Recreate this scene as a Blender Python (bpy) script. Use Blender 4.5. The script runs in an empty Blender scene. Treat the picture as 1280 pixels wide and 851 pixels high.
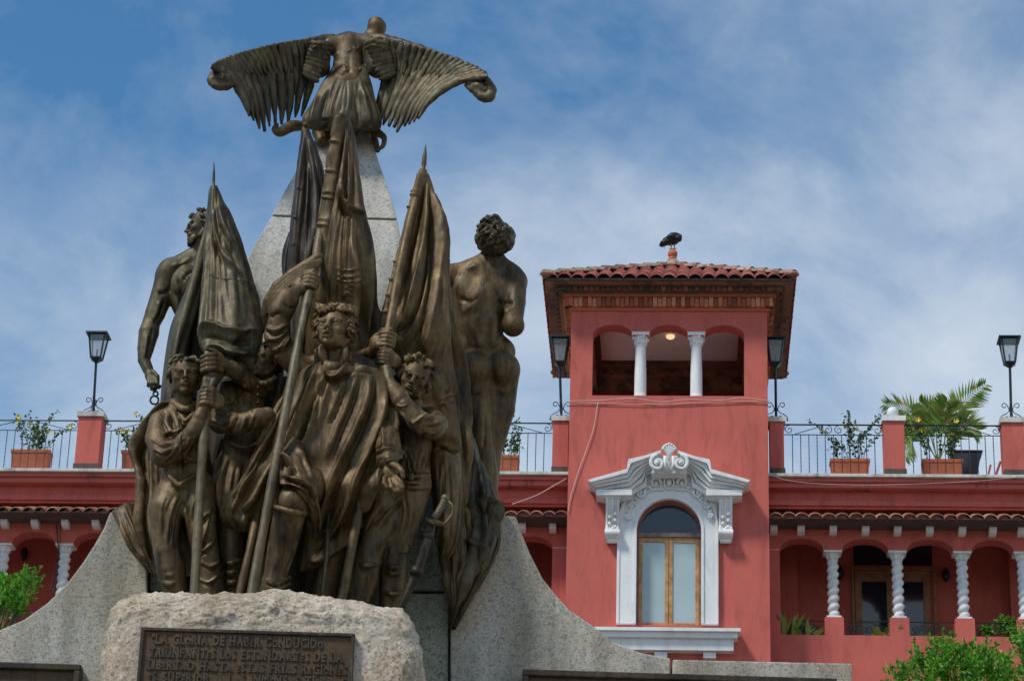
import bpy, math, random
import numpy as np
from mathutils import Matrix, Vector
rad = math.radians
SC = bpy.context.scene
COL = SC.collection

# ---------------------------------------------------------------- camera model
FPX = 3371.0; PITCH = rad(23.346); ROLL = rad(1.745); CAMZ = 1.6
_cp, _sp = math.cos(PITCH), math.sin(PITCH)
_cr, _sr = math.cos(ROLL), math.sin(ROLL)
RV = np.array([1.0, 0, 0]); FV = np.array([0, _cp, _sp]); UV = np.array([0, -_sp, _cp])
CAM_R = _cr * RV + _sr * UV
CAM_U = -_sr * RV + _cr * UV

def ray(px, py):
    px = np.asarray(px, float); py = np.asarray(py, float)
    u = (px - 640.0) / FPX; v = (425.5 - py) / FPX
    return FV + u[..., None] * CAM_R + v[..., None] * CAM_U

def P(px, py, Y):
    """point of the vertical plane y = Y seen in the photograph at px, py"""
    d = ray(px, py); t = np.asarray(Y, float) / d[..., 1]
    return d * t[..., None] + np.array([0, 0, CAMZ])

def project(W):
    W = W - np.array([0, 0, CAMZ])
    f = W @ FV
    return 640.0 + FPX * (W @ CAM_R) / f, 425.5 - FPX * (W @ CAM_U) / f

# building frame: x along the front, y into the building
BA = rad(3.8547); BX, BY = 2.978, 47.0
_ca, _sa = math.cos(BA), math.sin(BA)
def B(px, py, d=0.0):
    """(x, z) in the building's frame on the plane y = d"""
    r = ray(float(px), float(py)); o = np.array([-BX, -BY])
    # world->local : xl = X*ca - Y*sa ; yl = X*sa + Y*ca
    ox, oy = o[0] * _ca - o[1] * _sa, o[0] * _sa + o[1] * _ca
    rx, ry = r[0] * _ca - r[1] * _sa, r[0] * _sa + r[1] * _ca
    t = (d - oy) / ry
    return ox + rx * t, CAMZ + r[2] * t
def Bx(px, py, d=0.0): return B(px, py, d)[0]
def Bz(px, py, d=0.0): return B(px, py, d)[1]

# ---------------------------------------------------------------- object helpers
def tag(o, label=None, cat=None, group=None, kind=None):
    if label: o['label'] = label
    if cat: o['category'] = cat
    if group: o['group'] = group
    if kind: o['kind'] = kind
    return o
def empty(name, loc=(0, 0, 0), rz=0.0, label=None, cat=None, group=None, kind=None):
    o = bpy.data.objects.new(name, None); COL.objects.link(o)
    o.location = loc; o.rotation_euler = (0, 0, rz); o.empty_display_size = .2
    return tag(o, label, cat, group, kind)
def copy_tree(o, parent=None):
    c = o.copy(); COL.objects.link(c)
    if parent is not None: c.parent = parent
    for ch in list(o.children): copy_tree(ch, c)
    return c
def obj_from(name, V, F, mat, parent=None, smooth=False, attr=None):
    me = bpy.data.meshes.new(name)
    V = np.asarray(V, float)
    if parent is not None:
        T = world_of(parent)
        Mi = np.array(T.inverted())
        V = V @ Mi[:3, :3].T + Mi[:3, 3]
    if isinstance(F, np.ndarray) and F.ndim == 2:
        n, k = F.shape
        me.vertices.add(len(V)); me.vertices.foreach_set('co', V.astype(np.float32).ravel())
        me.loops.add(n * k); me.loops.foreach_set('vertex_index', F.astype(np.int32).ravel())
        me.polygons.add(n)
        me.polygons.foreach_set('loop_start', np.arange(0, n * k, k, dtype=np.int32))
        me.update(calc_edges=True); me.validate()
    else:
        me.from_pydata([tuple(v) for v in V], [], [tuple(int(i) for i in f) for f in F])
        me.update()
    if smooth: me.polygons.foreach_set('use_smooth', [True] * len(me.polygons))
    if mat: me.materials.append(mat)
    if attr is not None:
        a = me.color_attributes.new('tint', 'FLOAT_COLOR', 'POINT')
        a.data.foreach_set('color', np.asarray(attr, np.float32).ravel())
    o = bpy.data.objects.new(name, me); COL.objects.link(o)
    if parent is not None: o.parent = parent
    return o
def world_of(o):
    M = Matrix.LocRotScale(o.location, o.rotation_euler, o.scale)
    return (world_of(o.parent) @ M) if o.parent else M

class MB:
    """collects shapes, builds ONE mesh object. Coordinates are local to `parent` when loc=True"""
    def __init__(s): s.V = []; s.F = []; s.n = 0; s.T = []
    def add(s, V, F, tint=None):
        V = np.asarray(V, float).reshape(-1, 3)
        s.V.append(V); k = s.n
        s.F += [tuple(int(i) + k for i in f) for f in F]
        s.n += len(V); s.T.append(np.full(len(V), 0.5 if tint is None else tint))
        return s
    def box(s, x0, x1, y0, y1, z0, z1, tint=None):
        V = [(x0,y0,z0),(x1,y0,z0),(x1,y1,z0),(x0,y1,z0),(x0,y0,z1),(x1,y0,z1),(x1,y1,z1),(x0,y1,z1)]
        F = [(0,3,2,1),(4,5,6,7),(0,1,5,4),(1,2,6,5),(2,3,7,6),(3,0,4,7)]
        return s.add(V, F, tint)
    def tube(s, pts, r, n=8, cap=True, tint=None):
        V, F = tube_geo(pts, r, n, cap); return s.add(V, F, tint)
    def prism(s, poly, y0, y1, tint=None):
        """poly: list of (x,z) outline; extruded from y0 to y1"""
        n = len(poly)
        V = [(x, y0, z) for x, z in poly] + [(x, y1, z) for x, z in poly]
        F = [tuple(range(n)), tuple(range(2 * n - 1, n - 1, -1))]
        for i in range(n):
            j = (i + 1) % n; F.append((j, i, i + n, j + n))
        return s.add(V, F, tint)
    def lathe(s, prof, c, n=16, tint=None):
        """prof: list of (r, z); c = (x, y, z0)"""
        V = []; F = []
        for r, z in prof:
            for k in range(n):
                a = 2 * math.pi * k / n; V.append((c[0] + r * math.cos(a), c[1] + r * math.sin(a), c[2] + z))
        for i in range(len(prof) - 1):
            for k in range(n):
                k2 = (k + 1) % n
                F.append((i*n+k, i*n+k2, (i+1)*n+k2, (i+1)*n+k))
        F.append(tuple(range(n - 1, -1, -1))); F.append(tuple(range((len(prof)-1)*n, len(prof)*n)))
        return s.add(V, F, tint)
    def ball(s, c, r, nu=14, nv=9, tint=None):
        r = (r, r, r) if np.isscalar(r) else r
        V = [(c[0], c[1], c[2] - r[2])]; F = []
        for j in range(1, nv):
            t = math.pi * j / nv - math.pi / 2
            for i in range(nu):
                a = 2 * math.pi * i / nu
                V.append((c[0] + r[0]*math.cos(t)*math.cos(a), c[1] + r[1]*math.cos(t)*math.sin(a), c[2] + r[2]*math.sin(t)))
        V.append((c[0], c[1], c[2] + r[2])); L = len(V) - 1
        for i in range(nu):
            i2 = (i + 1) % nu
            F.append((0, 1 + i2, 1 + i))
            for j in range(nv - 2):
                F.append((1 + j*nu + i, 1 + j*nu + i2, 1 + (j+1)*nu + i2, 1 + (j+1)*nu + i))
            F.append((1 + (nv-2)*nu + i, 1 + (nv-2)*nu + i2, L))
        return s.add(V, F, tint)
    def build(s, name, mat, parent=None, smooth=False, local=True, bevel=0.0, angle=None):
        V = np.vstack(s.V); T = np.concatenate(s.T)
        attr = np.stack([T, T, T, np.ones_like(T)], 1)
        o = obj_from(name, V, s.F, mat, None, smooth, attr)
        if parent is not None:
            o.parent = parent
            if not local:
                o.data.transform(world_of(parent).inverted())
        if bevel:
            m = o.modifiers.new('bevel', 'BEVEL'); m.width = bevel; m.segments = 2; m.limit_method = 'ANGLE'
            m.angle_limit = rad(40); m.use_clamp_overlap = True
        if angle:
            try:
                o.data.set_sharp_from_angle(angle=rad(angle))
            except Exception: pass
        return o

def tube_geo(pts, r, n=8, cap=True):
    pts = np.asarray(pts, float); m = len(pts)
    r = np.broadcast_to(np.asarray(r, float), (m,))
    T = np.gradient(pts, axis=0); T /= np.linalg.norm(T, axis=1)[:, None] + 1e-12
    up = np.array([0.13, 0.31, 0.94]) if abs(T[0, 2]) < .9 else np.array([0.2, 0.95, 0.1])
    N = np.zeros_like(T); v = up - T[0] * (up @ T[0]); v /= np.linalg.norm(v); N[0] = v
    for i in range(1, m):
        v = N[i-1] - T[i] * (N[i-1] @ T[i]); l = np.linalg.norm(v); N[i] = v / l if l > 1e-9 else N[i-1]
    Bn = np.cross(T, N)
    a = np.linspace(0, 2 * math.pi, n, endpoint=False)
    V = (pts[:, None] + r[:, None, None] * (np.cos(a)[None, :, None] * N[:, None] + np.sin(a)[None, :, None] * Bn[:, None])).reshape(-1, 3)
    F = []
    for i in range(m - 1):
        for k in range(n):
            k2 = (k + 1) % n; F.append((i*n+k, i*n+k2, (i+1)*n+k2, (i+1)*n+k))
    if cap: F.append(tuple(range(n - 1, -1, -1))); F.append(tuple(range((m-1)*n, m*n)))
    return V, F

def cr(points, n):
    """Catmull-Rom resample of k-dimensional points to n samples, even in index"""
    p = np.asarray(points, float); m = len(p)
    if m == 1: return np.repeat(p, n, 0)
    if m == 2:
        t = np.linspace(0, 1, n)[:, None]; return p[0] * (1 - t) + p[1] * t
    q = np.vstack([2 * p[0] - p[1], p, 2 * p[-1] - p[-2]])
    t = np.linspace(0, m - 1 - 1e-9, n); i = t.astype(int); f = (t - i)[:, None]
    a, b, c, d = q[i], q[i+1], q[i+2], q[i+3]
    return .5 * (2*b + (c - a)*f + (2*a - 5*b + 4*c - d)*f**2 + (3*b - a - 3*c + d)*f**3)
def arc_even(p, n):
    p = np.asarray(p, float); s = np.r_[0, np.cumsum(np.linalg.norm(np.diff(p, axis=0), axis=1))]
    t = np.linspace(0, s[-1], n)
    return np.stack([np.interp(t, s, p[:, k]) for k in range(p.shape[1])], 1)

# ---------------------------------------------------------------- noise
def vnoise(p, scale, seed=0):
    """value noise in -1..1 for points p (n,3); scale may be a 3-vector (cell size)"""
    q = p / np.asarray(scale, float) + 1000.0 + seed * 17.31
    i = np.floor(q).astype(np.int64); f = q - i; f = f * f * (3 - 2 * f)
    def h(a, b, c):
        x = (a * 73856093) ^ (b * 19349663) ^ (c * 83492791) ^ (seed * 2654435761)
        x = (x ^ (x >> 13)) * 1274126177; x = x ^ (x >> 16)
        return (x & 0xffff) / 32767.5 - 1
    o = 0
    for dx in (0, 1):
        wx = f[:, 0] if dx else 1 - f[:, 0]
        for dy in (0, 1):
            wy = f[:, 1] if dy else 1 - f[:, 1]
            for dz in (0, 1):
                wz = f[:, 2] if dz else 1 - f[:, 2]
                o = o + wx * wy * wz * h(i[:, 0] + dx, i[:, 1] + dy, i[:, 2] + dz)
    return o
def fbm(p, scale, seed=0, octs=3):
    s = 0; a = 1; sc = np.asarray(scale, float)
    for k in range(octs): s = s + a * vnoise(p, sc, seed + k); a *= .5; sc = sc * .5
    return s

# ---------------------------------------------------------------- SDF sculpting (smooth unions, meshed with surface nets)
def rotm(yaw=0, pitch=0, roll=0):
    a, b, c = rad(yaw), rad(pitch), rad(roll)
    Z = np.array([[math.cos(a), -math.sin(a), 0], [math.sin(a), math.cos(a), 0], [0, 0, 1]])
    X = np.array([[1, 0, 0], [0, math.cos(b), -math.sin(b)], [0, math.sin(b), math.cos(b)]])
    Y = np.array([[math.cos(c), 0, math.sin(c)], [0, 1, 0], [-math.sin(c), 0, math.cos(c)]])
    return Z @ Y @ X

class SDF:
    def __init__(s): s.p = []
    def cap(s, a, b, ra, rb=None, k=.03, sub=False):
        rb = ra if rb is None else rb
        s.p.append(('c', np.asarray(a, float), np.asarray(b, float), ra, rb, k, sub)); return s
    def ell(s, c, r, R=None, k=.03, sub=False):
        r = np.array([r, r, r], float) if np.isscalar(r) else np.asarray(r, float)
        s.p.append(('e', np.asarray(c, float), r, np.eye(3) if R is None else R, 0, k, sub)); return s
    def chain(s, pts, rs, k=.03, n=None, sub=False):
        pts = np.asarray(pts, float); rs = np.broadcast_to(np.asarray(rs, float), (len(pts),))
        if n:
            q = cr(np.c_[pts, rs], n); pts, rs = q[:, :3], q[:, 3]
        s.p.append(('h', pts, rs, 0, 0, k, sub)); return s
    def bounds(s):
        lo = np.full(3, 1e9); hi = -lo
        for q in s.p:
            if q[6]: continue
            if q[0] == 'h':
                l = (q[1] - q[2][:, None]).min(0); h = (q[1] + q[2][:, None]).max(0)
            elif q[0] == 'c':
                r = max(q[3], q[4]); l = np.minimum(q[1], q[2]) - r; h = np.maximum(q[1], q[2]) + r
            else:
                e = np.sqrt(((q[3] * q[2][None, :]) ** 2).sum(1)); l = q[1] - e; h = q[1] + e
            lo = np.minimum(lo, l); hi = np.maximum(hi, h)
        return lo, hi
    def mesh(s, vox, pad=.03):
        lo, hi = s.bounds(); lo = lo - pad - vox; hi = hi + pad + vox
        dim = np.ceil((hi - lo) / vox).astype(int) + 1
        F = np.full(dim, .4, np.float32)
        ax = [lo[i] + vox * np.arange(dim[i]) for i in range(3)]
        for q in s.p:
            k = q[5]; m = k + 2.5 * vox
            if q[0] == 'h':
                l = (q[1] - q[2][:, None]).min(0) - m; h = (q[1] + q[2][:, None]).max(0) + m
            elif q[0] == 'c':
                r = max(q[3], q[4]); l = np.minimum(q[1], q[2]) - r - m; h = np.maximum(q[1], q[2]) + r + m
            else:
                e = np.sqrt(((q[3] * q[2][None, :]) ** 2).sum(1)); l = q[1] - e - m; h = q[1] + e + m
            i0 = np.maximum(((l - lo) / vox).astype(int), 0); i1 = np.minimum(((h - lo) / vox).astype(int) + 2, dim)
            if (i1 <= i0).any(): continue
            sl = tuple(slice(i0[i], i1[i]) for i in range(3))
            X = (ax[0][sl[0]][:, None, None], ax[1][sl[1]][None, :, None], ax[2][sl[2]][None, None, :])
            if q[0] == 'h':
                d = None; kq = k * .22 + 1e-4
                for t in range(len(q[1]) - 1):
                    a, b = q[1][t], q[1][t + 1]; ba = b - a; L = float(ba @ ba) + 1e-12; ra, rb = q[2][t], q[2][t + 1]
                    pa = [X[i] - a[i] for i in range(3)]
                    hh = np.clip((pa[0]*ba[0] + pa[1]*ba[1] + pa[2]*ba[2]) / L, 0, 1)
                    e = np.sqrt((pa[0]-hh*ba[0])**2 + (pa[1]-hh*ba[1])**2 + (pa[2]-hh*ba[2])**2) - (ra + (rb-ra) * hh)
                    if d is None: d = e
                    else:
                        hh = np.maximum(kq - np.abs(d - e), 0) / kq; d = np.minimum(d, e) - hh * hh * kq * .25
            elif q[0] == 'c':
                a, b = q[1], q[2]; ba = b - a; L = float(ba @ ba) + 1e-12
                pa = [X[i] - a[i] for i in range(3)]
                hh = np.clip((pa[0]*ba[0] + pa[1]*ba[1] + pa[2]*ba[2]) / L, 0, 1)
                d = np.sqrt((pa[0]-hh*ba[0])**2 + (pa[1]-hh*ba[1])**2 + (pa[2]-hh*ba[2])**2) - (q[3] + (q[4]-q[3]) * hh)
            else:
                c, r, R = q[1], q[2], q[3]
                pa = [X[i] - c[i] for i in range(3)]
                y = [pa[0]*R[0, j] + pa[1]*R[1, j] + pa[2]*R[2, j] for j in range(3)]
                k0 = np.sqrt((y[0]/r[0])**2 + (y[1]/r[1])**2 + (y[2]/r[2])**2)
                k1 = np.sqrt((y[0]/r[0]**2)**2 + (y[1]/r[1]**2)**2 + (y[2]/r[2]**2)**2) + 1e-9
                d = k0 * (k0 - 1) / k1
            f = F[sl]; kk = max(k, 1e-4)
            if q[6]:
                d = -d; hh = np.maximum(kk - np.abs(f - d), 0) / kk
                F[sl] = np.maximum(f, d) + hh * hh * kk * .25
            else:
                hh = np.maximum(kk - np.abs(f - d), 0) / kk
                F[sl] = np.minimum(f, d) - hh * hh * kk * .25
        return surface_nets(F, lo, vox)

def surface_nets(F, lo, vox):
    S = F < 0
    c = [S[a:S.shape[0]-1+a, b:S.shape[1]-1+b, e:S.shape[2]-1+e] for a in (0, 1) for b in (0, 1) for e in (0, 1)]
    cnt = sum(x.astype(np.int8) for x in c)
    act = np.nonzero((cnt > 0) & (cnt < 8)); n = len(act[0])
    I = np.stack(act, 1)
    offs = [(a, b, e) for a in (0, 1) for b in (0, 1) for e in (0, 1)]
    val = np.stack([F[act[0]+a, act[1]+b, act[2]+e] for a, b, e in offs], 1).astype(float)
    pos = np.zeros((n, 3)); num = np.zeros(n)
    for i in range(8):
        for j in range(i + 1, 8):
            di = np.array(offs[j]) - np.array(offs[i])
            if np.abs(di).sum() != 1 or di.min() < 0: continue
            a, b = val[:, i], val[:, j]; cross = (a < 0) != (b < 0)
            t = np.where(cross, a / np.where(cross, a - b, 1), 0)
            pos += np.where(cross[:, None], np.array(offs[i]) + t[:, None] * di, 0); num += cross
    V = lo + vox * (I + pos / num[:, None])
    idx = -np.ones(cnt.shape, np.int32); idx[act] = np.arange(n)
    Q = []
    for axis in range(3):
        A = np.moveaxis(S, axis, 0); ID = np.moveaxis(idx, axis, 0)
        e = A[:-1, 1:-1, 1:-1] != A[1:, 1:-1, 1:-1]
        i, j, k = np.nonzero(e); j += 1; k += 1
        q = np.stack([ID[i, j-1, k-1], ID[i, j, k-1], ID[i, j, k], ID[i, j-1, k]], 1)
        flip = A[i, j, k]
        if axis == 1: flip = ~flip
        q[~flip] = q[~flip][:, ::-1]
        Q.append(q)
    Q = np.vstack(Q); Q = Q[(Q >= 0).all(1)]
    return V, Q

def vnormals(V, F):
    n = np.cross(V[F[:, 2]] - V[F[:, 0]], V[F[:, 3]] - V[F[:, 1]])
    N = np.zeros_like(V)
    for k in range(4):
        for a in range(3): N[:, a] += np.bincount(F[:, k], n[:, a], len(V))
    return N / (np.linalg.norm(N, axis=1)[:, None] + 1e-12)
def smooth_mesh(V, F, it=1, lam=.5):
    for _ in range(it):
        S = np.zeros_like(V); C = np.zeros(len(V))
        for k in range(4):
            a, b = F[:, k], F[:, (k+1) % 4]
            for x in range(3): S[:, x] += np.bincount(a, V[b, x], len(V)) + np.bincount(b, V[a, x], len(V))
            C += np.bincount(a, minlength=len(V)) + np.bincount(b, minlength=len(V))
        V = V * (1 - lam) + lam * S / np.maximum(C, 1)[:, None]
    return V

# ---------------------------------------------------------------- modelling strokes: ridges and furrows along traced lines
PXM = .0058
class Strokes:
    def __init__(s): s.L = []
    def add(s, w, h, *pts, taper=True):
        p = cr(np.array(pts, float), max(6, len(pts) * 4)) if len(pts) > 2 else cr(np.array(pts, float), 5)
        n = len(p); t = np.linspace(0, 1, n)
        k = np.clip(np.minimum(t, 1 - t) * 5 + .15, 0, 1) if taper else np.ones(n)
        s.L.append((p, w, h, k)); return s
    def fan(s, A, Bc, n, w, h, seed=0, jit=.35, groove=True, w2=None):
        """n folds spread between the guide lines A and B"""
        rng = np.random.default_rng(seed)
        m = 14; a = arc_even(cr(np.array(A, float), 30), m); b = arc_even(cr(np.array(Bc, float), 30), m)
        w2 = w if w2 is None else w2
        for i in range(n):
            f = (i + .5 + rng.uniform(-jit, jit)) / n
            ph = rng.uniform(0, 6.28); wob = .10 / n * 3 * np.sin(np.linspace(0, 3.5, m) + ph)
            p = a * (1 - f - wob)[:, None] + b * (f + wob)[:, None]
            i0 = rng.integers(0, 3); i1 = m - rng.integers(0, 4)
            p = p[i0:i1]; t = np.linspace(0, 1, len(p)); k = np.clip(np.minimum(t * 3 + .1, (1 - t) * 4 + .1), 0, 1)
            hh = h * rng.uniform(.35, 1.15)
            s.L.append((p, np.linspace(w, w2, len(p)) * rng.uniform(.75, 1.7), hh, k))
            if groove:
                g = p + np.array([np.mean(w + w2) * .9, 0])
                s.L.append((g, np.linspace(w, w2, len(p)) * .7, -hh * .7, k))
        return s
    def apply(s, V, F, side=None):
        if not s.L: return V
        px, py = project(V); N = vnormals(V, F)
        view = V - np.array([0, 0, CAMZ]); view /= np.linalg.norm(view, axis=1)[:, None]
        fr = np.clip(-(N * view).sum(1) * 2.2, 0, 1)
        D = np.zeros(len(V))
        order = np.argsort(px); spx = px[order]
        for p, w, h, k in s.L:
            w = np.broadcast_to(np.asarray(w, float), (len(p),)); wm = w.max() * 2.4
            a0 = np.searchsorted(spx, p[:, 0].min() - wm); a1 = np.searchsorted(spx, p[:, 0].max() + wm)
            I = order[a0:a1]
            I = I[(py[I] > p[:, 1].min() - wm) & (py[I] < p[:, 1].max() + wm) & (fr[I] > 0)]
            if not len(I): continue
            X, Y = px[I], py[I]; best = np.full(len(I), 1e9); amp = np.zeros(len(I))
            for i in range(len(p) - 1):
                bx, by = p[i+1] - p[i]; L = bx*bx + by*by + 1e-9
                t = np.clip(((X - p[i, 0]) * bx + (Y - p[i, 1]) * by) / L, 0, 1)
                d = np.hypot(X - p[i, 0] - t*bx, Y - p[i, 1] - t*by) / (w[i] + (w[i+1]-w[i]) * t)
                m = d < best
                best = np.where(m, d, best); amp = np.where(m, k[i] + (k[i+1]-k[i]) * t, amp)
            D[I] += h * amp * np.exp(-1.35 * best ** 1.65)
        return V + N * (D * fr)[:, None]

# a draped / lofted closed body: rows are (xL, yL, xR, yR, depth, half thickness), pixels of the photograph + metres
def loft(rows, nv, nu, Y0=18.0, folds=(), sup=1.0, seed=0, rough=0.0):
    R = arc_even(cr(np.array(rows, float), max(nv, len(rows) * 6)), nv)
    th = np.linspace(0, 2 * math.pi, nu, endpoint=False)
    cx = np.sign(np.cos(th)) * np.abs(np.cos(th)) ** sup; sx = np.sign(np.sin(th)) * np.abs(np.sin(th)) ** sup
    xm = (R[:, 0] + R[:, 2]) / 2; ym = (R[:, 1] + R[:, 3]) / 2; hx = (R[:, 2] - R[:, 0]) / 2; hy = (R[:, 3] - R[:, 1]) / 2
    px = xm[:, None] + hx[:, None] * cx[None]; py = ym[:, None] + hy[:, None] * cx[None]
    dd = R[:, 4][:, None] - R[:, 5][:, None] * sx[None]
    # folds = (count, amplitude, phase, from, to) running down the cloth, all the way round
    t = np.linspace(0, 1, nv)[:, None]
    for (n, amp, ph, f0, f1) in folds:
        w = np.clip((t - f0) / max(f1 - f0, 1e-6), 0, 1)
        s = np.sin(n * th[None] + ph + 1.3 * np.sin(t * 4 + ph))
        s = np.sign(s) * np.abs(s) ** .7
        dd = dd - amp * w * s * (.3 + .7 * np.abs(np.sin(th))[None])
    V = P(px, py, Y0 + dd).reshape(-1, 3)
    i = np.arange(nv - 1)[:, None] * nu; k = np.arange(nu)[None]; k2 = (k + 1) % nu
    F = np.stack([i + k, i + nu + k, i + nu + k2, i + k2], -1).reshape(-1, 4)
    V = list(V); caps = []
    for row in (0, nv - 1):
        c = np.mean([V[row * nu + q] for q in range(nu)], 0); V.append(c); ci = len(V) - 1
        for q in range(0, nu, 2):
            a, b, d = row*nu + q, row*nu + (q+1) % nu, row*nu + (q+2) % nu
            caps.append((ci, a, b, d) if row == 0 else (ci, d, b, a))
    V = np.array(V); F = np.vstack([F, np.array(caps)])
    if (vnormals(V, F) * (V - V.mean(0))).sum() < 0: F = F[:, ::-1].copy()
    if rough: V = V + vnormals(V, F) * (rough * fbm(V, .12, seed, 2))[:, None]
    return V, F
def join(parts):
    Vs, Fs, n = [], [], 0
    for V, F in parts: Vs.append(V); Fs.append(F + n); n += len(V)
    return np.vstack(Vs), np.vstack(Fs)
# ---------------------------------------------------------------- materials
def mat(name):
    m = bpy.data.materials.new(name); m.use_nodes = True
    nt = m.node_tree; nt.nodes.clear()
    out = nt.nodes.new('ShaderNodeOutputMaterial'); b = nt.nodes.new('ShaderNodeBsdfPrincipled')
    nt.links.new(b.outputs[0], out.inputs[0])
    return m, nt, b
def N(nt, t, **kw):
    n = nt.nodes.new(t)
    for k, v in kw.items():
        if k in ('inp',):
            for a, b in v.items(): n.inputs[a].default_value = b
        else: setattr(n, k, v)
    return n
def coords(nt, scale=(1, 1, 1), kind='Object'):
    tc = N(nt, 'ShaderNodeTexCoord'); mp = N(nt, 'ShaderNodeMapping'); mp.inputs['Scale'].default_value = scale
    nt.links.new(tc.outputs[kind], mp.inputs['Vector']); return mp.outputs[0]
def noise(nt, vec, scale, detail=4, rough=.6, dist=0.0):
    n = N(nt, 'ShaderNodeTexNoise'); n.inputs['Scale'].default_value = scale; n.inputs['Detail'].default_value = detail
    n.inputs['Roughness'].default_value = rough; n.inputs['Distortion'].default_value = dist
    nt.links.new(vec, n.inputs['Vector']); return n.outputs['Fac']
def ramp(nt, fac, stops):
    r = N(nt, 'ShaderNodeValToRGB'); e = r.color_ramp.elements
    while len(e) > 1: e.remove(e[-1])
    def c4(c): return tuple(c) + (1,) if len(c) == 3 else c
    e[0].position = stops[0][0]; e[0].color = c4(stops[0][1])
    for p, c in stops[1:]:
        x = e.new(p); x.color = c4(c)
    nt.links.new(fac, r.inputs[0]); return r.outputs[0]
def mix(nt, fac, a, b, blend='MIX'):
    m = N(nt, 'ShaderNodeMix', data_type='RGBA', blend_type=blend)
    for sock, v in ((m.inputs[0], fac), (m.inputs[6], a), (m.inputs[7], b)):
        if isinstance(v, (int, float)): sock.default_value = v
        elif isinstance(v, tuple): sock.default_value = v if len(v) == 4 else v + (1,)
        else: nt.links.new(v, sock)
    return m.outputs[2]
def math_(nt, op, a, b=None, clamp=False):
    m = N(nt, 'ShaderNodeMath', operation=op, use_clamp=clamp)
    for i, v in enumerate((a, b)):
        if v is None: continue
        if isinstance(v, (int, float)): m.inputs[i].default_value = v
        else: nt.links.new(v, m.inputs[i])
    return m.outputs[0]
def bump(nt, b, h, strength=.3, dist=.01, prev=None):
    n = N(nt, 'ShaderNodeBump'); n.inputs['Strength'].default_value = strength; n.inputs['Distance'].default_value = dist
    nt.links.new(h, n.inputs['Height'])
    if prev is not None: nt.links.new(prev, n.inputs['Normal'])
    nt.links.new(n.outputs[0], b.inputs['Normal']); return n.outputs[0]
def g(v): return ((v, v, v, 1))

M = {}
def mk_bronze(name, dark, mid, light, green, metal=.45, gmix=.5):
    m, nt, b = mat(name)
    v = coords(nt, (1, 1, 1)); vs = coords(nt, (3.2, 3.2, .55))
    n1 = noise(nt, v, 2.2, 6, .65, .6); n2 = noise(nt, vs, 6, 5, .65, .3); n3 = noise(nt, v, 22, 4, .7)
    f = math_(nt, 'ADD', math_(nt, 'MULTIPLY', n1, .55), math_(nt, 'MULTIPLY', n2, .45))
    c = ramp(nt, f, [(.36, dark), (.5, mid), (.66, light)])
    gf = ramp(nt, noise(nt, vs, 3.1, 6, .7, .8), [(.54, (0, 0, 0)), (.72, (gmix,) * 3)])
    c = mix(nt, gf, c, green)
    sk = ramp(nt, noise(nt, coords(nt, (7, 7, .5)), 2.6, 5, .65, .2), [(.61, (0, 0, 0)), (.67, (.38, .38, .38))])
    c = mix(nt, sk, c, tuple(x * 1.25 + .03 for x in green))
    sk2 = ramp(nt, noise(nt, coords(nt, (5, 5, .7)), 3.3, 5, .7, .3), [(.34, (.40, .40, .40)), (.46, (1, 1, 1))])
    c = mix(nt, .75, c, sk2, 'MULTIPLY')
    c = mix(nt, .55, c, ramp(nt, n3, [(.3, (.35, .35, .35)), (.7, (1.25, 1.25, 1.25))]), 'MULTIPLY')
    nt.links.new(c, b.inputs['Base Color'])
    b.inputs['Metallic'].default_value = metal
    nt.links.new(ramp(nt, n2, [(.3, g(.44)[:3]), (.7, g(.70)[:3])]), b.inputs['Roughness'])
    p = bump(nt, b, n3, .35, .006)
    bump(nt, b, noise(nt, vs, 30, 3, .6), .3, .004, p)
    return m
M['bronze'] = mk_bronze('old_bronze', (.028, .016, .006), (.122, .073, .026), (.255, .165, .062), (.15, .15, .08), .36, .5)
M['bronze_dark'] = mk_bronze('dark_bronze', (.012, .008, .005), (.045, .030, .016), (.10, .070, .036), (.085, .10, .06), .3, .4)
M['bronze_pole'] = mk_bronze('worn_bronze', (.06, .042, .020), (.15, .11, .055), (.24, .18, .10), (.17, .22, .14), .25, .6)
M['bronze_green'] = mk_bronze('green_bronze', (.026, .019, .009), (.092, .066, .030), (.18, .145, .070), (.13, .165, .095), .4, .65)
M['plaque'] = mk_bronze('plaque_bronze', (.055, .030, .013), (.10, .056, .024), (.14, .080, .036), (.06, .045, .03), .4, .3)
M['letter'] = mk_bronze('letter_bronze', (.05, .033, .018), (.085, .058, .033), (.12, .085, .05), (.09, .07, .045), .4, .3)

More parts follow.
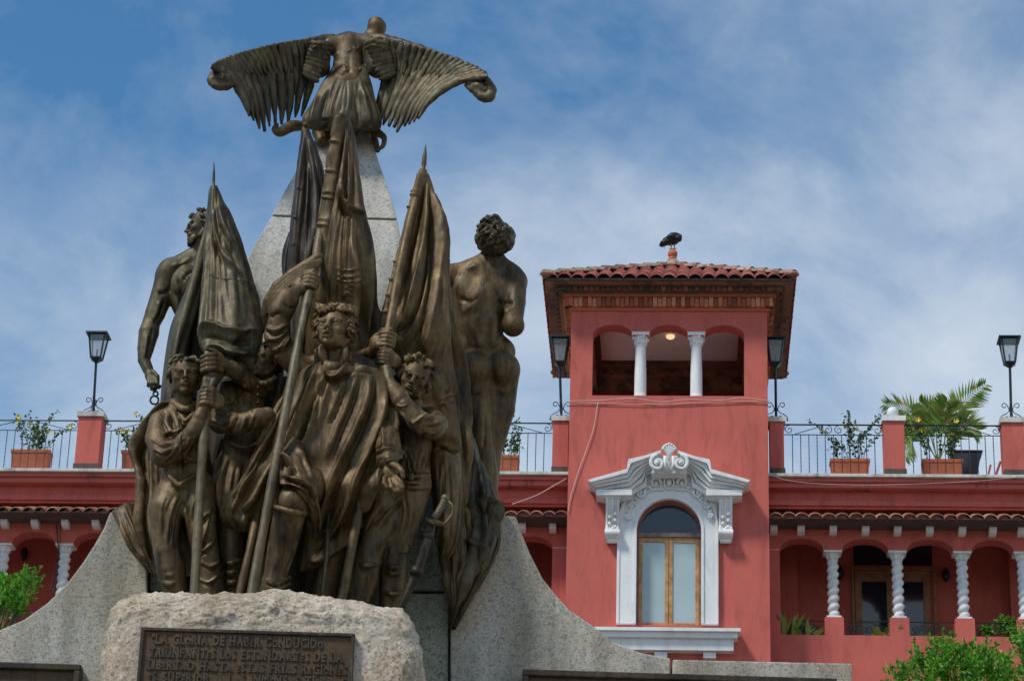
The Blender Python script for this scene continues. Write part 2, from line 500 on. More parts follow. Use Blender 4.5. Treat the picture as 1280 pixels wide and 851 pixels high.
def mk_granite(name, base, stain, grain=70, contrast=1.0, bumps=.15, bscale=40, big=1.3):
    m, nt, b = mat(name)
    v = coords(nt, (1, 1, 1))
    vo = N(nt, 'ShaderNodeTexVoronoi', feature='F1'); vo.inputs['Scale'].default_value = grain
    nt.links.new(v, vo.inputs['Vector'])
    sep = N(nt, 'ShaderNodeSeparateColor'); nt.links.new(vo.outputs['Color'], sep.inputs[0])
    k = contrast
    gr = ramp(nt, sep.outputs[0], [(.0, g(1 - .72 * k)[:3]), (.18, g(1 - .5 * k)[:3]), (.3, g(1.0)[:3]), (.7, (1.05, 1.02, .98)), (.9, (1.0 + .28 * k, 1.0 + .25 * k, 1.0 + .2 * k)), (1, g(1 + .5 * k)[:3])])
    st = ramp(nt, noise(nt, v, big, 6, .65, .5), [(.35, base), (.62, stain)])
    wet = ramp(nt, noise(nt, coords(nt, (2.2, 2.2, .4)), 1.8, 5, .6, .4), [(.36, (.55, .56, .52)), (.58, (1, 1, 1))])
    c = mix(nt, 1.0, st, gr, 'MULTIPLY'); c = mix(nt, .8, c, wet, 'MULTIPLY')
    nt.links.new(c, b.inputs['Base Color']); b.inputs['Roughness'].default_value = .7
    p = bump(nt, b, noise(nt, v, bscale, 5, .7), bumps, .02)
    return m
M['granite'] = mk_granite('grey_granite', (.43, .41, .36), (.42, .36, .27), 95, .62)
M['granite_top'] = mk_granite('pale_granite', (.52, .50, .46), (.47, .43, .36), 75, .45)
M['granite_green'] = mk_granite('green_grey_granite', (.36, .385, .33), (.27, .27, .20), 85, .7)
M['boulder'] = mk_granite('rough_granite', (.57, .51, .42), (.47, .36, .25), 70, .6, .9, 22, 2.2)
M['boulder_flat'] = mk_granite('dressed_granite', (.60, .54, .47), (.54, .46, .38), 55, .5, .3, 30)

def mk_plaster(name, col, dirt=.25, rough=.85, var=.08):
    m, nt, b = mat(name)
    v = coords(nt, (1, 1, 1)); vs = coords(nt, (1.6, 1.6, .35))
    n1 = noise(nt, v, .9, 6, .6, .3)
    lo = tuple(x * (1 - var * 1.6) for x in col); hi = tuple(min(1, x * (1 + var)) for x in col)
    c = ramp(nt, n1, [(.3, lo), (.5, col), (.7, hi)])
    st = ramp(nt, noise(nt, vs, 2.4, 7, .7, .5), [(.30, (1 - dirt,) * 3), (.52, (1, 1, 1))])
    c = mix(nt, 1.0, c, st, 'MULTIPLY')
    c = mix(nt, .35, c, ramp(nt, noise(nt, v, 28, 3, .7), [(.3, g(.8)[:3]), (.7, g(1.12)[:3])]), 'MULTIPLY')
    nt.links.new(c, b.inputs['Base Color']); b.inputs['Roughness'].default_value = rough
    p = bump(nt, b, noise(nt, v, 35, 4, .6), .25, .006)
    bump(nt, b, noise(nt, v, 3.5, 3, .5), .2, .02, p)
    return m
M['red'] = mk_plaster('red_plaster', (.57, .122, .092), .30, .85, .06)
M['red2'] = mk_plaster('gallery_plaster', (.52, .115, .080), .2)
M['white'] = mk_plaster('white_stucco', (.78, .78, .76), .22, .7, .04)
M['cream'] = mk_plaster('ceiling_paint', (.78, .76, .70), .1)
M['conc'] = mk_plaster('stained_coping', (.62, .58, .52), .6)
M['board'] = mk_plaster('dark_fascia', (.10, .075, .06), .5)
def mk_weathered_red():
    m, nt, b = mat('weathered_red_moulding')
    v = coords(nt); vs = coords(nt, (1.1, 1.1, .25))
    c = ramp(nt, noise(nt, v, .9, 6, .6), [(.3, (.44, .10, .08)), (.7, (.58, .14, .11))])
    k = ramp(nt, noise(nt, vs, 1.6, 8, .75, .4), [(.56, (0, 0, 0)), (.64, (.9, .9, .9))])
    c = mix(nt, k, c, (.03, .026, .022))
    k2 = ramp(nt, noise(nt, vs, 2.7, 6, .7, .2), [(.66, (0, 0, 0)), (.7, (.7, .7, .7))])
    c = mix(nt, k2, c, (.50, .40, .32))
    nt.links.new(c, b.inputs['Base Color']); b.inputs['Roughness'].default_value = .9
    bump(nt, b, noise(nt, v, 20, 5, .7), .4, .01); return m
M['red_worn'] = mk_weathered_red()

def mk_island(name, stops, rough=.85, lichen=None, metal=0, bumpy=.4):
    m, nt, b = mat(name)
    ge = N(nt, 'ShaderNodeNewGeometry'); v = coords(nt)
    c = ramp(nt, ge.outputs['Random Per Island'], stops)
    c = mix(nt, .5, c, ramp(nt, noise(nt, v, 14, 5, .7), [(.3, g(.55)[:3]), (.7, g(1.25)[:3])]), 'MULTIPLY')
    if lichen:
        k = ramp(nt, noise(nt, v, lichen[1], 7, .7, .4), [(lichen[2], (0, 0, 0)), (lichen[2] + .07, (.85, .85, .85))])
        c = mix(nt, k, c, lichen[0])
    nt.links.new(c, b.inputs['Base Color']); b.inputs['Roughness'].default_value = rough; b.inputs['Metallic'].default_value = metal
    bump(nt, b, noise(nt, v, 40, 4, .6), bumpy, .006); return m
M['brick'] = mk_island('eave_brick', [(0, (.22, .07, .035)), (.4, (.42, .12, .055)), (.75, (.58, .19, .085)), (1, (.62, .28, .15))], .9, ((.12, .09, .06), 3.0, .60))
M['brick_dark'] = mk_island('dark_brick', [(0, (.11, .055, .035)), (.6, (.19, .09, .055)), (1, (.27, .13, .08))], .9, ((.07, .05, .035), 2.2, .5))  # darker brick tones for upper courses, soffit and inner cornice
M['tile'] = mk_island('roof_tile', [(0, (.24, .05, .035)), (.5, (.36, .075, .05)), (1, (.46, .14, .09))], .75, ((.07, .055, .045), 2.4, .58))
M['tile_lichen'] = mk_island('lichen_tile', [(0, (.28, .12, .08)), (.5, (.42, .25, .17)), (1, (.46, .40, .30))], .9, ((.12, .11, .085), 5, .48))
M['tile_brown'] = mk_island('brown_tile', [(0, (.24, .10, .065)), (.5, (.36, .17, .11)), (1, (.48, .28, .19))], .9, ((.08, .055, .045), 4, .55))
M['terracotta'] = mk_island('terracotta', [(0, (.50, .13, .06)), (1, (.60, .18, .08))], .8)
M['flower'] = mk_island('yellow_petal', [(0, (.80, .55, .02)), (1, (.9, .68, .05))], .5)
def mk_leaf(name, a, b_, c_, trans=.25):
    m, nt, b = mat(name)
    ge = N(nt, 'ShaderNodeNewGeometry'); v = coords(nt)
    c = ramp(nt, ge.outputs['Random Per Island'], [(0, a), (.5, b_), (1, c_)])
    c = mix(nt, .5, c, ramp(nt, noise(nt, v, 2.5, 3, .6), [(.35, g(.55)[:3]), (.65, g(1.3)[:3])]), 'MULTIPLY')
    nt.links.new(c, b.inputs['Base Color']); b.inputs['Roughness'].default_value = .55
    tr = N(nt, 'ShaderNodeBsdfTranslucent'); nt.links.new(c, tr.inputs[0])
    mx = N(nt, 'ShaderNodeMixShader'); mx.inputs[0].default_value = trans
    out = [n for n in nt.nodes if n.type == 'OUTPUT_MATERIAL'][0]
    nt.links.new(b.outputs[0], mx.inputs[1]); nt.links.new(tr.outputs[0], mx.inputs[2]); nt.links.new(mx.outputs[0], out.inputs[0])
    return m
M['leaf'] = mk_leaf('shrub_leaf', (.02, .075, .012), (.045, .13, .018), (.10, .20, .025))
M['bush'] = mk_leaf('bright_leaf', (.03, .15, .008), (.10, .34, .018), (.30, .55, .04), .4)
M['palm'] = mk_leaf('palm_leaf', (.09, .20, .02), (.20, .34, .04), (.40, .30, .07))
M['red_bract'] = mk_island('red_bract', [(0, (.5, .05, .03)), (1, (.65, .12, .04))])
def simple(name, col, rough=.5, metal=0.0, n=0.15, scale=20):
    m, nt, b = mat(name); v = coords(nt)
    c = ramp(nt, noise(nt, v, scale, 4, .6), [(.3, tuple(x * (1 - n) for x in col)), (.7, tuple(min(1, x * (1 + n)) for x in col))])
    nt.links.new(c, b.inputs['Base Color']); b.inputs['Roughness'].default_value = rough; b.inputs['Metallic'].default_value = metal
    bump(nt, b, noise(nt, v, scale * 2, 3, .6), .15, .003); return m
M['iron'] = simple('black_iron', (.012, .020, .020), .4, .3, .4)
M['iron_green'] = simple('green_iron', (.012, .06, .04), .5, .2, .5)
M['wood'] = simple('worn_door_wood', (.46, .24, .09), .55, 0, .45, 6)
M['wood_shaded'] = simple('shaded_door_wood', (.27, .13, .05), .6, 0, .35, 6)  # darker door wood, the gallery's shade put into its colour
M['wood_grey'] = simple('grey_door_wood', (.20, .15, .11), .7, 0, .4, 9)
M['black'] = simple('black_feather', (.008, .009, .011), .45, 0, .5, 30)
M['legs'] = simple('pale_leg', (.32, .34, .33), .7)
M['cable'] = simple('pale_cable', (.62, .48, .40), .6, 0, .2, 3)
M['cable_dark'] = simple('dark_cable', (.03, .03, .035), .6)
M['planter'] = simple('dark_planter', (.03, .035, .04), .6)
M['soil'] = simple('dark_soil', (.03, .02, .012), .95)
M['bark'] = simple('bark', (.12, .085, .055), .9, 0, .4, 12)
M['paving'] = simple('plaza_paving', (.22, .20, .18), .85, 0, .2, 3)
M['earth'] = simple('ground_soil', (.14, .12, .08), .95, 0, .3, .5)
def mk_glass(name, col, rough=.05, spec=.5, metal=0.0):
    m, nt, b = mat(name); v = coords(nt)
    nt.links.new(ramp(nt, noise(nt, v, 1.2, 3, .5), [(.3, tuple(x * .85 for x in col)), (.7, col)]), b.inputs['Base Color'])
    b.inputs['Roughness'].default_value = rough; b.inputs['Metallic'].default_value = metal
    b.inputs['Specular IOR Level'].default_value = spec
    bump(nt, b, noise(nt, v, 1.5, 2, .5), .05, .02); return m
M['pane_dark'] = mk_glass('dark_pane', (.015, .022, .035), .08, .8)
M['pane_pale'] = mk_glass('curtained_pane', (.40, .52, .52), .12, .6)
def mk_lampglass():
    m, nt, b = mat('lantern_glass')
    b.inputs['Base Color'].default_value = (.38, .43, .46, 1); b.inputs['Roughness'].default_value = .2; b.inputs['Alpha'].default_value = .42
    return m
M['lampglass'] = mk_lampglass()
def mk_bulb():
    m, nt, b = mat('lit_ceiling_lamp')
    b.inputs['Base Color'].default_value = (.9, .7, .4, 1); b.inputs['Emission Color'].default_value = (1, .72, .36, 1)
    b.inputs['Emission Strength'].default_value = .6; return m
M['bulb'] = mk_bulb()
# ================================================================ THE MONUMENT
YM = 18.0
def J(px, py, d=0.0): return P(px, py, YM + d)
def JJ(pts): return [J(*p[:3]) for p in pts]
def R_(pts): return [p[3] * PXM for p in pts]

def limb(s, pts, k=.03, n=None):
    """pts: (px, py, depth m, radius px)"""
    s.chain(JJ(pts), R_(pts), k, n)

def head_sdf(s, c, H, yaw, pitch, roll, mouth=.4, neck=.62, stern=0.0, ears=True, wx=1.12):
    R = rotm(yaw, pitch, roll)
    def w(x, y, z): return c + R @ (np.array([x * wx, y, z]) * H)
    def E(x, y, z, a, b, d, k=.03, sub=False): s.ell(w(x, y, z), np.array([a * wx, b, d]) * H, R, k * H * 3, sub)
    def C(a, b, ra, rb=None, k=.02, sub=False): s.cap(w(*a), w(*b), ra * H, (ra if rb is None else rb) * H, k * H * 3, sub)
    C((0, .10, -.20), (0, .16, -neck), .165, .20, .03)
    E(0, .07, .15, .315, .39, .345)
    E(0, -.10, -.08, .255, .27, .34)
    E(0, -.13, -.29, .185, .22, .17)
    E(0, -.33, -.415, .075, .07, .06)
    for q in (-1, 1):
        C((q * .19, -.08, -.35), (q * .235, .06, -.18), .06, .07, .02)
        E(q * .16, -.26, -.10, .075, .07, .07)
    C((-.19, -.31, .075), (-.04, -.375, .055), .042, .046, .015); C((.19, -.31, .075), (.04, -.375, .055), .042, .046, .015)
    for q in (-1, 1):
        E(q * .125, -.415, -.018, .090, .09, .062, .010, True)
    for q in (-1, 1):
        E(q * .122, -.315, -.022, .062, .058, .05, .006)
        C((q * .055, -.365, .004), (q * .13, -.385, .026), .017, None, .006); C((q * .13, -.385, .026), (q * .20, -.335, .000), .017, .012, .006)
        C((q * .065, -.355, -.055), (q * .19, -.325, -.05), .014, None, .008)
        C((q * .035, -.40, .052 - stern), (q * .20, -.325, .098 + stern * .4), .026, .018, .008)
    C((0, -.385, .05), (0, -.475, -.135), .034, .05, .012)
    for q in (-1, 1):
        E(q * .047, -.415, -.155, .032, .04, .027, .008); E(q * .024, -.445, -.182, .014, .02, .014, .004, True)
    # mouth
    E(0, -.385, -.27, .10, .06, .075, .02)
    for q in (-1, 1):
        C((0, -.440, -.232), (q * .085, -.395, -.256 - mouth * .01), .017, .010, .006)
        C((0, -.425, -.268 - mouth * .085), (q * .08, -.385, -.262 - mouth * .04), .020, .010, .006)
    E(0, -.45, -.252 - mouth * .038, .078, .085, .008 + .034 * mouth, .004, True)
    if mouth < .2: C((-.085, -.425, -.250), (.085, -.425, -.250), .008, None, .003, True)
    if ears:
        for q in (-1, 1):
            E(q * .305, .05, -.05, .028, .065, .10, .01); E(q * .335, .03, -.04, .02, .035, .055, .006, True)
    return R, w

def hair_sdf(c, H, R, seed, n=70, length=.34, curl=.9, r=.055, lo=-.25, face=.05, top=1.0, blow=(0, 0, 0), clumps=2):
    """locks of hair laid over the skull"""
    rng = np.random.default_rng(seed); s = SDF()
    def w(p): return c + R @ (p * H)
    s.ell(w(np.array([0, .13, .17])), np.array([.355, .37, .345]) * H, R, .02)
    i = 0; tries = 0
    while i < n and tries < n * 30:
        tries += 1
        v = rng.normal(size=3); v /= np.linalg.norm(v)
        p = np.array([0, .09, .13]) + v * np.array([.335, .40, .37])
        if p[2] < lo or (p[1] < -.10 and p[2] < .30 + face) or (p[1] < .04 and p[2] < -.02): continue
        q = np.cross(v, np.array([0, 0, 1.0])); q /= np.linalg.norm(q) + 1e-6
        dn = np.cross(q, v); dn /= np.linalg.norm(dn) + 1e-6
        if dn[2] > 0: dn = -dn
        a = rng.uniform(-1.1, 1.1); dirv = dn * math.cos(a) + q * math.sin(a) + np.array(blow)
        if v[2] > .6: dirv = np.array([v[0], v[1], 0]) * 1.5 + np.array(blow) * 1.5 + rng.normal(size=3) * .4
        dirv /= np.linalg.norm(dirv) + 1e-6
        sd = np.cross(v, dirv); L = length * rng.uniform(.6, 1.2) / 5; cu = rng.uniform(-1, 1) * curl
        pts = [p]; d = dirv.copy()
        for t in range(5):
            a = cu * (.35 + .25 * t)
            d2 = d * math.cos(a) + sd * math.sin(a)
            lift = math.sin(t * .9) * .05
            x = pts[-1] + d2 * L
            e = (x - np.array([0, .09, .13])) / np.array([.335, .40, .37]); e /= np.linalg.norm(e)
            if x[1] < -.12 and x[2] < .24 + face: break
            surf = np.array([0, .09, .13]) + e * (np.array([.335, .40, .37]) + .03 + lift * top)
            x = surf * .75 + x * .25; pts.append(x)
        if len(pts) < 3: continue
        rr = np.array([.7, 1, 1, .8, .55, .25])[-len(pts):] * r * rng.uniform(.7, 1.25) * H
        s.chain([w(x) for x in pts], rr, .004)
        i += 1
    return s

def fist(s, c, axis, out, size, rp, flip=1):
    """closed hand round a pole: axis = pole direction (towards the thumb), out = from pole to knuckles (towards the viewer), side from the wrist"""
    axis = axis / np.linalg.norm(axis); out = out - axis * (out @ axis); out /= np.linalg.norm(out)
    side = np.cross(axis, out) * flip          # direction from which the wrist comes
    fr = .105 * size
    for i in range(4):
        o = axis * ((1.5 - i) * fr * 1.9); Rr = rp + fr * .9; L = (1, 1.08, 1.02, .85)[i]
        pts = [c + o + side * (rp + .34 * size) + out * .04 * size]
        for a in np.linspace(15, 205 * L, 6):
            a = rad(a); pts.append(c + o + (side * math.cos(a) + out * math.sin(a)) * Rr * (1.12 if a < 1.2 else 1))
        s.chain(pts, [fr * 1.0, fr * 1.12, fr * 1.0, fr * 1.08, fr * .95, fr * .95, fr * .8], .006)
    s.ell(c + side * (rp + .38 * size) - out * .02 * size, np.array([.30, .36, .20]) * size, np.stack([side, axis, out], 1), .02)
    t0 = c + axis * .30 * size + side * (rp + .30 * size)
    s.chain([t0, c + axis * (.50 * size) + side * (rp + .05 * size) + out * (rp * .8), c + axis * (.46 * size) - side * (rp * .8) + out * (rp + fr)], [fr * 1.2, fr * 1.1, fr * .85], .01)
    return c + side * (rp + .75 * size) - out * .03 * size

def bronze(name, V, F, parent, m='bronze', strokes=None, noise_=0.0, sm=0):
    if sm: V = smooth_mesh(V, F, sm)
    if strokes is not None: V = strokes.apply(V, F)
    if noise_: V = V + vnormals(V, F) * (noise_ * fbm(V, (.09, .09, .14), 3, 3))[:, None]
    return obj_from(name, V, F, M[m], parent, True)

VIEW = ray(430, 450); VIEW = VIEW / np.linalg.norm(VIEW)
TOV = np.array([0, -1.0, 0])

# ---------------------------------------------------------------- the speech: granite
def slab(poly, d0, d1, nsub=1):
    """poly in photo pixels at depth d0, extruded straight back to d1 (metres)"""
    a = [J(x, y, d0) for x, y in poly]
    mb = MB(); mb.prism([(p[0], p[2]) for p in a], YM + d0, YM + d1)
    return mb

mon = empty('granite_monument', (P(400, 850, 19)[0], 19.0, 0), label='grey granite monument with tapering pylon and curved side wings behind the statues', cat='monument')
def mon_part(mb, name, m, bevel=.012): return mb.build(name, M[m], mon, local=False, bevel=bevel)
# pylon: a tapering block with sloping faces
rows = [(163, 401, 462, 1.05, 1.75), (200, 379, 473.5, .95, 1.85), (240, 356, 487, .86, 1.95), (271, 340, 496.5, .80, 2.0)]
rows2 = [(273, 339, 497, .80, 2.0), (320, 312, 505, .70, 2.1), (380, 279, 516, .60, 2.2), (450, 245, 528, .5, 2.3), (560, 205, 545, .42, 2.3), (660, 180, 560, .40, 2.3)]
def pylon(rows, m, name):
    V = []; F = []
    for (y, a, b, d0, d1) in rows:
        pa, pb = J(a, y, d0), J(b, y, d0); z = (pa[2] + pb[2]) / 2; sh = .10 * (d1 - d0)
        V += [(pa[0], YM + d0, z), (pb[0], YM + d0, z), (pb[0] - sh, YM + d1, z), (pa[0] + sh, YM + d1, z)]
    n = len(rows)
    for i in range(n - 1):
        for k in range(4):
            k2 = (k + 1) % 4; F.append((i*4 + k, (i+1)*4 + k, (i+1)*4 + k2, i*4 + k2))
    F += [(0, 1, 2, 3), tuple((n-1)*4 + k for k in (3, 2, 1, 0))]
    mb = MB(); mb.add(V, F); return mon_part(mb, name, m, .008)
pylon(rows, 'granite_top', 'pylon_cap'); pylon(rows2, 'granite_top', 'pylon_shaft')

wl = [(-60, 812), (-20, 796), (0, 786.5), (29.5, 774), (59, 753), (82.6, 730), (103, 703), (118, 680), (130, 659), (137, 640.5), (142, 638), (158, 640), (184, 642), (184, 1040), (-60, 1040)]
mon_part(slab([tuple(p) for p in wl], .02, 1.2), 'side_wing', 'granite')
wr = [(563, 640), (628, 643.5), (645, 645), (651.5, 665), (662, 690), (678, 722), (695, 743), (711, 761), (736.7, 778.6), (768, 802), (799, 814.5), (838, 822), (838, 1040), (563, 1040)]
mon_part(slab(wr, .02, 1.3), 'side_wing', 'granite')
mon_part(slab([(841, 823.5), (1065, 828.5), (1067, 1040), (841, 1040)], -.04, 1.3), 'end_block', 'granite')
mon_part(slab([(187, 640), (560, 655), (560, 738), (187, 738)], .10, 1.6), 'middle_block', 'granite_green')
mon_part(slab([(186, 741), (560.5, 741), (560.5, 1040), (186, 1040)], .06, 1.6), 'middle_plinth', 'granite_green')
mon_part(slab([(552, 642), (572, 642), (572, 1040), (552, 1040)], .22, 1.25), 'joint_block', 'granite_green')
mon_part(slab([(178, 642), (192, 642), (192, 1040), (178, 1040)], .22, 1.15), 'joint_block', 'granite_green')
# the step the figures stand on, and the base down to the plaza
ledge_z = J(430, 790, -.75)[2]
mb = MB(); xl, xr = J(208, 760)[0], J(492, 760)[0]
mb.box(xl, xr, YM - 1.2, YM + .05, ledge_z - 1.0, ledge_z); mon_part(mb, 'figure_ledge', 'granite_green')
zb = J(400, 905, -1.9)[2]
mb = MB(); x0, x1 = J(-60, 900)[0] - .2, J(1068, 900)[0] + .15
mb.box(x0, x1, YM - 1.9, YM + 2.6, 2.2, zb - .003); mb.box(x0 - .5, x1 + .5, YM - 2.5, YM + 3.2, .9, 2.2); mb.box(x0 - 1.1, x1 + 1.1, YM - 3.1, YM + 3.9, 0.002, .9)
mon_part(mb, 'pedestal', 'granite')
for i in (0, 1):
    px0, px1, py0 = ((-70, 103, 829), (653, 1045, 843))[i]
    a, b = J(px0, py0, -.06), J(px1, py0 + (px1 - px0) * .004, -.06); fz = (a[2] + b[2]) / 2; rl = .045
    t = empty('bronze_relief_panel', (float((a[0] + b[0]) / 2), YM - .06, float(fz - .7)), label=('dark bronze panel set in the granite at the far left', 'long dark bronze panel under the right granite wing')[i], cat='relief panel')
    m1 = MB(); m1.box(a[0] + rl, b[0] - rl, YM - .07, YM + .015, fz - .6, fz - rl); m1.build('panel', M['plaque'], t, local=False)
    m1 = MB(); m1.box(a[0], b[0], YM - .11, YM + .015, fz - rl, fz); m1.box(a[0], a[0] + rl, YM - .108, YM + .015, fz - .6, fz - rl); m1.box(b[0] - rl, b[0], YM - .108, YM + .015, fz - .6, fz - rl)
    m1.build('frame', M['bronze_dark'], t, local=False, bevel=.008)

# ---------------------------------------------------------------- boulder and plaque
def boulder():
    prof = [(128, 860), (131, 800), (135, 773), (144, 756), (162, 748.5), (190, 746), (230, 745), (270, 743), (300, 741), (330, 739.5), (352, 740), (375, 744), (400, 748), (430, 752), (455, 755.5), (482, 759.5), (501, 767), (512, 783), (518, 805), (523, 830), (526, 860), (528, 905)]
    prof[0:0] = [(124, 905)]
    pr = arc_even(cr(np.array(prof, float), 200), 150)
    cxp, cyp = 328, 905
    n = len(pr); rings = []
    # front face grid: from outline inwards, then rounded over and back
    def pt(f, d):
        q = np.array([cxp, cyp]) + (pr - np.array([cxp, cyp])) * f
        return P(q[:, 0], q[:, 1], YM - 1.6 + d)
    
    fs = [(.02, -.02), (.15, -.02), (.3, -.02), (.45, -.02), (.56, -.02), (.64, -.02), (.70, -.02), (.75, -.018), (.80, -.015), (.84, -.01), (.88, 0), (.915, .012), (.945, .03), (.97, .055), (.987, .09), (1, .15)]
    R = [pt(f, d) for f, d in fs]
    last = R[-1]
    for e in np.linspace(.04, .30, 10):
        q = last.copy(); q[:, 1] += e; q[:, 2] += .03 * math.sin(e * 5) - .05 * e; R.append(q)
    R = np.array(R)
    # refine rings
    k = len(R); t = np.linspace(0, k - 1, 150); i = np.minimum(t.astype(int), k - 2); f = (t - i)[:, None, None]
    R = R[i] * (1 - f) + R[i + 1] * f
    V = R.reshape(-1, 3); nr = len(R)
    i = np.arange(nr - 1)[:, None] * n; kk = np.arange(n - 1)[None]
    F = np.stack([i + kk, i + kk + 1, i + n + kk + 1, i + n + kk], -1).reshape(-1, 4)
    Nn = vnormals(V, F)
    px, py = project(V)
    flat = np.clip((np.maximum(np.maximum((160 - px) / 22, (px - 470) / 26), (781 - py) / 12)) + .0, 0, 1)
    flat = np.maximum(flat, (V[:, 1] > YM - 1.58) * 1.0)
    D = .020 * fbm(V, .22, 5, 2) + .020 * np.abs(fbm(V, .07, 9, 3)) + .014 * np.abs(fbm(V, .035, 12, 2)) + .005 * fbm(V, .014, 15, 2)
    V = V + Nn * (D * flat + .003 * fbm(V, .05, 2, 2) * (1 - flat))[:, None]
    return V, F
bt = empty('rough_boulder', (float(J(330, 900, -1)[0]), YM - 1.4, float(zb)), label='rough pinkish granite boulder carrying the inscription plaque below the statues', cat='boulder')
V, F = boulder(); obj_from('stone', V, F, M['boulder'], bt, True)

def plaque():
    d = -1.65
    a = J(176.5, 787.5, d); b = J(444, 788.5, d); zt = (a[2] + b[2]) / 2; x0, x1 = a[0], b[0]
    H = .72; yb = YM + d
    t = empty('inscription_plaque', (float((x0 + x1) / 2), yb, float(zt - H)), label='brown bronze plaque with raised lettering fixed to the boulder', cat='plaque')
    m1 = MB(); m1.box(x0 + .02, x1 - .02, yb, yb + .10, zt - H, zt - .02); m1.build('plate', M['plaque'], t, local=False)
    m2 = MB(); w = .022
    m2.box(x0, x1, yb - .018, yb + .10, zt - w, zt); m2.box(x0, x0 + w, yb - .018, yb + .10, zt - H, zt - w - .001); m2.box(x1 - w, x1, yb - .018, yb + .10, zt - H, zt - w - .001)
    m2.build('frame', M['bronze_dark'], t, local=False, bevel=.004)
    lines = [('"LA GLoRIA DE HABeR CoNDUCIDo', 803.5, 189, 405, 'g'), ('TRIUNFANTeS LoS ESTaNDARTeS DE LA', 820, 186, 430, ''), ('LIBeRTaD HaSTa eSTaS FRIaS ReGIoNeS', 835.5, 184, 435, ''), ('eS SUPeRIoR A LaS INMeNSaS TIeRRaS', 850.5, 184, 434, '')]
    for s, py, xa, xb, _ in lines:
        # raised capitals, some of them small like the original
        hc = .066; pen = 0.0; parts = []
        for ch in s:
            small = ch.islower(); c = ch.upper()
            if ch == ' ': pen += hc * .55; continue
            cu = bpy.data.curves.new('letter', 'FONT'); cu.body = c; cu.size = hc * (.90 if small else 1.30); cu.extrude = .006; cu.offset = .0022 if small else .003
            cu.resolution_u = 2
            ob = bpy.data.objects.new('letter', cu); COL.objects.link(ob)
            dg = bpy.context.evaluated_depsgraph_get(); me = bpy.data.meshes.new_from_object(ob.evaluated_get(dg))
            vs = np.array([v.co[:] for v in me.vertices]); fs = [tuple(p.vertices) for p in me.polygons]
            bpy.data.objects.remove(ob); bpy.data.curves.remove(cu); bpy.data.meshes.remove(me)
            if len(vs) == 0: continue
            wd = vs[:, 0].max() - vs[:, 0].min(); vs[:, 0] += pen - vs[:, 0].min(); pen += wd + hc * .16
            # slab serifs
            zs = vs[:, 1].max(); sf = hc * .17
            parts.append((vs, fs, wd, zs, small, c))
        W = pen; A = J(xa, py, d - .006); Bp = J(xb, py, d - .006); sx = (Bp[0] - A[0]) / W
        mb = MB()
        for vs, fs, wd, zs, small, c in parts:
            X = A[0] + vs[:, 0] * sx; Z = A[2] + vs[:, 1]; Yv = yb - .004 - vs[:, 2]
            mb.add(np.stack([X, Yv, Z], 1), [f[::-1] for f in fs])
            if c in 'ILTHFRPNMUAESDB':
                h = .0055; xs0, xs1 = X.min(), X.max(); e = .008
                feet = {'I': [(.5, 0), (.5, 1)], 'L': [(.1, 0), (.1, 1)], 'T': [(.5, 0)], 'H': [(.1, 0), (.9, 0), (.1, 1), (.9, 1)], 'F': [(.1, 0), (.1, 1)], 'R': [(.1, 0), (.95, 0), (.1, 1)], 'P': [(.1, 0), (.1, 1)], 'N': [(.1, 0), (.1, 1), (.9, 1)], 'M': [(.05, 0), (.95, 0)], 'U': [(.1, 1), (.9, 1)], 'A': [(.05, 0), (.95, 0)], 'D': [(.1, 0), (.1, 1)], 'B': [(.1, 0), (.1, 1)]}.get(c, [])
                for fx, top in feet:
                    cx = xs0 + (xs1 - xs0) * fx; z = A[2] + (zs - h if top else 0)
                    mb.box(cx - .011, cx + .011, yb - .0095, yb + .001, z, z + h)
        mb.build('inscription_line', M['letter'], t, local=False)
plaque()
# ================================================================ THE BRONZE FIGURES
VX, VH = .0062, .0038
def spear(mb, pts, rpx, n=10):
    """staff through pixel points (px,py,d)"""
    p = cr(np.array(pts, float), 24); W = P(p[:, 0], p[:, 1], YM + p[:, 2])
    rr = np.array([1 + .05 * math.sin(i * 2.3) for i in range(24)]) * rpx * PXM
    mb.tube(W, rr, n)
def root(name, px, py, d, label, cat, group=None):
    q = J(px, py, d); return empty(name, (float(q[0]), float(q[1]), float(ledge_z)), 0, label, cat, group)
GS = 'bronze figures of the monument'
GF = 'furled bronze flags of the monument'

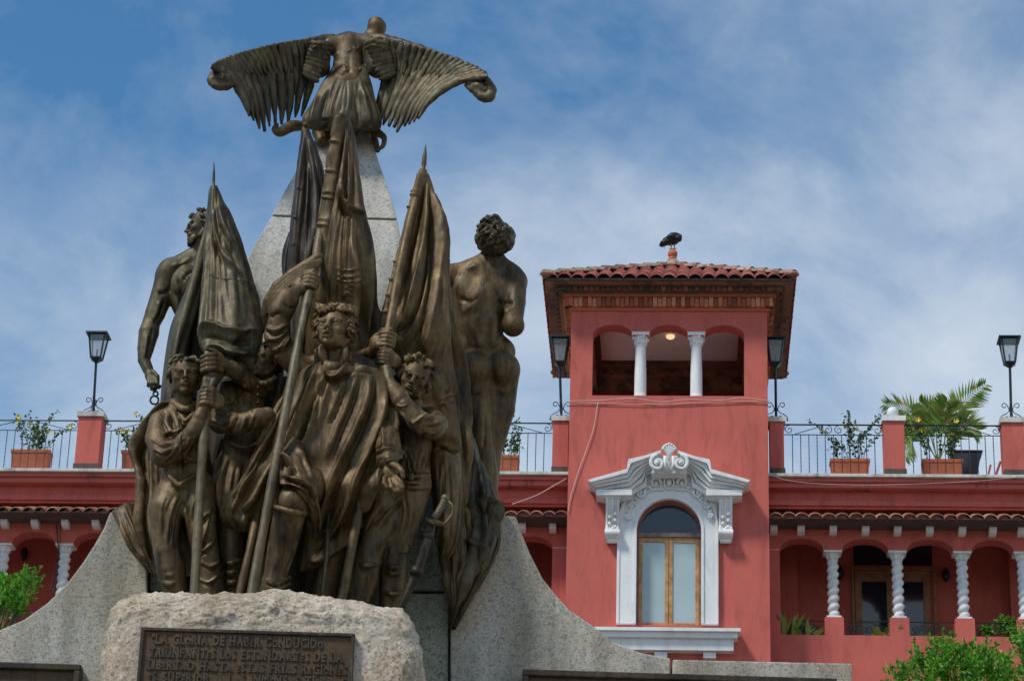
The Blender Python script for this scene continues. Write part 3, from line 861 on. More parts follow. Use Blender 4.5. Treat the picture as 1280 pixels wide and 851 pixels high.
# ---------------- flag 1 (left)
def flag1():
    t = root('bronze_flag', 250, 480, -.2, 'furled bronze flag at the far left with needle finial and broad swelling cloth', 'flag', GF)
    mb = MB(); spear(mb, [(239, 806, -.9), (242.5, 748, -.88), (251, 600, -.84), (257.5, 500, -.78), (261, 440, -.55), (264, 380, -.25), (266.5, 236, -.2)], 5.4)
    mb.build('staff', M['bronze_pole'], t, True, False)
    mb = MB(); q = JJ([(266.8, 240, -.2), (267, 234, -.2), (267, 231, -.2), (267.1, 226, -.2), (267.3, 216, -.2), (267.5, 203, -.2)])
    mb.tube(q, np.array([3.6, 3.2, 1.8, 1.9, 1.7, .4]) * PXM, 8); mb.build('finial', M['bronze_green'], t, True, False)
    rows = [(263, 232, 271, 232, -.2, .05), (260, 250, 279, 249, -.2, .09), (257, 285, 294, 280, -.22, .14), (254, 330, 310, 326, -.25, .19), (250, 380, 325, 380, -.3, .24), (247, 415, 329, 418, -.34, .27), (251, 436, 328, 450, -.36, .25), (262, 452, 322, 470, -.36, .17), (275, 462, 312, 478, -.34, .10)]
    V, F = loft(rows, 210, 160, folds=((5, .022, .4, .05, .8), (9, .010, 2.0, .2, .9)), rough=.006)
    st = Strokes()
    st.fan([(265, 236), (262, 300), (258, 400), (254, 430)], [(270, 236), (288, 285), (310, 350), (322, 400)], 7, 1.6, .020, 1, w2=5)
    st.add(3, .045, (268, 262), (272, 295), (284, 325), (297, 344)).add(2.5, -.04, (265, 268), (268, 300), (279, 330))
    st.add(3, .04, (272, 258), (281, 290), (292, 312)).add(2.2, -.03, (276, 285), (287, 312), (299, 338))
    st.add(4, .055, (248, 424), (256, 408), (272, 408), (296, 416), (320, 412)).add(4, -.05, (256, 424), (270, 420), (290, 428), (318, 426))
    st.add(4, .05, (256, 436), (274, 432), (296, 442), (322, 440)).add(3, -.05, (264, 446), (284, 446), (306, 456)).add(3, .045, (268, 452), (288, 456), (308, 466))
    st.add(3, -.04, (261, 250), (259, 320), (255, 380), (251, 420)).add(2.5, .03, (258, 280), (256, 340), (252, 390), (249, 418))
    st.add(1, .010, (258, 343), (275, 348), (300, 351), (318, 356))
    V = st.apply(V, F)
    rows = [(261, 236, 266, 236, -.1, .03), (256, 280, 263, 282, -.08, .06), (243, 330, 259, 332, -.05, .10), (229, 370, 250, 374, -.05, .12), (214, 405, 240, 410, -.05, .14), (207, 440, 236, 444, -.08, .15), (202, 480, 236, 484, -.1, .15), (199, 520, 236, 520, -.12, .13)]
    V2, F2 = loft(rows, 150, 90, folds=((4, .012, .4, .0, .8),))
    s2 = Strokes(); s2.fan([(262, 250), (240, 340), (208, 440), (202, 500)], [(264, 260), (256, 340), (236, 430), (232, 500)], 5, 2, .028, 7, w2=4)
    V2 = s2.apply(V2, F2)
    rows = [(262, 270, 268, 270, .02, .02), (250, 350, 275, 350, .06, .06), (230, 430, 290, 430, .06, .08), (225, 500, 300, 500, .05, .08)]
    V3, F3 = loft(rows, 60, 60, folds=((6, .02, 0, 0, 1),))
    # the bunch of cloth squeezed round the staff between the hands
    s = SDF(); limb(s, [(272, 462, -.60, 11), (264, 474, -.72, 10.5), (259, 488, -.76, 8.5), (258, 497, -.77, 7)], .03)
    for k in range(7):
        a = k * 2.4
        limb(s, [(263 + 8 * math.cos(a), 462 + 3 * math.sin(a), -.70 - .02 * math.sin(a), 2.6), (262 + 6 * math.cos(a + .7), 476, -.78, 3.2), (258 + 5 * math.cos(a + 1.6), 492, -.80, 2)], .006)
    V4, F4 = s.mesh(.007)
    V, F = join([(V, F), (V2, F2), (V3, F3), (V4, F4)])
    obj_from('flag_cloth', V, F, M['bronze_green'], t, True)
flag1()

# ---------------- flag 2 and 3 (centre)
def flag2():
    t = root('bronze_flag', 380, 400, -.1, 'narrow furled bronze flag with a small ball finial, left of the tallest flag', 'flag', GF)
    mb = MB(); spear(mb, [(287, 806, -.86), (299, 744, -.8), (318, 660, -.74), (345, 500, -.3), (367, 320, .04), (382, 160, .04)], 5.0); mb.build('staff', M['bronze'], t, True, False)
    mb = MB(); c = J(382.5, 156.5, .02); mb.ball(c, (4.3 * PXM, 4.3 * PXM, 4.6 * PXM)); mb.tube([c + (0, 0, .02), c + (0, 0, .04)], [.008, .002], 6); mb.build('finial', M['bronze_green'], t, True, False)
    rows = [(376.5, 162, 387, 162, .02, .04), (373, 190, 396, 186, .02, .07), (370, 215, 405, 212, .02, .09), (366, 250, 408, 246, .02, .12), (362, 290, 408, 290, .02, .15), (359, 330, 402, 330, 0, .15), (357, 370, 398, 370, -.02, .13), (355, 430, 395, 430, -.04, .10)]
    V, F = loft(rows, 200, 110, folds=((5, .015, .4, .05, .8),), rough=.004)
    st = Strokes(); st.fan([(379, 166), (374, 210), (368, 280), (364, 350)], [(385, 166), (398, 210), (402, 260), (398, 340)], 9, 1.4, .026, 2, w2=3)
    st.add(2.2, .02, (380, 168), (374, 240), (366, 330), (362, 370)).add(2.5, -.045, (383, 175), (381, 240), (375, 300), (372, 350))
    for y in (236, 272, 306): st.add(1.2, .014, (371 - (y - 236) * .1, y), (377 - (y - 236) * .1, y + 2))
    V = st.apply(V, F)
    rows = [(361, 290, 366, 290, .1, .03), (354, 310, 364, 312, .1, .05), (352, 325, 362, 328, .1, .05), (353, 342, 362, 345, .1, .06), (357, 352, 372, 365, .1, .06)]
    V2, F2 = loft(rows, 60, 60, folds=((4, .02, 0, 0, 1),)); V, F = join([(V, F), (V2, F2)])
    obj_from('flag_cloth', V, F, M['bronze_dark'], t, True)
    t = root('bronze_flag', 425, 400, -.1, 'tallest furled bronze flag in the centre, its spear point in front of the bird', 'flag', GF)
    mb = MB(); spear(mb, [(302, 806, -1.12), (314, 744, -1.06), (346, 572, -.98), (373, 430, -.80), (389, 355, -.62), (395, 325, -.42), (408, 240, -.22), (428, 145, -.32)], 5.6); mb.build('staff', M['bronze_pole'], t, True, False)
    mb = MB(); q = JJ([(427.5, 147, -.38), (428.3, 142, -.38), (429, 138, -.38), (430, 130, -.38), (431, 118, -.38), (432.5, 102, -.38)]); mb.tube(q, np.array([5, 5.2, 2.6, 4.2, 3.4, .5]) * PXM, 8); mb.build('finial', M['bronze_pole'], t, True, False)
    rows = [(423.5, 144, 435, 142, -.32, .04), (419, 170, 443, 170, -.3, .08), (413, 205, 448, 202, -.28, .11), (406, 250, 454, 246, -.26, .15), (398, 295, 462, 292, -.24, .19), (390, 335, 470, 335, -.2, .22), (382, 370, 472, 372, -.14, .22), (378, 400, 475, 402, -.08, .21), (376, 440, 480, 436, -.04, .18), (376, 480, 480, 480, 0, .12)]
    V, F = loft(rows, 260, 170, folds=((6, .018, .9, .05, .8), (11, .008, .2, .3, .9)), rough=.005)
    st = Strokes()
    # sleeve of cloth round the staff on the left edge
    st.add(6, .06, (426, 150), (413, 210), (400, 280), (390, 340), (385, 362), taper=False).add(2.2, -.06, (432, 160), (422, 215), (410, 285), (398, 345))
    for y in (178, 214, 240, 247, 274, 281, 300): st.add(1.3, .020, (427 - (y - 150) * .19 - 7, y + 3), (427 - (y - 150) * .19 + 7, y))
    st.fan([(432, 155), (424, 220), (412, 290), (404, 360), (400, 400)], [(438, 155), (448, 230), (456, 300), (462, 350), (466, 420)], 8, 1.8, .030, 3, w2=4.5)
    st.add(3.5, .05, (425, 232), (428, 250), (440, 262), (452, 270)).add(3, -.04, (424, 243), (428, 262), (438, 276))
    st.add(4, .05, (452, 258), (460, 300), (464, 350), (460, 400), (458, 430)).add(3, -.06, (446, 280), (452, 330), (452, 380), (450, 420))
    st.add(4, .05, (440, 300), (446, 350), (444, 390), (440, 420)).add(3.5, -.05, (470, 350), (468, 390), (466, 420)).add(3, .05, (474, 376), (474, 410), (470, 435))
    for y in (334, 342, 348): st.add(.9, .010, (418, y), (432, y + 5), (446, y + 3))
    for x, y in ((424, 352), (432, 362), (440, 358), (428, 372)): st.add(.9, .010, (x, y), (x + 6, y - 6), (x + 12, y - 2))
    V = st.apply(V, F)
    # cloth thrown back over the raised arm
    rows = [(352, 365, 366, 380, -.5, .05), (340, 372, 350, 390, -.45, .06), (331, 384, 344, 398, -.42, .05)]
    s = SDF(); limb(s, [(398, 322, -.5, 7), (384, 334, -.5, 9), (366, 345, -.48, 9), (348, 360, -.45, 9), (337, 377, -.42, 8), (332, 395, -.38, 7), (331, 412, -.35, 5)], .03)
    for k in range(4): limb(s, [(400 - k, 326 + k * 2, -.56, 3), (380, 332 + k * 4, -.58, 3.2), (358, 346 + k * 5, -.56, 3), (342, 362 + k * 6, -.52, 2.5), (334, 384 + k * 3, -.46, 2)], .008, 12)
    V2, F2 = s.mesh(.008); V, F = join([(V, F), (V2, F2)])
    obj_from('flag_cloth', V, F, M['bronze'], t, True)
flag2()

# ---------------- flag 4 (right)
def flag4():
    t = root('bronze_flag', 540, 480, -.1, 'furled bronze flag at the right, its cloth falling past the soldier to the granite', 'flag', GF)
    mb = MB(); spear(mb, [(418, 806, -.8), (427, 752, -.74), (445, 655, -.7), (481, 440, -.60), (505, 310, -.3), (529, 214, -.1)], 5.6); mb.build('staff', M['bronze'], t, True, False)
    mb = MB(); q = JJ([(528.6, 218, -.1), (529, 215, -.1), (529.2, 212.5, -.1), (529.5, 210, -.1), (530, 206, -.1), (530.8, 196, -.1), (532.3, 181, -.1)]); mb.tube(q, np.array([3, 4, 4, 2.2, 3.4, 3, .4]) * PXM, 8); mb.build('finial', M['bronze'], t, True, False)
    rows = [(525, 217, 536, 217, -.1, .04), (517, 245, 543, 243, -.1, .08), (508, 280, 549, 276, -.1, .12), (497, 315, 554, 314, -.12, .16), (486, 355, 559, 352, -.14, .20), (477, 390, 565, 390, -.14, .23), (475, 418, 571, 418, -.1, .23), (486, 445, 577, 442, -.04, .22), (500, 475, 582, 475, 0, .2), (520, 520, 588, 520, .02, .18), (532, 570, 590, 560, .02, .17), (540, 620, 590, 610, 0, .15), (545, 670, 592, 660, -.03, .14), (552, 715, 594, 708, -.05, .12), (558, 750, 584, 748, -.06, .09), (562, 783, 569, 783, -.06, .03)]
    V, F = loft(rows, 420, 180, folds=((5, .02, .4, .05, .5), (9, .010, 2.0, .2, .9)), rough=.006)
    st = Strokes()
    st.add(5, .05, (527, 222), (515, 270), (500, 330), (487, 385), (482, 415), taper=False).add(2.2, -.055, (532, 228), (523, 275), (509, 335), (496, 390))
    for y in (242, 246, 262, 330, 336, 352, 372, 392): st.add(1.3, .018, (527 - (y - 222) * .235 - 6, y + 2), (527 - (y - 222) * .235 + 7, y - 1))
    st.add(4, .055, (534, 232), (531, 290), (520, 350), (505, 395), (498, 412)).add(2.5, -.07, (537, 235), (538, 300), (531, 350), (516, 395), (500, 420))
    st.add(3.5, .04, (539, 235), (545, 300), (545, 350), (537, 410), (530, 440)).add(3, -.06, (541, 300), (539, 350), (528, 400), (517, 432))
    st.fan([(538, 226), (546, 300), (548, 380), (544, 450)], [(538, 226), (556, 330), (568, 400), (580, 480)], 6, 1.8, .030, 5, w2=5)
    st.add(3, .05, (556, 330), (566, 390), (577, 450), (584, 520), (585, 580)).add(2.4, -.05, (552, 335), (561, 395), (571, 455), (577, 520), (578, 580))
    st.fan([(556, 440), (560, 500), (568, 560), (570, 620)], [(578, 470), (583, 520), (588, 570), (588, 620)], 4, 2.2, .03, 15, w2=3)
    st.fan([(548, 600), (548, 650), (552, 700), (562, 770)], [(588, 600), (588, 660), (590, 700), (567, 772)], 5, 3.5, .05, 8, w2=2)
    st.add(4, .06, (544, 600), (548, 620), (562, 632), (566, 660), (560, 700)).add(4, -.06, (552, 600), (560, 618), (572, 636), (574, 660))
    for a, b in (((552, 500), (566, 494)), ((556, 490), (562, 482)), ((566, 486), (574, 480)), ((550, 508), (560, 512)), ((562, 504), (576, 496))): st.add(.9, .012, a, ((a[0] + b[0]) / 2, a[1] - 5), b)
    V = st.apply(V, F); obj_from('flag_cloth', V, F, M['bronze'], t, True)
flag4()

# ---------------- the standing nude at the right, seen from behind
def nude_right():
    t = root('bronze_statue', 605, 480, .45, 'bronze nude man at the right seen from behind, right arm bent forward', 'statue', GS)
    s = SDF(); k = .045
    # trunk
    limb(s, [(606, 340, .46, 17), (604, 380, .44, 27), (602, 410, .45, 26), (606, 440, .48, 25)], .05); limb(s, [(582, 370, .5, 22), (582, 410, .5, 17), (588, 440, .5, 18)], .05)
    limb(s, [(572, 343, .48, 15), (600, 334, .44, 13), (636, 342, .48, 14)], k)                  # shoulder girdle
    s.ell(J(588, 372, .50), np.array([26, 24, 42]) * PXM * np.array([1, .9, 1]), rotm(0, 0, 6), k); s.ell(J(625, 372, .50), np.array([24, 24, 40]) * PXM, rotm(0, 0, -10), k)
    s.ell(J(585, 356, .39), np.array([17, 7, 20]) * PXM, rotm(0, 0, 22), .03); s.ell(J(627, 358, .39), np.array([17, 7, 20]) * PXM, rotm(0, 0, -22), .03)   # shoulder blades
    s.ell(J(597, 340, .40), np.array([13, 9, 13]) * PXM, None, .03); s.ell(J(618, 340, .40), np.array([13, 9, 13]) * PXM, None, .03)
    limb(s, [(602, 400, .33, 7), (600, 430, .36, 6)], .03); limb(s, [(616, 400, .33, 7), (616, 430, .36, 6)], .03)
    s.chain(JJ([(607, 338, .225), (608, 370, .245), (609, 400, .25), (610, 430, .27)]), [.020, .020, .022, .020], .05, 8, True)   # spine furrow
    limb(s, [(614, 330, .44, 14), (617, 300, .42, 13)], .03); limb(s, [(616, 320, .44, 10), (590, 335, .46, 11)], .04); limb(s, [(616, 320, .44, 10), (640, 343, .46, 11)], .04)
                                         # neck
    # right arm: deltoid, upper arm, elbow, forearm forward
    s.ell(J(643, 350, .46), np.array([15.5, 16, 19]) * PXM, rotm(0, 0, -25), .03)
    limb(s, [(645, 352, .44, 14), (645, 378, .38, 12.5), (641, 402, .34, 13)], .03); s.ell(J(642, 407, .33), np.array([14, 14, 13]) * PXM, None, .02)
    limb(s, [(641, 408, .36, 12.5), (634, 402, .75, 10), (626, 396, 1.0, 7)], .03)
    # left arm
    s.ell(J(563, 346, .46), np.array([13, 15, 17]) * PXM, None, .03); limb(s, [(560, 350, .46, 12), (553, 385, .52, 10), (560, 410, .8, 9)], .03)
    # pelvis and buttocks
    limb(s, [(592, 440, .50, 19), (626, 440, .50, 19)], .05)
    s.ell(J(592, 462, .40), np.array([24.5, 22, 24]) * PXM, rotm(0, 0, 8), .04); s.ell(J(629, 462, .42), np.array([22, 22, 24]) * PXM, rotm(0, 0, -8), .04)
    limb(s, [(611, 470, .46, 15), (611, 500, .46, 13), (611, 530, .47, 8)], .03); s.chain(JJ([(611, 446, .235), (612, 462, .215), (611, 484, .27)]), [.005, .009, .010], .02, 6, True)
    # legs
    limb(s, [(596, 478, .46, 19), (600, 520, .44, 16.5), (604, 556, .42, 12), (607, 570, .42, 12), (609, 592, .43, 13.5), (614, 620, .42, 8.5), (618, 640, .40, 7.5)], .03)
    limb(s, [(630, 478, .48, 18), (628, 512, .50, 16), (621, 548, .52, 12), (616, 566, .52, 11), (612, 600, .52, 12), (608, 640, .5, 8)], .03)
    s.cap(J(618, 640, .42), J(612, 648, .1), .045, .035, .02)
    s.chain(JJ([(606, 548, .22), (606, 566, .24)]), [.01, .012], .02, None, True)
    V, F = s.mesh(VX)
    V = smooth_mesh(V, F, 1)
    st = Strokes()
    st.add(6, .018, (578, 392), (588, 384), (596, 370)).add(6, .018, (636, 392), (628, 384), (620, 370)).add(4, -.018, (575, 372), (588, 378), (598, 372)).add(4, -.018, (642, 378), (630, 380), (620, 374))
    st.add(5, .014, (590, 405), (594, 420), (598, 432)).add(5, .014, (628, 402), (624, 420), (619, 432)).add(3, -.016, (574, 488), (588, 493), (604, 488)).add(3, -.016, (618, 490), (632, 494), (645, 486))
    st.add(4, .014, (600, 330), (585, 336), (572, 342)).add(4, .012, (632, 336), (641, 340), (650, 350))
    st.add(3, -.012, (607, 520), (606, 545), (604, 560)).add(5, .015, (600, 575), (604, 592), (608, 606))
    V = st.apply(V, F)
    obj_from('body', V, F, M['bronze'], t, True)
    R = rotm(180, -4, 0); c = J(619, 302, .36)
    s = hair_sdf(c, .30, R, 4, 100, .44, .9, .05, -.34, 0, 2.4, (.6, 0, -.1)); s.ell(c + np.array([0, -.02, .01]), np.array([.146, .13, .118]), None, .03)
    V, F = s.mesh(.006); obj_from('hair', V, F, M['bronze_green'], t, True)
    # drapery falling beside the legs
    rows = [(570, 536, 594, 548, .20, .10), (574, 566, 602, 576, .17, .15), (578, 604, 615, 608, .14, .18), (582, 636, 625, 636, .10, .19), (583, 668, 626.5, 666, .06, .19), (579, 700, 620, 697, .02, .17), (571, 732, 603, 728, -.02, .13), (565, 762, 586, 757, -.05, .08), (561, 786, 569, 787, -.06, .03)]
    V, F = loft(rows, 240, 130, folds=((4, .03, .5, .05, .5), (7, .014, .2, .1, .8)), rough=.006)
    st = Strokes(); st.fan([(582, 552), (586, 630), (586, 690), (566, 765)], [(596, 556), (618, 632), (618, 680), (584, 745)], 7, 2.6, .05, 21, w2=3)
    st.add(4, .06, (594, 634), (606, 628), (618, 634), (622, 655)).add(3, -.06, (598, 646), (608, 640), (616, 650), (616, 672)).add(3.5, .05, (590, 672), (602, 690), (600, 720))
    V = st.apply(V, F); obj_from('drapery', V, F, M['bronze_green'], t, True)
nude_right()

# ---------------- the nude at the left
def nude_left():
    t = root('bronze_statue', 232, 480, .45, 'bearded bronze nude man at the far left behind the flag, chain at his wrist', 'statue', GS)
    s = SDF()
    limb(s, [(246, 345, .48, 26), (246, 385, .46, 26), (246, 420, .48, 22), (246, 450, .5, 24), (246, 480, .5, 26)], .05)
    limb(s, [(216, 338, .42, 15), (240, 324, .44, 14), (282, 334, .48, 15)], .04)
    s.ell(J(210, 341, .42), np.array([15, 16, 20]) * PXM, rotm(0, 0, 14), .03)
    s.ell(J(232, 350, .30), np.array([18, 9, 22]) * PXM, rotm(0, 0, 20), .03)
    s.ell(J(228, 372, .42), np.array([16, 18, 30]) * PXM, rotm(0, 0, -6), .03)
    limb(s, [(208, 346, .42, 14), (203, 368, .42, 14.5), (194, 392, .42, 13), (189, 404, .42, 11.5), (186, 416, .40, 13), (182, 436, .37, 10.5), (180, 450, .34, 7.8), (185, 462, .32, 7)], .025)
    # hand hanging, fingers half closed
    s.ell(J(189, 470, .30), np.array([8, 6, 10]) * PXM, rotm(0, 0, -30), .015)
    for i, (x, y) in enumerate(((184, 482), (188, 486), (192, 487), (197, 484))):
        s.chain(JJ([(186 + i * 2.6, 472, .27), ((186 + i * 2.6 + x) / 2 + 1, 479, .24), (x + 1.5, y, .26), (x + 3.5, y - 1.5, .29)]), [.016, .015, .014, .011], .005)
    s.chain(JJ([(191, 464, .27), (197, 470, .25), (198, 478, .26)]), [.016, .015, .011], .008)
    limb(s, [(290, 345, .48, 14), (300, 380, .5, 12), (295, 420, .6, 10)], .03)
    for x in (234, 262): limb(s, [(x, 480, .5, 20), (x, 540, .5, 16), (x, 580, .5, 12), (x, 610, .52, 13), (x, 650, .5, 8)], .03)
    limb(s, [(250, 322, .42, 12), (251, 300, .40, 11.5)], .03)
    V, F = s.mesh(VX)
    st = Strokes()
    st.add(4, .018, (215, 332), (228, 330), (240, 322)).add(3, -.018, (221, 348), (226, 362), (224, 385)).add(3, -.016, (213, 360), (206, 366), (197, 366)).add(3.5, .016, (200, 375), (196, 390), (190, 402)).add(2.5, -.014, (206, 375), (201, 392), (193, 406))
    st.add(3, .016, (184, 418), (182, 434), (180, 448)).add(2.5, -.014, (191, 410), (188, 428), (184, 446)).add(3, .014, (228, 340), (236, 352), (238, 366)).add(3, -.014, (228, 352), (236, 342), (244, 338))
    V = st.apply(V, F)
    R, _w = rotm(-82, 6, 0), None
    hs = SDF(); head_sdf(hs, J(253, 284, .38), .265, -80, 6, 0, .3, .5)
    V2, F2 = hs.mesh(VH); V, F = join([(V, F), (V2, F2)])
    obj_from('body', V, F, M['bronze_green'], t, True)
    h = hair_sdf(J(253, 284, .38), .265, R, 8, 60, .24, 1.4, .06, -.3, .05)
    c = J(253, 284, .38)
    for i in range(16):
        rng = np.random.default_rng(i); z = rng.uniform(-.42, -.28); x = rng.uniform(-.17, .17)
        a = np.array([x, -.30 + abs(x) * .5, z]); b_ = a + np.array([rng.uniform(-.04, .04), -.10, -.10]); e = b_ + np.array([rng.uniform(-.05, .05), -.02, -.08])
        h.chain([c + R @ (q * .265) for q in (a, b_, e)], [.016, .014, .006], .005)
    V, F = h.mesh(.006); obj_from('hair', V, F, M['bronze_green'], t, True)
    mb = MB()
    for i, (x, y, r) in enumerate(((190.5, 481, 3.6), (193, 487, 3.2), (194.5, 492, 3.0), (193, 500, 5.2))):
        a = np.linspace(0, 2 * math.pi, 15); q = [J(x + r * math.cos(b) * (1 if i % 2 == 0 or i == 3 else .45), y + r * math.sin(b), .25 + (.03 * math.sin(b) if i % 2 else 0)) for b in a]
        mb.tube(q, 1.25 * PXM, 6, False)
    mb.build('chain', M['bronze_dark'], t, True, False)
nude_left()

# ---------------- soldier at the left holding the staff
def soldier_left():
    t = root('bronze_statue', 235, 740, -.5, 'bronze soldier at the left in cloak and waistcoat, fist round the flag staff', 'statue', GS)
    s = SDF(); k = .035
    limb(s, [(228, 512, -.50, 15), (226, 545, -.50, 23), (232, 580, -.50, 20), (236, 606, -.50, 21)], .05)     # trunk
    limb(s, [(202, 526, -.46, 12), (228, 512, -.48, 13), (252, 520, -.46, 12)], k)
    limb(s, [(200, 528, -.48, 13.5), (197, 548, -.54, 15), (205, 568, -.62, 14.5)], .025)                            # upper arm
    limb(s, [(205, 569, -.62, 14.5), (225, 560, -.74, 13), (242, 540, -.80, 10.5), (250, 522, -.82, 8.6)], .02)     # forearm
    limb(s, [(243, 540, -.80, 11.2), (247, 532, -.81, 10.6)], .006)                                                # cuff
    # fist
    w = fist(s, J(257, 500, -.80), J(258, 470, -.78) - J(256, 520, -.82), TOV + np.array([.25, 0, 0]), .155, .034, 1)
    limb(s, [(250, 522, -.82, 7.5), (254, 510, -.80, 8)], .02)
    # waistcoat points
    s.ell(J(228, 590, -.60), np.array([22, 10, 14]) * PXM, rotm(0, 0, -14), .02)
    s.chain(JJ([(212, 596, -.66), (224, 606, -.67), (229, 602, -.67), (246, 593, -.65)]), [.016, .018, .014, .014], .006, 8)
    # collar and lapels
    limb(s, [(216, 503, -.56, 4.5), (232, 512, -.62, 4.5), (247, 503, -.56, 4)], .01, 8); limb(s, [(214, 508, -.56, 4), (222, 530, -.68, 4), (232, 556, -.70, 3)], .01, 8)
    for y in (540, 549, 558, 567, 576, 585): s.ell(J(230 + (y - 540) * .05, y, -.50 - .205 + (y - 560) * .0002), .012, None, .003)
    limb(s, [(240, 512, -.58, 3.4), (246, 528, -.66, 3.2), (240, 548, -.70, 2.6), (238, 570, -.68, 2.2)], .006, 12)
    limb(s, [(212, 512, -.58, 3.2), (208, 528, -.66, 3.2), (216, 540, -.70, 2.8), (226, 536, -.72, 1.8)], .006, 12)
    limb(s, [(226, 520, -.66, 3), (232, 526, -.70, 3), (240, 519, -.66, 3)], .006, 8)
    # legs
    limb(s, [(222, 608, -.50, 22), (208, 636, -.54, 20.5), (206, 668, -.54, 16), (208, 690, -.54, 15.5), (214, 712, -.52, 17), (221, 745, -.5, 13.5), (222, 801, -.5, 12)], .03)
    limb(s, [(246, 608, -.50, 21), (250, 640, -.56, 19.5), (253, 668, -.58, 16.5), (258, 700, -.56, 15.5), (264, 735, -.54, 14.5), (264, 801, -.5, 12)], .03)
    s.ell(J(236, 622, -.52), np.array([20, 17, 18]) * PXM, None, .03)
    for y, r in ((700, 18.5), (706, 17.5), (716, 18), (727, 16.5)): s.chain(JJ([(214 - r + 1, y - 3, -.50), (212, y + 3, -.60), (214 + r - 3, y - 2, -.52)]), [.012, .016, .012], .012, 8)
    limb(s, [(222, 802, -.52, 11), (216, 808, -.78, 9)], .02); limb(s, [(264, 802, -.52, 11), (268, 808, -.78, 9)], .02)
    V, F = s.mesh(VX)
    st = Strokes()
    for a in (((196, 536), (206, 542), (214, 538)), ((188, 548), (200, 556), (214, 552)), ((190, 560), (202, 566), (214, 560)), ((206, 576), (216, 566), (222, 556)), ((216, 574), (226, 562), (230, 552)), ((228, 566), (234, 554), (238, 546))):
        st.add(2.2, .015, *a).add(1.8, -.017, *[(x + 2.5, y + 3) for x, y in a])
    st.fan([(206, 616), (196, 640), (196, 680)], [(232, 614), (222, 640), (216, 690)], 4, 2.2, .018, 5)
    for a in (((214, 612), (226, 628), (230, 646)), ((252, 612), (242, 630), (238, 652)), ((262, 640), (250, 650), (240, 668)), ((268, 676), (256, 686), (244, 690)), ((246, 700), (262, 708), (276, 700)), ((246, 722), (260, 728), (274, 718)), ((248, 690), (258, 660), (262, 640))):
        st.add(2.4, .015, *a).add(2, -.017, *[(x + 3, y + 3) for x, y in a])
    for y in (548, 562, 576): st.add(1.6, .016, (229, y), (230, y + 1))
    st.add(1.6, -.022, (225, 520), (228, 560), (229, 600))
    V = st.apply(V, F)
    c = J(231, 471, -.60); hs = SDF(); R, _ = head_sdf(hs, c, .305, 8, 4, -3, .05, .62, .012)
    V2, F2 = hs.mesh(VH); V, F = join([(V, F), (V2, F2)]); obj_from('body', V, F, M['bronze'], t, True)
    h = hair_sdf(c, .305, R, 12, 75, .30, 1.0, .05, -.42, .02, 1.0); V, F = h.mesh(.0055); obj_from('hair', V, F, M['bronze_green'], t, True)
    # cloak
    rows = [(212, 496, 246, 502, -.42, .06), (199, 508, 254, 512, -.38, .08), (188, 522, 256, 528, -.34, .10), (176, 540, 256, 546, -.30, .11), (164, 560, 262, 568, -.28, .11), (168, 588, 266, 592, -.28, .13), (170, 612, 268, 614, -.28, .14), (168, 640, 272, 640, -.28, .15), (174, 672, 276, 672, -.28, .15), (184, 700, 276, 700, -.28, .13), (192, 716, 270, 722, -.28, .08)]
    V, F = loft(rows, 220, 170, folds=((7, .022, .4, .05, .6), (12, .010, 1, .2, .8)), rough=.006)
    st = Strokes()
    st.add(4, .06, (232, 503), (206, 508), (186, 530), (169, 556), (172, 584)).add(3.5, -.06, (222, 514), (200, 522), (186, 544), (178, 570), (184, 596))
    st.fan([(176, 540), (166, 565), (172, 600), (170, 650), (184, 700)], [(196, 550), (196, 590), (196, 620), (194, 650), (200, 710)], 6, 2.2, .045, 31, w2=3.5)
    V = st.apply(V, F)
    rows = [(146, 634, 162, 626, -.16, .04), (140, 640, 168, 634, -.16, .08), (146, 654, 172, 648, -.18, .10), (154, 670, 178, 664, -.2, .11), (162, 686, 186, 682, -.2, .10), (172, 700, 192, 700, -.22, .08), (186, 716, 196, 716, -.22, .04)]
    V2, F2 = loft(rows, 110, 100, folds=((5, .02, .4, .05, .5),)); st = Strokes(); st.fan([(146, 636), (150, 655), (166, 690), (186, 712)], [(162, 632), (170, 652), (184, 688), (192, 712)], 4, 2.2, .04, 33); V2 = st.apply(V2, F2)
    # front edge of the cloak in front of the far leg
    rows = [(236, 600, 246, 596, -.36, .05), (250, 620, 272, 612, -.34, .07), (258, 650, 276, 645, -.32, .08), (262, 690, 278, 690, -.3, .07), (262, 720, 276, 724, -.3, .04)]
    V3, F3 = loft(rows, 80, 60, folds=((5, .02, .4, .05, .5),))
    V, F = join([(V, F), (V2, F2), (V3, F3)]); obj_from('cloak', V, F, M['bronze'], t, True)
soldier_left()

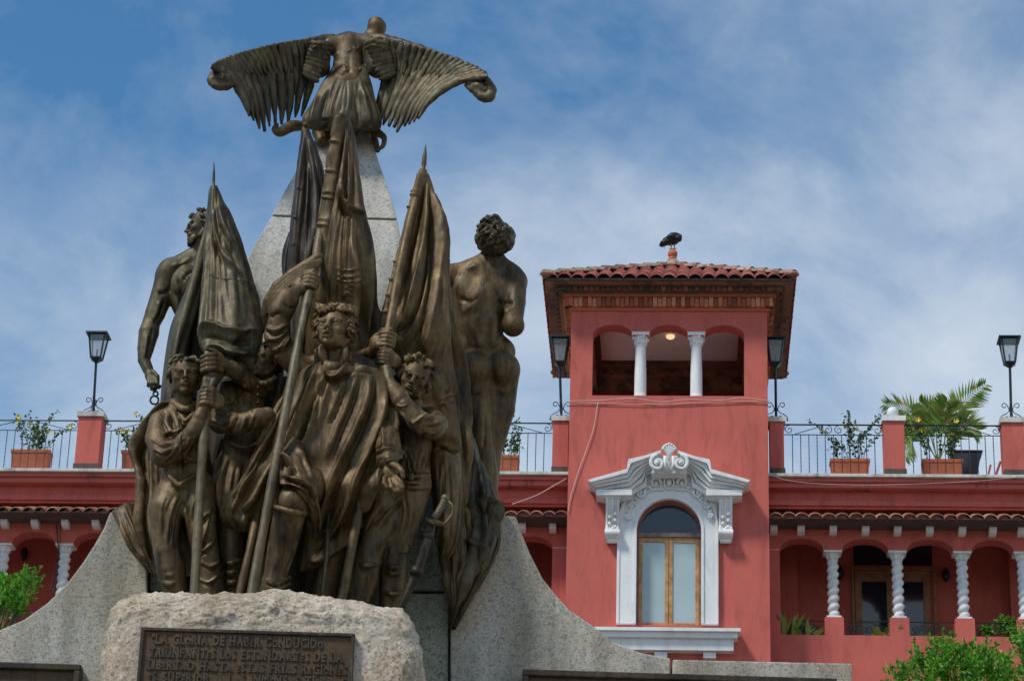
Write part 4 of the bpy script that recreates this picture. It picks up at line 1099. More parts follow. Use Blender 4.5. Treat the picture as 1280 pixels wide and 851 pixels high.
# ---------------- second soldier, arms crossed in front of his chest
def soldier_mid():
    t = root('bronze_statue', 300, 740, -.35, 'bronze soldier in a double-breasted jacket between the left soldier and the central leader', 'statue', GS)
    s = SDF()
    limb(s, [(308, 490, -.34, 20), (306, 520, -.36, 25), (304, 550, -.36, 22), (302, 580, -.36, 21)], .05)
    limb(s, [(286, 490, -.36, 13), (330, 484, -.34, 13)], .04)
    limb(s, [(284, 490, -.42, 14), (276, 508, -.5, 14.5), (276, 526, -.58, 14)], .025)
    limb(s, [(276, 527, -.58, 14), (298, 530, -.70, 13), (320, 524, -.72, 10.5), (334, 518, -.70, 9)], .02)
    limb(s, [(318, 524, -.72, 12.2), (325, 522, -.71, 12)], .006)
    # the other arm, reaching to the bunch of cloth
    limb(s, [(322, 488, -.42, 12), (312, 478, -.5, 10.5), (298, 466, -.58, 9.5), (290, 461, -.62, 8.6)], .02); limb(s, [(296, 465, -.6, 10.4), (290, 461, -.62, 10.2)], .006)
    limb(s, [(288, 460, -.64, 7.4), (280, 456, -.68, 7.2), (272, 450, -.72, 7.4)], .01)
    for i in range(4):
        y = 441 + i * 5.6
        s.chain(JJ([(277, y + 5, -.72), (268, y + 2, -.78), (259, y + 3, -.80), (252.5, y + 5.5, -.78), (252, y + 8, -.73)]), np.array([3.1, 3.1, 3.0, 2.6, 2.0]) * PXM, .005)
    s.chain(JJ([(276, 446, -.70), (268, 439, -.74), (258, 436, -.76)]), np.array([3.6, 3.2, 2.4]) * PXM, .008)
    for y in (483, 493, 503): s.ell(J(306, y, -.555), .013, None, .003); s.ell(J(322, y + 1, -.545), .013, None, .003)
    limb(s, [(296, 478, -.46, 3.4), (306, 473, -.50, 3.0), (322, 476, -.52, 2.6)], .006, 8); limb(s, [(288, 480, -.46, 3), (280, 486, -.46, 3), (276, 494, -.48, 2.4)], .006, 8)
    # skirt of the coat, legs
    limb(s, [(296, 560, -.40, 20), (288, 600, -.40, 21), (288, 640, -.42, 17)], .04)
    limb(s, [(290, 600, -.42, 17), (290, 650, -.44, 15), (288, 690, -.44, 14), (290, 730, -.42, 12.5), (290, 804, -.42, 11)], .03); limb(s, [(318, 600, -.36, 17), (322, 680, -.36, 14), (322, 804, -.34, 11)], .03)
    limb(s, [(288, 553, -.56, 2.6), (304, 559, -.58, 2.6), (324, 554, -.55, 2.4)], .008, 8)
    for y in (700, 712, 724): s.chain(JJ([(276, y, -.44), (288, y + 4, -.55), (304, y - 1, -.44)]), [.012, .018, .012], .012, 8)
    V, F = s.mesh(VX); st = Strokes()
    for a in (((268, 512), (278, 516), (288, 512)), ((264, 524), (276, 530), (286, 524)), ((284, 540), (290, 528), (296, 518)), ((298, 542), (304, 530), (308, 520)), ((276, 500), (288, 504), (296, 498)), ((310, 536), (314, 528), (318, 518)), ((300, 484), (294, 492), (290, 502))):
        st.add(2, .015, *a).add(1.7, -.017, *[(x + 2.5, y + 3) for x, y in a])
    for y in (484, 493, 502): st.add(2.0, .022, (306, y), (307, y)).add(2.0, .022, (322, y + 1), (323, y + 1))
    st.add(1.4, -.018, (314, 472), (315, 500), (316, 516)).fan([(278, 570), (270, 610), (276, 660)], [(316, 566), (306, 610), (304, 660)], 6, 2.4, .03, 9)
    V = st.apply(V, F)
    c = J(331, 452, -.42); hs = SDF(); R, _ = head_sdf(hs, c, .285, -38, 2, 4, .1, .6)
    limb(hs, [(318, 474, -.44, 4), (330, 480, -.54, 4), (344, 474, -.44, 4)], .01, 8)
    V2, F2 = hs.mesh(VH); V, F = join([(V, F), (V2, F2)]); obj_from('body', V, F, M['bronze'], t, True)
    h = hair_sdf(c, .285, R, 21, 60, .28, 1.0, .05, -.3, .02); V, F = h.mesh(.006); obj_from('hair', V, F, M['bronze_dark'], t, True)
    rows = [(276, 548, 296, 556, -.42, .06), (268, 580, 298, 584, -.4, .08), (262, 610, 296, 614, -.38, .09), (258, 640, 300, 645, -.36, .1), (262, 665, 304, 668, -.36, .08), (270, 682, 300, 690, -.36, .04)]
    V, F = loft(rows, 100, 90, folds=((6, .02, .4, .05, .5),)); st = Strokes(); st.fan([(278, 555), (266, 600), (264, 660)], [(294, 560), (292, 610), (296, 670)], 5, 2.2, .04, 14); V = st.apply(V, F)
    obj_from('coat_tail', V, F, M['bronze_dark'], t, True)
soldier_mid()

# ---------------- soldier at the right with the sabre
def soldier_right():
    t = root('bronze_statue', 500, 745, -.4, 'bronze soldier at the right with tousled hair and downcast face, hands on a staff', 'statue', GS)
    s = SDF()
    limb(s, [(520, 528, -.38, 17), (518, 552, -.38, 23), (516, 580, -.38, 20), (512, 602, -.38, 20)], .05)
    limb(s, [(500, 526, -.34, 12), (538, 524, -.36, 13)], .04)
    limb(s, [(520, 516, -.42, 10), (519, 504, -.44, 9)], .02)
    limb(s, [(538, 522, -.42, 14), (545, 530, -.5, 14.5), (540, 536, -.6, 14)], .025)                 # upper arm, foreshortened
    limb(s, [(540, 535, -.62, 14), (522, 526, -.70, 13.5), (506, 508, -.72, 11.5), (494, 490, -.70, 9.6)], .02)
    limb(s, [(500, 500, -.71, 12.2), (492, 488, -.70, 10.6)], .006)
    limb(s, [(492, 488, -.70, 7.6), (486, 474, -.68, 6.6), (483, 462, -.66, 6.8)], .015)
    ax = J(484, 420, -.6) - J(476, 470, -.6)
    fist(s, J(479.5, 450, -.60), ax, TOV, .135, .034, 1)
    # the other forearm, from behind the leader's shoulder
    limb(s, [(430, 462, -.2, 11), (446, 450, -.35, 9.5), (458, 444, -.45, 8.4), (470, 438, -.52, 6.6)], .02)
    fist(s, J(485, 427, -.57), ax, TOV - np.array([.3, 0, 0]), .155, .034, -1)
    limb(s, [(466, 440, -.5, 7.2), (474, 433, -.57, 7.6)], .02)
    s.ell(J(512, 590, -.44), np.array([25, 16, 18]) * PXM, None, .03)
    for y in (592, 600, 606): s.chain(JJ([(492, y - 2, -.5), (514, y + 3, -.60), (536, y + 2, -.48)]), [.012, .014, .012], .006, 8)
    limb(s, [(508, 520, -.50, 3.2), (519, 526, -.54, 3.4), (530, 518, -.50, 3)], .006, 8); limb(s, [(508, 560, -.56, 2.2), (516, 575, -.58, 2.2), (520, 592, -.56, 2)], .006, 8)
    limb(s, [(500, 556, -.54, 2.4), (508, 570, -.58, 2.0), (512, 588, -.56, 1.8)], .005, 8); s.ell(J(514, 597, -.62), .020, None, .004)
    # legs
    limb(s, [(516, 606, -.42, 23), (508, 640, -.46, 21), (498, 676, -.46, 16.5), (494, 696, -.46, 15), (491, 722, -.44, 15.5), (488, 752, -.42, 13), (487, 811, -.4, 12)], .03)
    limb(s, [(494, 612, -.42, 20), (482, 640, -.50, 19), (470, 670, -.54, 16.5), (462, 694, -.54, 15), (455, 722, -.52, 17), (447, 755, -.5, 13.5), (446, 811, -.5, 12)], .03)
    s.chain(JJ([(444, 702, -.52), (458, 707, -.66), (476, 703, -.54)]), [.015, .02, .015], .006, 8)       # boot tops
    for y in (706, 714, 740): s.chain(JJ([(476, y - 3, -.42), (492, y + 3, -.56), (507, y - 3, -.42)]), [.012, .018, .012], .012, 8)
    limb(s, [(487, 812, -.42, 11), (496, 818, -.66, 9)], .02); limb(s, [(446, 812, -.5, 11), (440, 818, -.76, 9)], .02)
    V, F = s.mesh(VX); st = Strokes()
    for a in (((556, 520), (546, 528), (534, 530)), ((558, 532), (546, 540), (530, 540)), ((536, 514), (524, 524), (516, 530)), ((528, 544), (520, 536), (514, 524)), ((512, 536), (508, 524), (500, 514)), ((550, 514), (538, 520), (526, 522))):
        st.add(2.2, .015, *a).add(1.8, -.017, *[(x - 1, y + 4) for x, y in a])
    st.fan([(496, 556), (500, 580), (496, 600)], [(536, 552), (532, 580), (532, 600)], 5, 2, .016, 9)
    for a in (((500, 612), (506, 640), (500, 670)), ((532, 620), (522, 650), (508, 680)), ((500, 620), (486, 640), (470, 660)), ((492, 650), (480, 672), (466, 690)), ((508, 690), (496, 690), (484, 684)), ((462, 716), (458, 736), (452, 752))):
        st.add(2.6, .018, *a).add(2.2, -.02, *[(x + 4, y + 2) for x, y in a])
    st.add(.9, .01, (494, 505), (502, 508), (510, 505))
    V = st.apply(V, F)
    c = J(517.5, 474, -.52); hs = SDF(); R, _ = head_sdf(hs, c, .30, 6, 14, 17, .12, .5)
    V2, F2 = hs.mesh(VH); V, F = join([(V, F), (V2, F2)]); obj_from('body', V, F, M['bronze'], t, True)
    h = hair_sdf(c, .30, R, 33, 95, .34, 1.5, .06, -.30, .02, 2.0, (.3, -.1, .1)); V, F = h.mesh(.006); obj_from('hair', V, F, M['bronze'], t, True)
    # coat skirt thrown back
    rows = [(540, 546, 556, 544, -.38, .06), (538, 560, 570, 552, -.34, .09), (538, 580, 575, 570, -.3, .11), (540, 605, 577, 596, -.28, .12), (545, 630, 578, 624, -.28, .12), (546, 655, 576, 655, -.3, .11), (544, 672, 570, 684, -.3, .08), (548, 690, 560, 700, -.3, .04)]
    V, F = loft(rows, 140, 100, folds=((5, .02, .4, .05, .5),), rough=.005); st = Strokes()
    st.add(3, .05, (542, 552), (556, 548), (572, 556), (570, 566)).add(2.5, -.05, (546, 560), (558, 560), (570, 566)).fan([(544, 570), (548, 620), (550, 680)], [(572, 572), (574, 630), (562, 690)], 5, 2.4, .04, 17)
    V = st.apply(V, F); obj_from('coat_tail', V, F, M['bronze'], t, True)
    # sabre in its scabbard, hung from the belt
    sb = root('bronze_sabre', 525, 760, -.55, 'bronze sabre with ribbed grip and curved guard hanging by the right soldier', 'sabre')
    mb = MB(); q = cr(np.array([(539, 652, -.66, 6.4), (532, 680, -.66, 6.2), (522, 712, -.64, 5.6), (509, 742, -.62, 4.8), (496, 768, -.6, 3.2)], float), 18)
    mb.tube(P(q[:, 0], q[:, 1], YM + q[:, 2]), q[:, 3] * PXM, 10)
    for (x, y) in ((534, 669), (521, 714)):
        mb.tube([J(x + 1.2, y - 4, -.665), J(x - 1.2, y + 4, -.665)], 7.4 * PXM, 10)
    mb.tube(JJ([(536, 664, -.70), (528, 662, -.72), (526, 652, -.66)]), 1.6 * PXM, 6)
    mb.build('scabbard', M['bronze_dark'], sb, True, False)
    mb = MB(); g_ = np.linspace(0, 1, 24); pts = [J(542 + 14 * u + 1.5 * math.sin(u * 3), 648 - 25 * u, -.68) for u in g_]
    mb.tube(pts, [(4.2 + .5 * math.sin(i * 2.1)) * PXM for i in range(24)], 10); mb.ball(J(556.5, 622.5, -.68), 5.0 * PXM); mb.build('grip', M['bronze_pole'], sb, True, False)
    mb = MB(); mb.tube(cr(JJ([(532, 648, -.68), (542, 650, -.70), (554, 654, -.70), (560, 650, -.70), (566, 640, -.70), (565, 631, -.70), (557, 624, -.68)]), 24), 1.9 * PXM, 7); mb.tube(cr(JJ([(533, 649, -.70), (543, 654, -.72), (556, 655, -.70)]), 8), 2.6 * PXM, 7); mb.build('guard', M['bronze'], sb, True, False)
soldier_right()

# ---------------- the leader in the centre
def leader():
    t = root('bronze_statue', 400, 745, -.65, 'central bronze leader in high collar and sweeping cloak, one arm raised, mouth open', 'statue', GS)
    s = SDF()
    limb(s, [(420, 470, -.55, 20), (420, 510, -.56, 28), (415, 560, -.58, 26), (408, 600, -.60, 26)], .05)
    limb(s, [(378, 462, -.55, 14), (420, 450, -.55, 15), (466, 466, -.55, 15)], .04)
    # raised arm
    limb(s, [(376, 462, -.58, 15), (358, 442, -.62, 14.5), (345, 420, -.64, 14)], .025)
    limb(s, [(345, 419, -.64, 14), (349, 400, -.66, 13), (357, 382, -.68, 11.5)], .02)
    limb(s, [(351, 390, -.67, 15.5), (359, 374, -.68, 14.5)], .006); limb(s, [(359, 375, -.68, 9), (368, 366, -.68, 7.4), (377, 361, -.66, 7.2)], .015)
    fist(s, J(388.5, 355, -.63), J(400, 300, -.56) - J(378, 410, -.7), TOV - np.array([.35, 0, 0]), .165, .036, -1)
    # lowered arm and open hand
    limb(s, [(468, 474, -.55, 12), (478, 510, -.58, 11), (482, 545, -.68, 10)], .03); limb(s, [(482, 545, -.68, 10), (484, 570, -.84, 8.5), (486, 580, -.90, 7)], .02)
    s.chain(JJ([(473, 577, -.86), (478, 571, -.93), (488, 570, -.95), (494, 575, -.92)]), [.016, .018, .018, .014], .008, 10)
    s.chain(JJ([(475, 583, -.86), (479, 577, -.92), (488, 576, -.94), (494, 580, -.90)]), [.013, .015, .015, .012], .006, 10)
    s.ell(J(488, 590, -.92), np.array([8.5, 4.5, 10]) * PXM, rotm(0, 0, -25), .012)
    for pts in ([(495, 595), (501, 602), (503, 609), (502, 615)], [(492, 599), (497, 607), (499, 613), (497, 618)], [(487, 600), (490, 609), (494, 614), (497, 616)], [(481, 597), (480, 604), (484, 609), (489, 611)]):
        s.chain(JJ([(x, y, -.94 - .05 * math.sin(i)) for i, (x, y) in enumerate(pts)]), np.array([2.9, 2.8, 2.5, 1.9]) * PXM, .005)
    s.chain(JJ([(489, 580, -.95), (497, 583, -1.0), (502, 589, -1.02), (504, 596, -1.02)]), np.array([4.2, 3.9, 3.3, 2.4]) * PXM, .008)
    # legs
    limb(s, [(396, 600, -.62, 25), (382, 612, -.78, 22), (366, 628, -.92, 19.5)], .03); s.ell(J(364, 627, -.98), np.array([14, 11, 15]) * PXM, None, .02)
    limb(s, [(364, 632, -.90, 19), (358, 660, -.86, 18), (352, 686, -.82, 16.5), (345, 716, -.80, 13.5), (340, 738, -.80, 14), (338, 798, -.8, 13)], .025)
    s.chain(JJ([(340, 636, -.90), (346, 634, -1.04), (362, 639, -1.10), (378, 642, -1.03), (383, 641, -.90)]), [.018, .018, .02, .018, .016], .006, 12)
    for y, o in ((724, 0), (732, 2), (740, -1)): s.chain(JJ([(329 + o, y, -.80), (344, y + 5, -.93), (362, y - 3, -.80)]), [.012, .018, .012], .010, 8)
    limb(s, [(338, 800, -.82, 12), (334, 806, -1.08, 10)], .02)
    limb(s, [(420, 610, -.5, 23), (422, 660, -.44, 18), (415, 700, -.4, 15), (405, 740, -.36, 13), (402, 804, -.36, 12)], .03)
    V, F = s.mesh(VX); st = Strokes()
    for a in (((330, 408), (344, 413), (360, 404)), ((332, 424), (348, 422), (362, 410)), ((340, 438), (356, 432), (366, 414))): st.add(3, .016, *a).add(2.4, -.02, *[(x + 1, y + 6) for x, y in a])
    st.add(2.5, .02, (346, 448), (352, 430), (364, 414)).add(2.0, -.02, (338, 398), (345, 392), (352, 392)).add(1.5, -.012, (352, 378), (360, 384), (370, 386))
    for a in (((352, 660), (348, 690), (344, 714)), ((364, 650), (362, 690), (352, 716))): st.add(2.2, .012, *a).add(2.5, -.014, *[(x + 5, y) for x, y in a])
    V = st.apply(V, F)
    c = J(418, 413.5, -.74); hs = SDF(); R, _ = head_sdf(hs, c, .35, -14, -5, 3, .9, .60, 0.0, True, 1.16)
    # the high collar, its two stiff fronts open at the throat
    for x, y, yw, rl in ((403, 441, 38, -6), (429.5, 442, -34, 6)):
        Rq = rotm(yw, -8, rl)
        hs.ell(J(x, y, -.80), np.array([6.2, 3.2, 11.5]) * PXM, Rq, .010); hs.ell(J(x, y + 3, -.80), np.array([6.4, 3.4, 10]) * PXM, Rq, .006)
    s_c = [(397, 452, -.66, 4), (396, 440, -.62, 4), (400, 434, -.56, 4)]; limb(hs, s_c, .02); limb(hs, [(436, 452, -.66, 4), (437, 442, -.62, 4), (434, 436, -.56, 4)], .02)
    limb(hs, [(404, 456, -.74, 6), (416, 460, -.80, 8), (430, 456, -.74, 6)], .02, 8)
    V2, F2 = hs.mesh(VH); V, F = join([(V, F), (V2, F2)]); obj_from('body', V, F, M['bronze'], t, True)
    h = hair_sdf(c, .345, R, 55, 130, .34, .8, .036, -.24, .02, 1.5, (-.15, -.2, .55))
    rng = np.random.default_rng(77)
    for i in range(74):
        # locks brushed up from the brow, and down the temples in front of the ears
        if i < 48: x0 = rng.uniform(402, 436); y0 = 389 + abs(x0 - 418) * .15; y0 -= rng.uniform(-1, 5); x1 = x0 + (x0 - 420) * .35 + rng.uniform(-7, 4); y1 = y0 - rng.uniform(4, 9)
        else:
            sd = 1 if i % 3 else -1; x0 = 418 + sd * rng.uniform(17, 21); y0 = rng.uniform(391, 414); x1 = x0 + sd * rng.uniform(2, 6); y1 = y0 + rng.uniform(4, 9)
            if sd < 0: x0 += 0; x1 -= 1
        m_ = ((x0 + x1) / 2 + rng.uniform(-3, 3), (y0 + y1) / 2 + rng.uniform(-2, 2)); dz = -.785 if i < 48 else -.76
        h.chain(JJ([(x0, y0, dz), (*m_, dz - .05), (x1, y1, dz + .02), (x1 + rng.uniform(-4, 3), y1 + rng.uniform(-1, 3), dz + .06)]), [.008, .011, .009, .004], .003, 8)
    V, F = h.mesh(.0055); obj_from('hair', V, F, M['bronze'], t, True)
    # ---- cloak: the great front sheet
    rows = [(398, 452, 438, 450, -.66, .10), (384, 457, 458, 456, -.64, .16), (374, 466, 478, 463, -.62, .22), (366, 480, 490, 476, -.62, .20), (356, 500, 496, 500, -.62, .20), (345, 530, 499, 530, -.62, .20), (338, 560, 501, 556, -.62, .20), (350, 585, 498, 578, -.60, .20), (368, 605, 490, 604, -.56, .26), (378, 630, 478, 625, -.50, .24), (382, 655, 466, 648, -.46, .20), (380, 680, 446, 672, -.42, .17), (376, 700, 424, 694, -.40, .13), (374, 714, 396, 712, -.38, .06)]
    V, F = loft(rows, 380, 240, folds=((5, .006, .4, .1, .6), ), sup=.9, rough=.005)
    st = Strokes()
    G = [(4.5, .050, ((462, 466), (458, 500), (444, 536), (428, 570), (412, 610), (398, 660), (386, 694))), (5.5, .048, ((482, 476), (478, 515), (464, 555), (446, 596), (428, 640), (404, 684))), (3.2, .03, ((446, 470), (434, 506), (420, 540), (408, 572))),
         (5.5, .050, ((493, 500), (492, 535), (482, 570), (466, 606), (450, 640), (424, 674))), (2.6, .028, ((428, 474), (420, 500), (408, 528))), (3, .026, ((440, 600), (428, 640), (410, 676))), (2.4, .024, ((470, 590), (462, 620), (446, 650)))]
    for w_, h_, a in G: st.add(w_, h_, *a).add(w_ * .8, -h_ * 1.1, *[(x + w_ * 1.7, y + 2) for x, y in a])
    st.add(3.2, .065, (408, 464), (396, 496), (390, 528), (375, 558), (354, 582)).add(4.5, -.08, (403, 482), (388, 510), (378, 545), (362, 566)).add(2.2, .035, (412, 476), (404, 506), (396, 534))
    st.add(2.6, .045, (396, 458), (380, 500), (362, 544), (352, 578)).add(2.0, -.045, (391, 460), (374, 502), (356, 542))
    st.fan([(440, 540), (420, 590), (400, 640), (386, 690)], [(486, 540), (470, 590), (446, 640), (420, 684)], 7, 1.1, .010, 41, w2=1.6)
    st.add(3.5, .05, (386, 702), (400, 696), (424, 680), (452, 656), (470, 640)).add(3, -.05, (392, 690), (412, 676), (440, 652), (462, 630))
    st.add(3.2, .05, (403, 458), (412, 469), (424, 467), (438, 454)).add(2.5, -.045, (406, 466), (414, 477), (428, 474), (444, 460)).add(2, .03, (436, 452), (450, 458), (462, 462)).add(2, -.02, (442, 462), (456, 464), (468, 468))
    V = st.apply(V, F)
    # ---- cloak: the part blown to the left behind the staff
    rows = [(372, 452, 392, 456, -.50, .08), (362, 470, 388, 474, -.52, .10), (350, 500, 378, 502, -.54, .12), (336, 530, 366, 534, -.56, .12), (322, 560, 354, 568, -.58, .13), (306, 590, 350, 600, -.60, .14), (290, 614, 350, 624, -.60, .15), (277, 632, 345, 642, -.58, .15), (276, 648, 334, 658, -.54, .12), (288, 662, 322, 668, -.50, .06)]
    V2, F2 = loft(rows, 260, 150, folds=((5, .02, .9, .05, .6), (9, .01, 1, .2, .8)), rough=.005)
    st = Strokes()
    for i, a in enumerate([((384, 456), (364, 500), (334, 556), (306, 604), (292, 632), (296, 650)), ((378, 462), (352, 510), (322, 562), (292, 606), (280, 636)), ((386, 470), (370, 510), (350, 550), (330, 596), (316, 626), (300, 640)), ((372, 520), (352, 566), (338, 606), (326, 640))]):
        st.add(3.2, .055, *a).add(3.4, -.06, *[(x + 8, y + 4) for x, y in a])
    st.fan([(372, 470), (330, 550), (286, 620), (284, 650)], [(384, 480), (356, 560), (340, 610), (324, 650)], 6, 1.4, .018, 43, w2=2)
    V2 = st.apply(V2, F2)
    # ---- wide sleeve end above the open hand
    rows = [(466, 528, 497, 524, -.64, .10), (466, 544, 499, 540, -.72, .12), (468, 558, 501, 554, -.78, .125), (471, 566, 502, 562, -.81, .13), (470, 572, 504, 567, -.83, .14), (472, 579, 503, 573, -.84, .13)]
    Vs, Fs = loft(rows, 60, 110, folds=((4, .012, 1.9, .0, .6),)); st = Strokes(); st.add(2, .03, (468, 568), (484, 562), (503, 566), taper=False).add(1.6, -.02, (469, 562), (484, 556), (502, 560)).add(2.5, .02, (474, 545), (482, 540), (492, 542)).add(2.2, .022, (478, 530), (480, 548), (478, 562))
    Vs = st.apply(Vs, Fs)
    # ---- sleeve-like inner fold over the thigh
    rows = [(366, 545, 378, 552, -.80, .05), (350, 566, 382, 570, -.86, .08), (345, 580, 388, 584, -.90, .12), (346, 592, 396, 598, -.92, .15), (350, 604, 398, 622, -.90, .15), (372, 622, 402, 648, -.82, .12), (384, 648, 400, 668, -.74, .05)]
    V3, F3 = loft(rows, 130, 110, folds=((5, .02, .9, .05, .6),)); st = Strokes()
    for a in (((348, 584), (352, 572), (364, 580), (360, 594)), ((372, 560), (382, 580), (392, 604), (394, 640)), ((354, 594), (368, 598), (382, 606), (394, 624)), ((350, 602), (366, 604), (380, 612), (388, 630))): st.add(2.8, .05, *a).add(2.6, -.055, *[(x + 2, y + 6) for x, y in a])
    V3 = st.apply(V3, F3)
    # ---- dark lining hanging below the open hand
    rows = [(452, 590, 480, 600, -.60, .05), (454, 610, 486, 612, -.60, .07), (456, 632, 494, 628, -.60, .07), (455, 650, 482, 640, -.60, .06), (453, 668, 462, 662, -.60, .03)]
    V4, F4 = loft(rows, 70, 70, folds=((4, .015, .9, .05, .6),))
    V, F = join([(V, F), (V2, F2), (V3, F3), (V4, F4), (Vs, Fs)]); obj_from('cloak', V, F, M['bronze'], t, True)
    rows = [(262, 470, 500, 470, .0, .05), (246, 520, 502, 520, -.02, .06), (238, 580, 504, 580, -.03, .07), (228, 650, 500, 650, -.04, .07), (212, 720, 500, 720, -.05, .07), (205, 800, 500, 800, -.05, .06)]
    V5, F5 = loft(rows, 120, 260, folds=((17, .03, .9, .05, .6), (31, .014, 0, .1, .6))); obj_from('dark_backing_sheet', V5, F5, M['bronze_dark'], t, True)  # added dark sheet, puts shade into the gaps between the figures
    # the thin sword whose point shows under the cloak
    sw = root('bronze_sword', 406, 745, -.6, 'thin bronze sword blade pointing down under the leader cloak', 'sword')
    mb = MB(); q = [J(409.5, 660, -.66), J(408.5, 690, -.66), J(405, 720, -.66), J(397, 790, -.66)]
    mb.tube(q, np.array([2.6, 2.6, 2.4, 1.6]) * PXM, 4); mb.build('blade', M['bronze_pole'], sw, True, False)
    mb = MB(); mb.tube([J(402, 664, -.66), J(417, 660, -.66)], 2.2 * PXM, 6); mb.tube([J(409.6, 661, -.66), J(411.5, 636, -.66)], 2.8 * PXM, 8); mb.build('hilt', M['bronze_dark'], sw, True, False)
leader()

# ---------------- the bird at the top
def condor():
    d0 = 1.05
    q = J(430, 175, 1.2)
    t = empty('bronze_condor', (float(q[0]), float(q[1]), float(J(430, 163, 1.2)[2])), 0, 'huge bronze condor with drooping spread wings perched on the tip of the pylon', 'statue')
    s = SDF()
    limb(s, [(436, 60, .98, 20), (436, 85, .95, 22), (434, 110, .92, 28), (432, 130, .95, 27)], .05)
    limb(s, [(412, 58, .94, 13), (436, 52, .98, 13), (462, 56, .94, 13)], .04)
    limb(s, [(458, 58, .98, 12), (467, 48, .98, 11), (471, 40, .98, 11.5)], .03); s.ell(J(471, 34, .98), np.array([13.5, 14, 12]) * PXM, None, .02); s.ell(J(470, 28, .98), np.array([11, 12, 6]) * PXM, None, .01)
    s.ell(J(470, 38, 1.2), np.array([5, 16, 6]) * PXM, None, .02)
    for q_ in ((462, 44, .98, 4), ): s.ell(J(*q_[:3]), q_[3] * PXM * 2, None, .02)
    s.chain(JJ([(436, 62, .82), (436, 90, .78)]), [.012, .012], .03, 6, True)
    # dark legs and perch
    limb(s, [(432, 148, 1.10, 28), (430, 175, 1.15, 27), (430, 202, 1.2, 33)], .05)
    limb(s, [(404, 150, 1.0, 14), (398, 166, 1.0, 9), (402, 176, .95, 8)], .03)
    limb(s, [(382, 158, .92, 6), (364, 158, .85, 8), (350, 166, .8, 6), (343, 162, .78, 4), (346, 156, .8, 3)], .02, 14)
    limb(s, [(462, 158, 1.0, 10), (472, 166, .9, 6), (480, 172, .86, 4.2), (479, 182, .84, 3.4), (473, 187, .84, 2.4)], .012, 16)
    limb(s, [(468, 172, 1.0, 5), (472, 188, .95, 4)], .02)
    V, F = s.mesh(.010); V = smooth_mesh(V, F, 1)
    st = Strokes()
    rng = np.random.default_rng(3)
    for i in range(9):
        x, y = rng.uniform(416, 456), rng.uniform(52, 108); st.add(1.5, .012, (x - 4, y), (x, y + 4), (x + 4, y))
    V = st.apply(V, F); obj_from('body', V, F, M['bronze'], t, True)
    rows = [(422, 72, 450, 72, .93, .03), (413, 88, 459, 88, .87, .05), (401, 106, 465, 106, .82, .08), (390, 128, 470, 127, .80, .09), (378, 147, 477, 148, .78, .08), (380, 159, 476, 160, .80, .06), (396, 164, 470, 165, .82, .03)]
    V, F = loft(rows, 120, 170, folds=((14, .003, 0, .1, .6),)); st = Strokes(); st.fan([(417, 94), (400, 120), (382, 156)], [(455, 94), (466, 125), (474, 158)], 9, 1.6, .010, 4, w2=2.4); st.add(6, -.05, (408, 166), (408, 156), (409, 146)).add(4, .03, (398, 118), (392, 140), (388, 158)).add(4, -.03, (410, 112), (404, 138), (400, 158)).add(5, .03, (452, 110), (460, 138), (462, 160)).add(4, -.03, (444, 112), (448, 140), (450, 160))
    V = st.apply(V, F); obj_from('tail', V, F, M['bronze_green'], t, True)
    def wing(arm, A, Mg, Bg, tip, seed, nP, side, extra):
        rng = np.random.default_rng(seed); parts = []
        s = SDF(); limb(s, arm, .04, 22); limb(s, tip, .02, 12)
        limb(s, ([(400, 66, .90, 15), (400, 84, .88, 15)] if side > 0 else [(468, 64, .90, 16), (472, 84, .88, 16)]), .03)
        for e in extra: s.ell(J(*e[:3]), np.array([e[3], e[4], e[5]]) * PXM, rotm(0, 0, e[6]), .007)
        V, F = s.mesh(.009); st = Strokes()
        am = np.array(arm)
        for i in range(34):
            k = rng.uniform(.05, .98); q = cr(am[:, :2], 50)[int(k * 49)]; o = rng.uniform(0, 9); L = rng.uniform(5, 10)
            st.add(1.3, .009, (q[0] - side * L, q[1] + o + 1), (q[0], q[1] + o - 1.5), (q[0] + side * L, q[1] + o + 4))
        V = smooth_mesh(V, F, 1); V = st.apply(V, F); parts.append((V, F))
        A, Mg, Bg = [cr(np.array(x, float), 16) for x in (A, Mg, Bg)]
        def layer(n, cut, w, lift, jit, d_base, thick):
            for i in range(n):
                f = (i + .5) / n; L = (1 - f)
                # quadratic through the three guides
                p = A * (L * (1 - 2 * f)) + Mg * (4 * f * L) + Bg * (f * (2 * f - 1))
                m = cut + rng.uniform(-jit, jit); q = arc_even(p[:max(6, int(16 * m))], 12)
                tt = np.gradient(q, axis=0); tt /= np.linalg.norm(tt, axis=1)[:, None]; nn = np.stack([-tt[:, 1], tt[:, 0]], 1)
                ww = w * np.array([.75, .9, 1, 1.05, 1.1, 1.1, 1.1, 1.0, .88, .72, .5, .2]) * rng.uniform(.92, 1.08)
                dep = np.linspace(d_base[0], d_base[1], n)[i] + np.linspace(0, .10, 12) - lift
                a, b = q - nn * ww[:, None] * side, q + nn * ww[:, None] * side
                rr = [(a[j, 0], a[j, 1], b[j, 0], b[j, 1], dep[j], thick) for j in range(12)]
                tilt = .05
                V, F = loft(rr, 26, 18)
                # tilt each vane a little so that it overlaps the next one
                px, py = project(V); V[:, 1] += .025 * np.sin(px * 1.0) * 0
                parts.append((V, F))
        layer(nP - 1, 1.0, 5.8, 0, .06, (.47, .88), .028)
        layer(nP + 2, .60, 4.9, .03, .06, (.47, .88), .026)
        layer(nP + 6, .42, 4.8, .055, .03, (.47, .88), .026); layer(nP + 9, .24, 4.4, .075, .03, (.47, .88), .026)
        return join(parts)
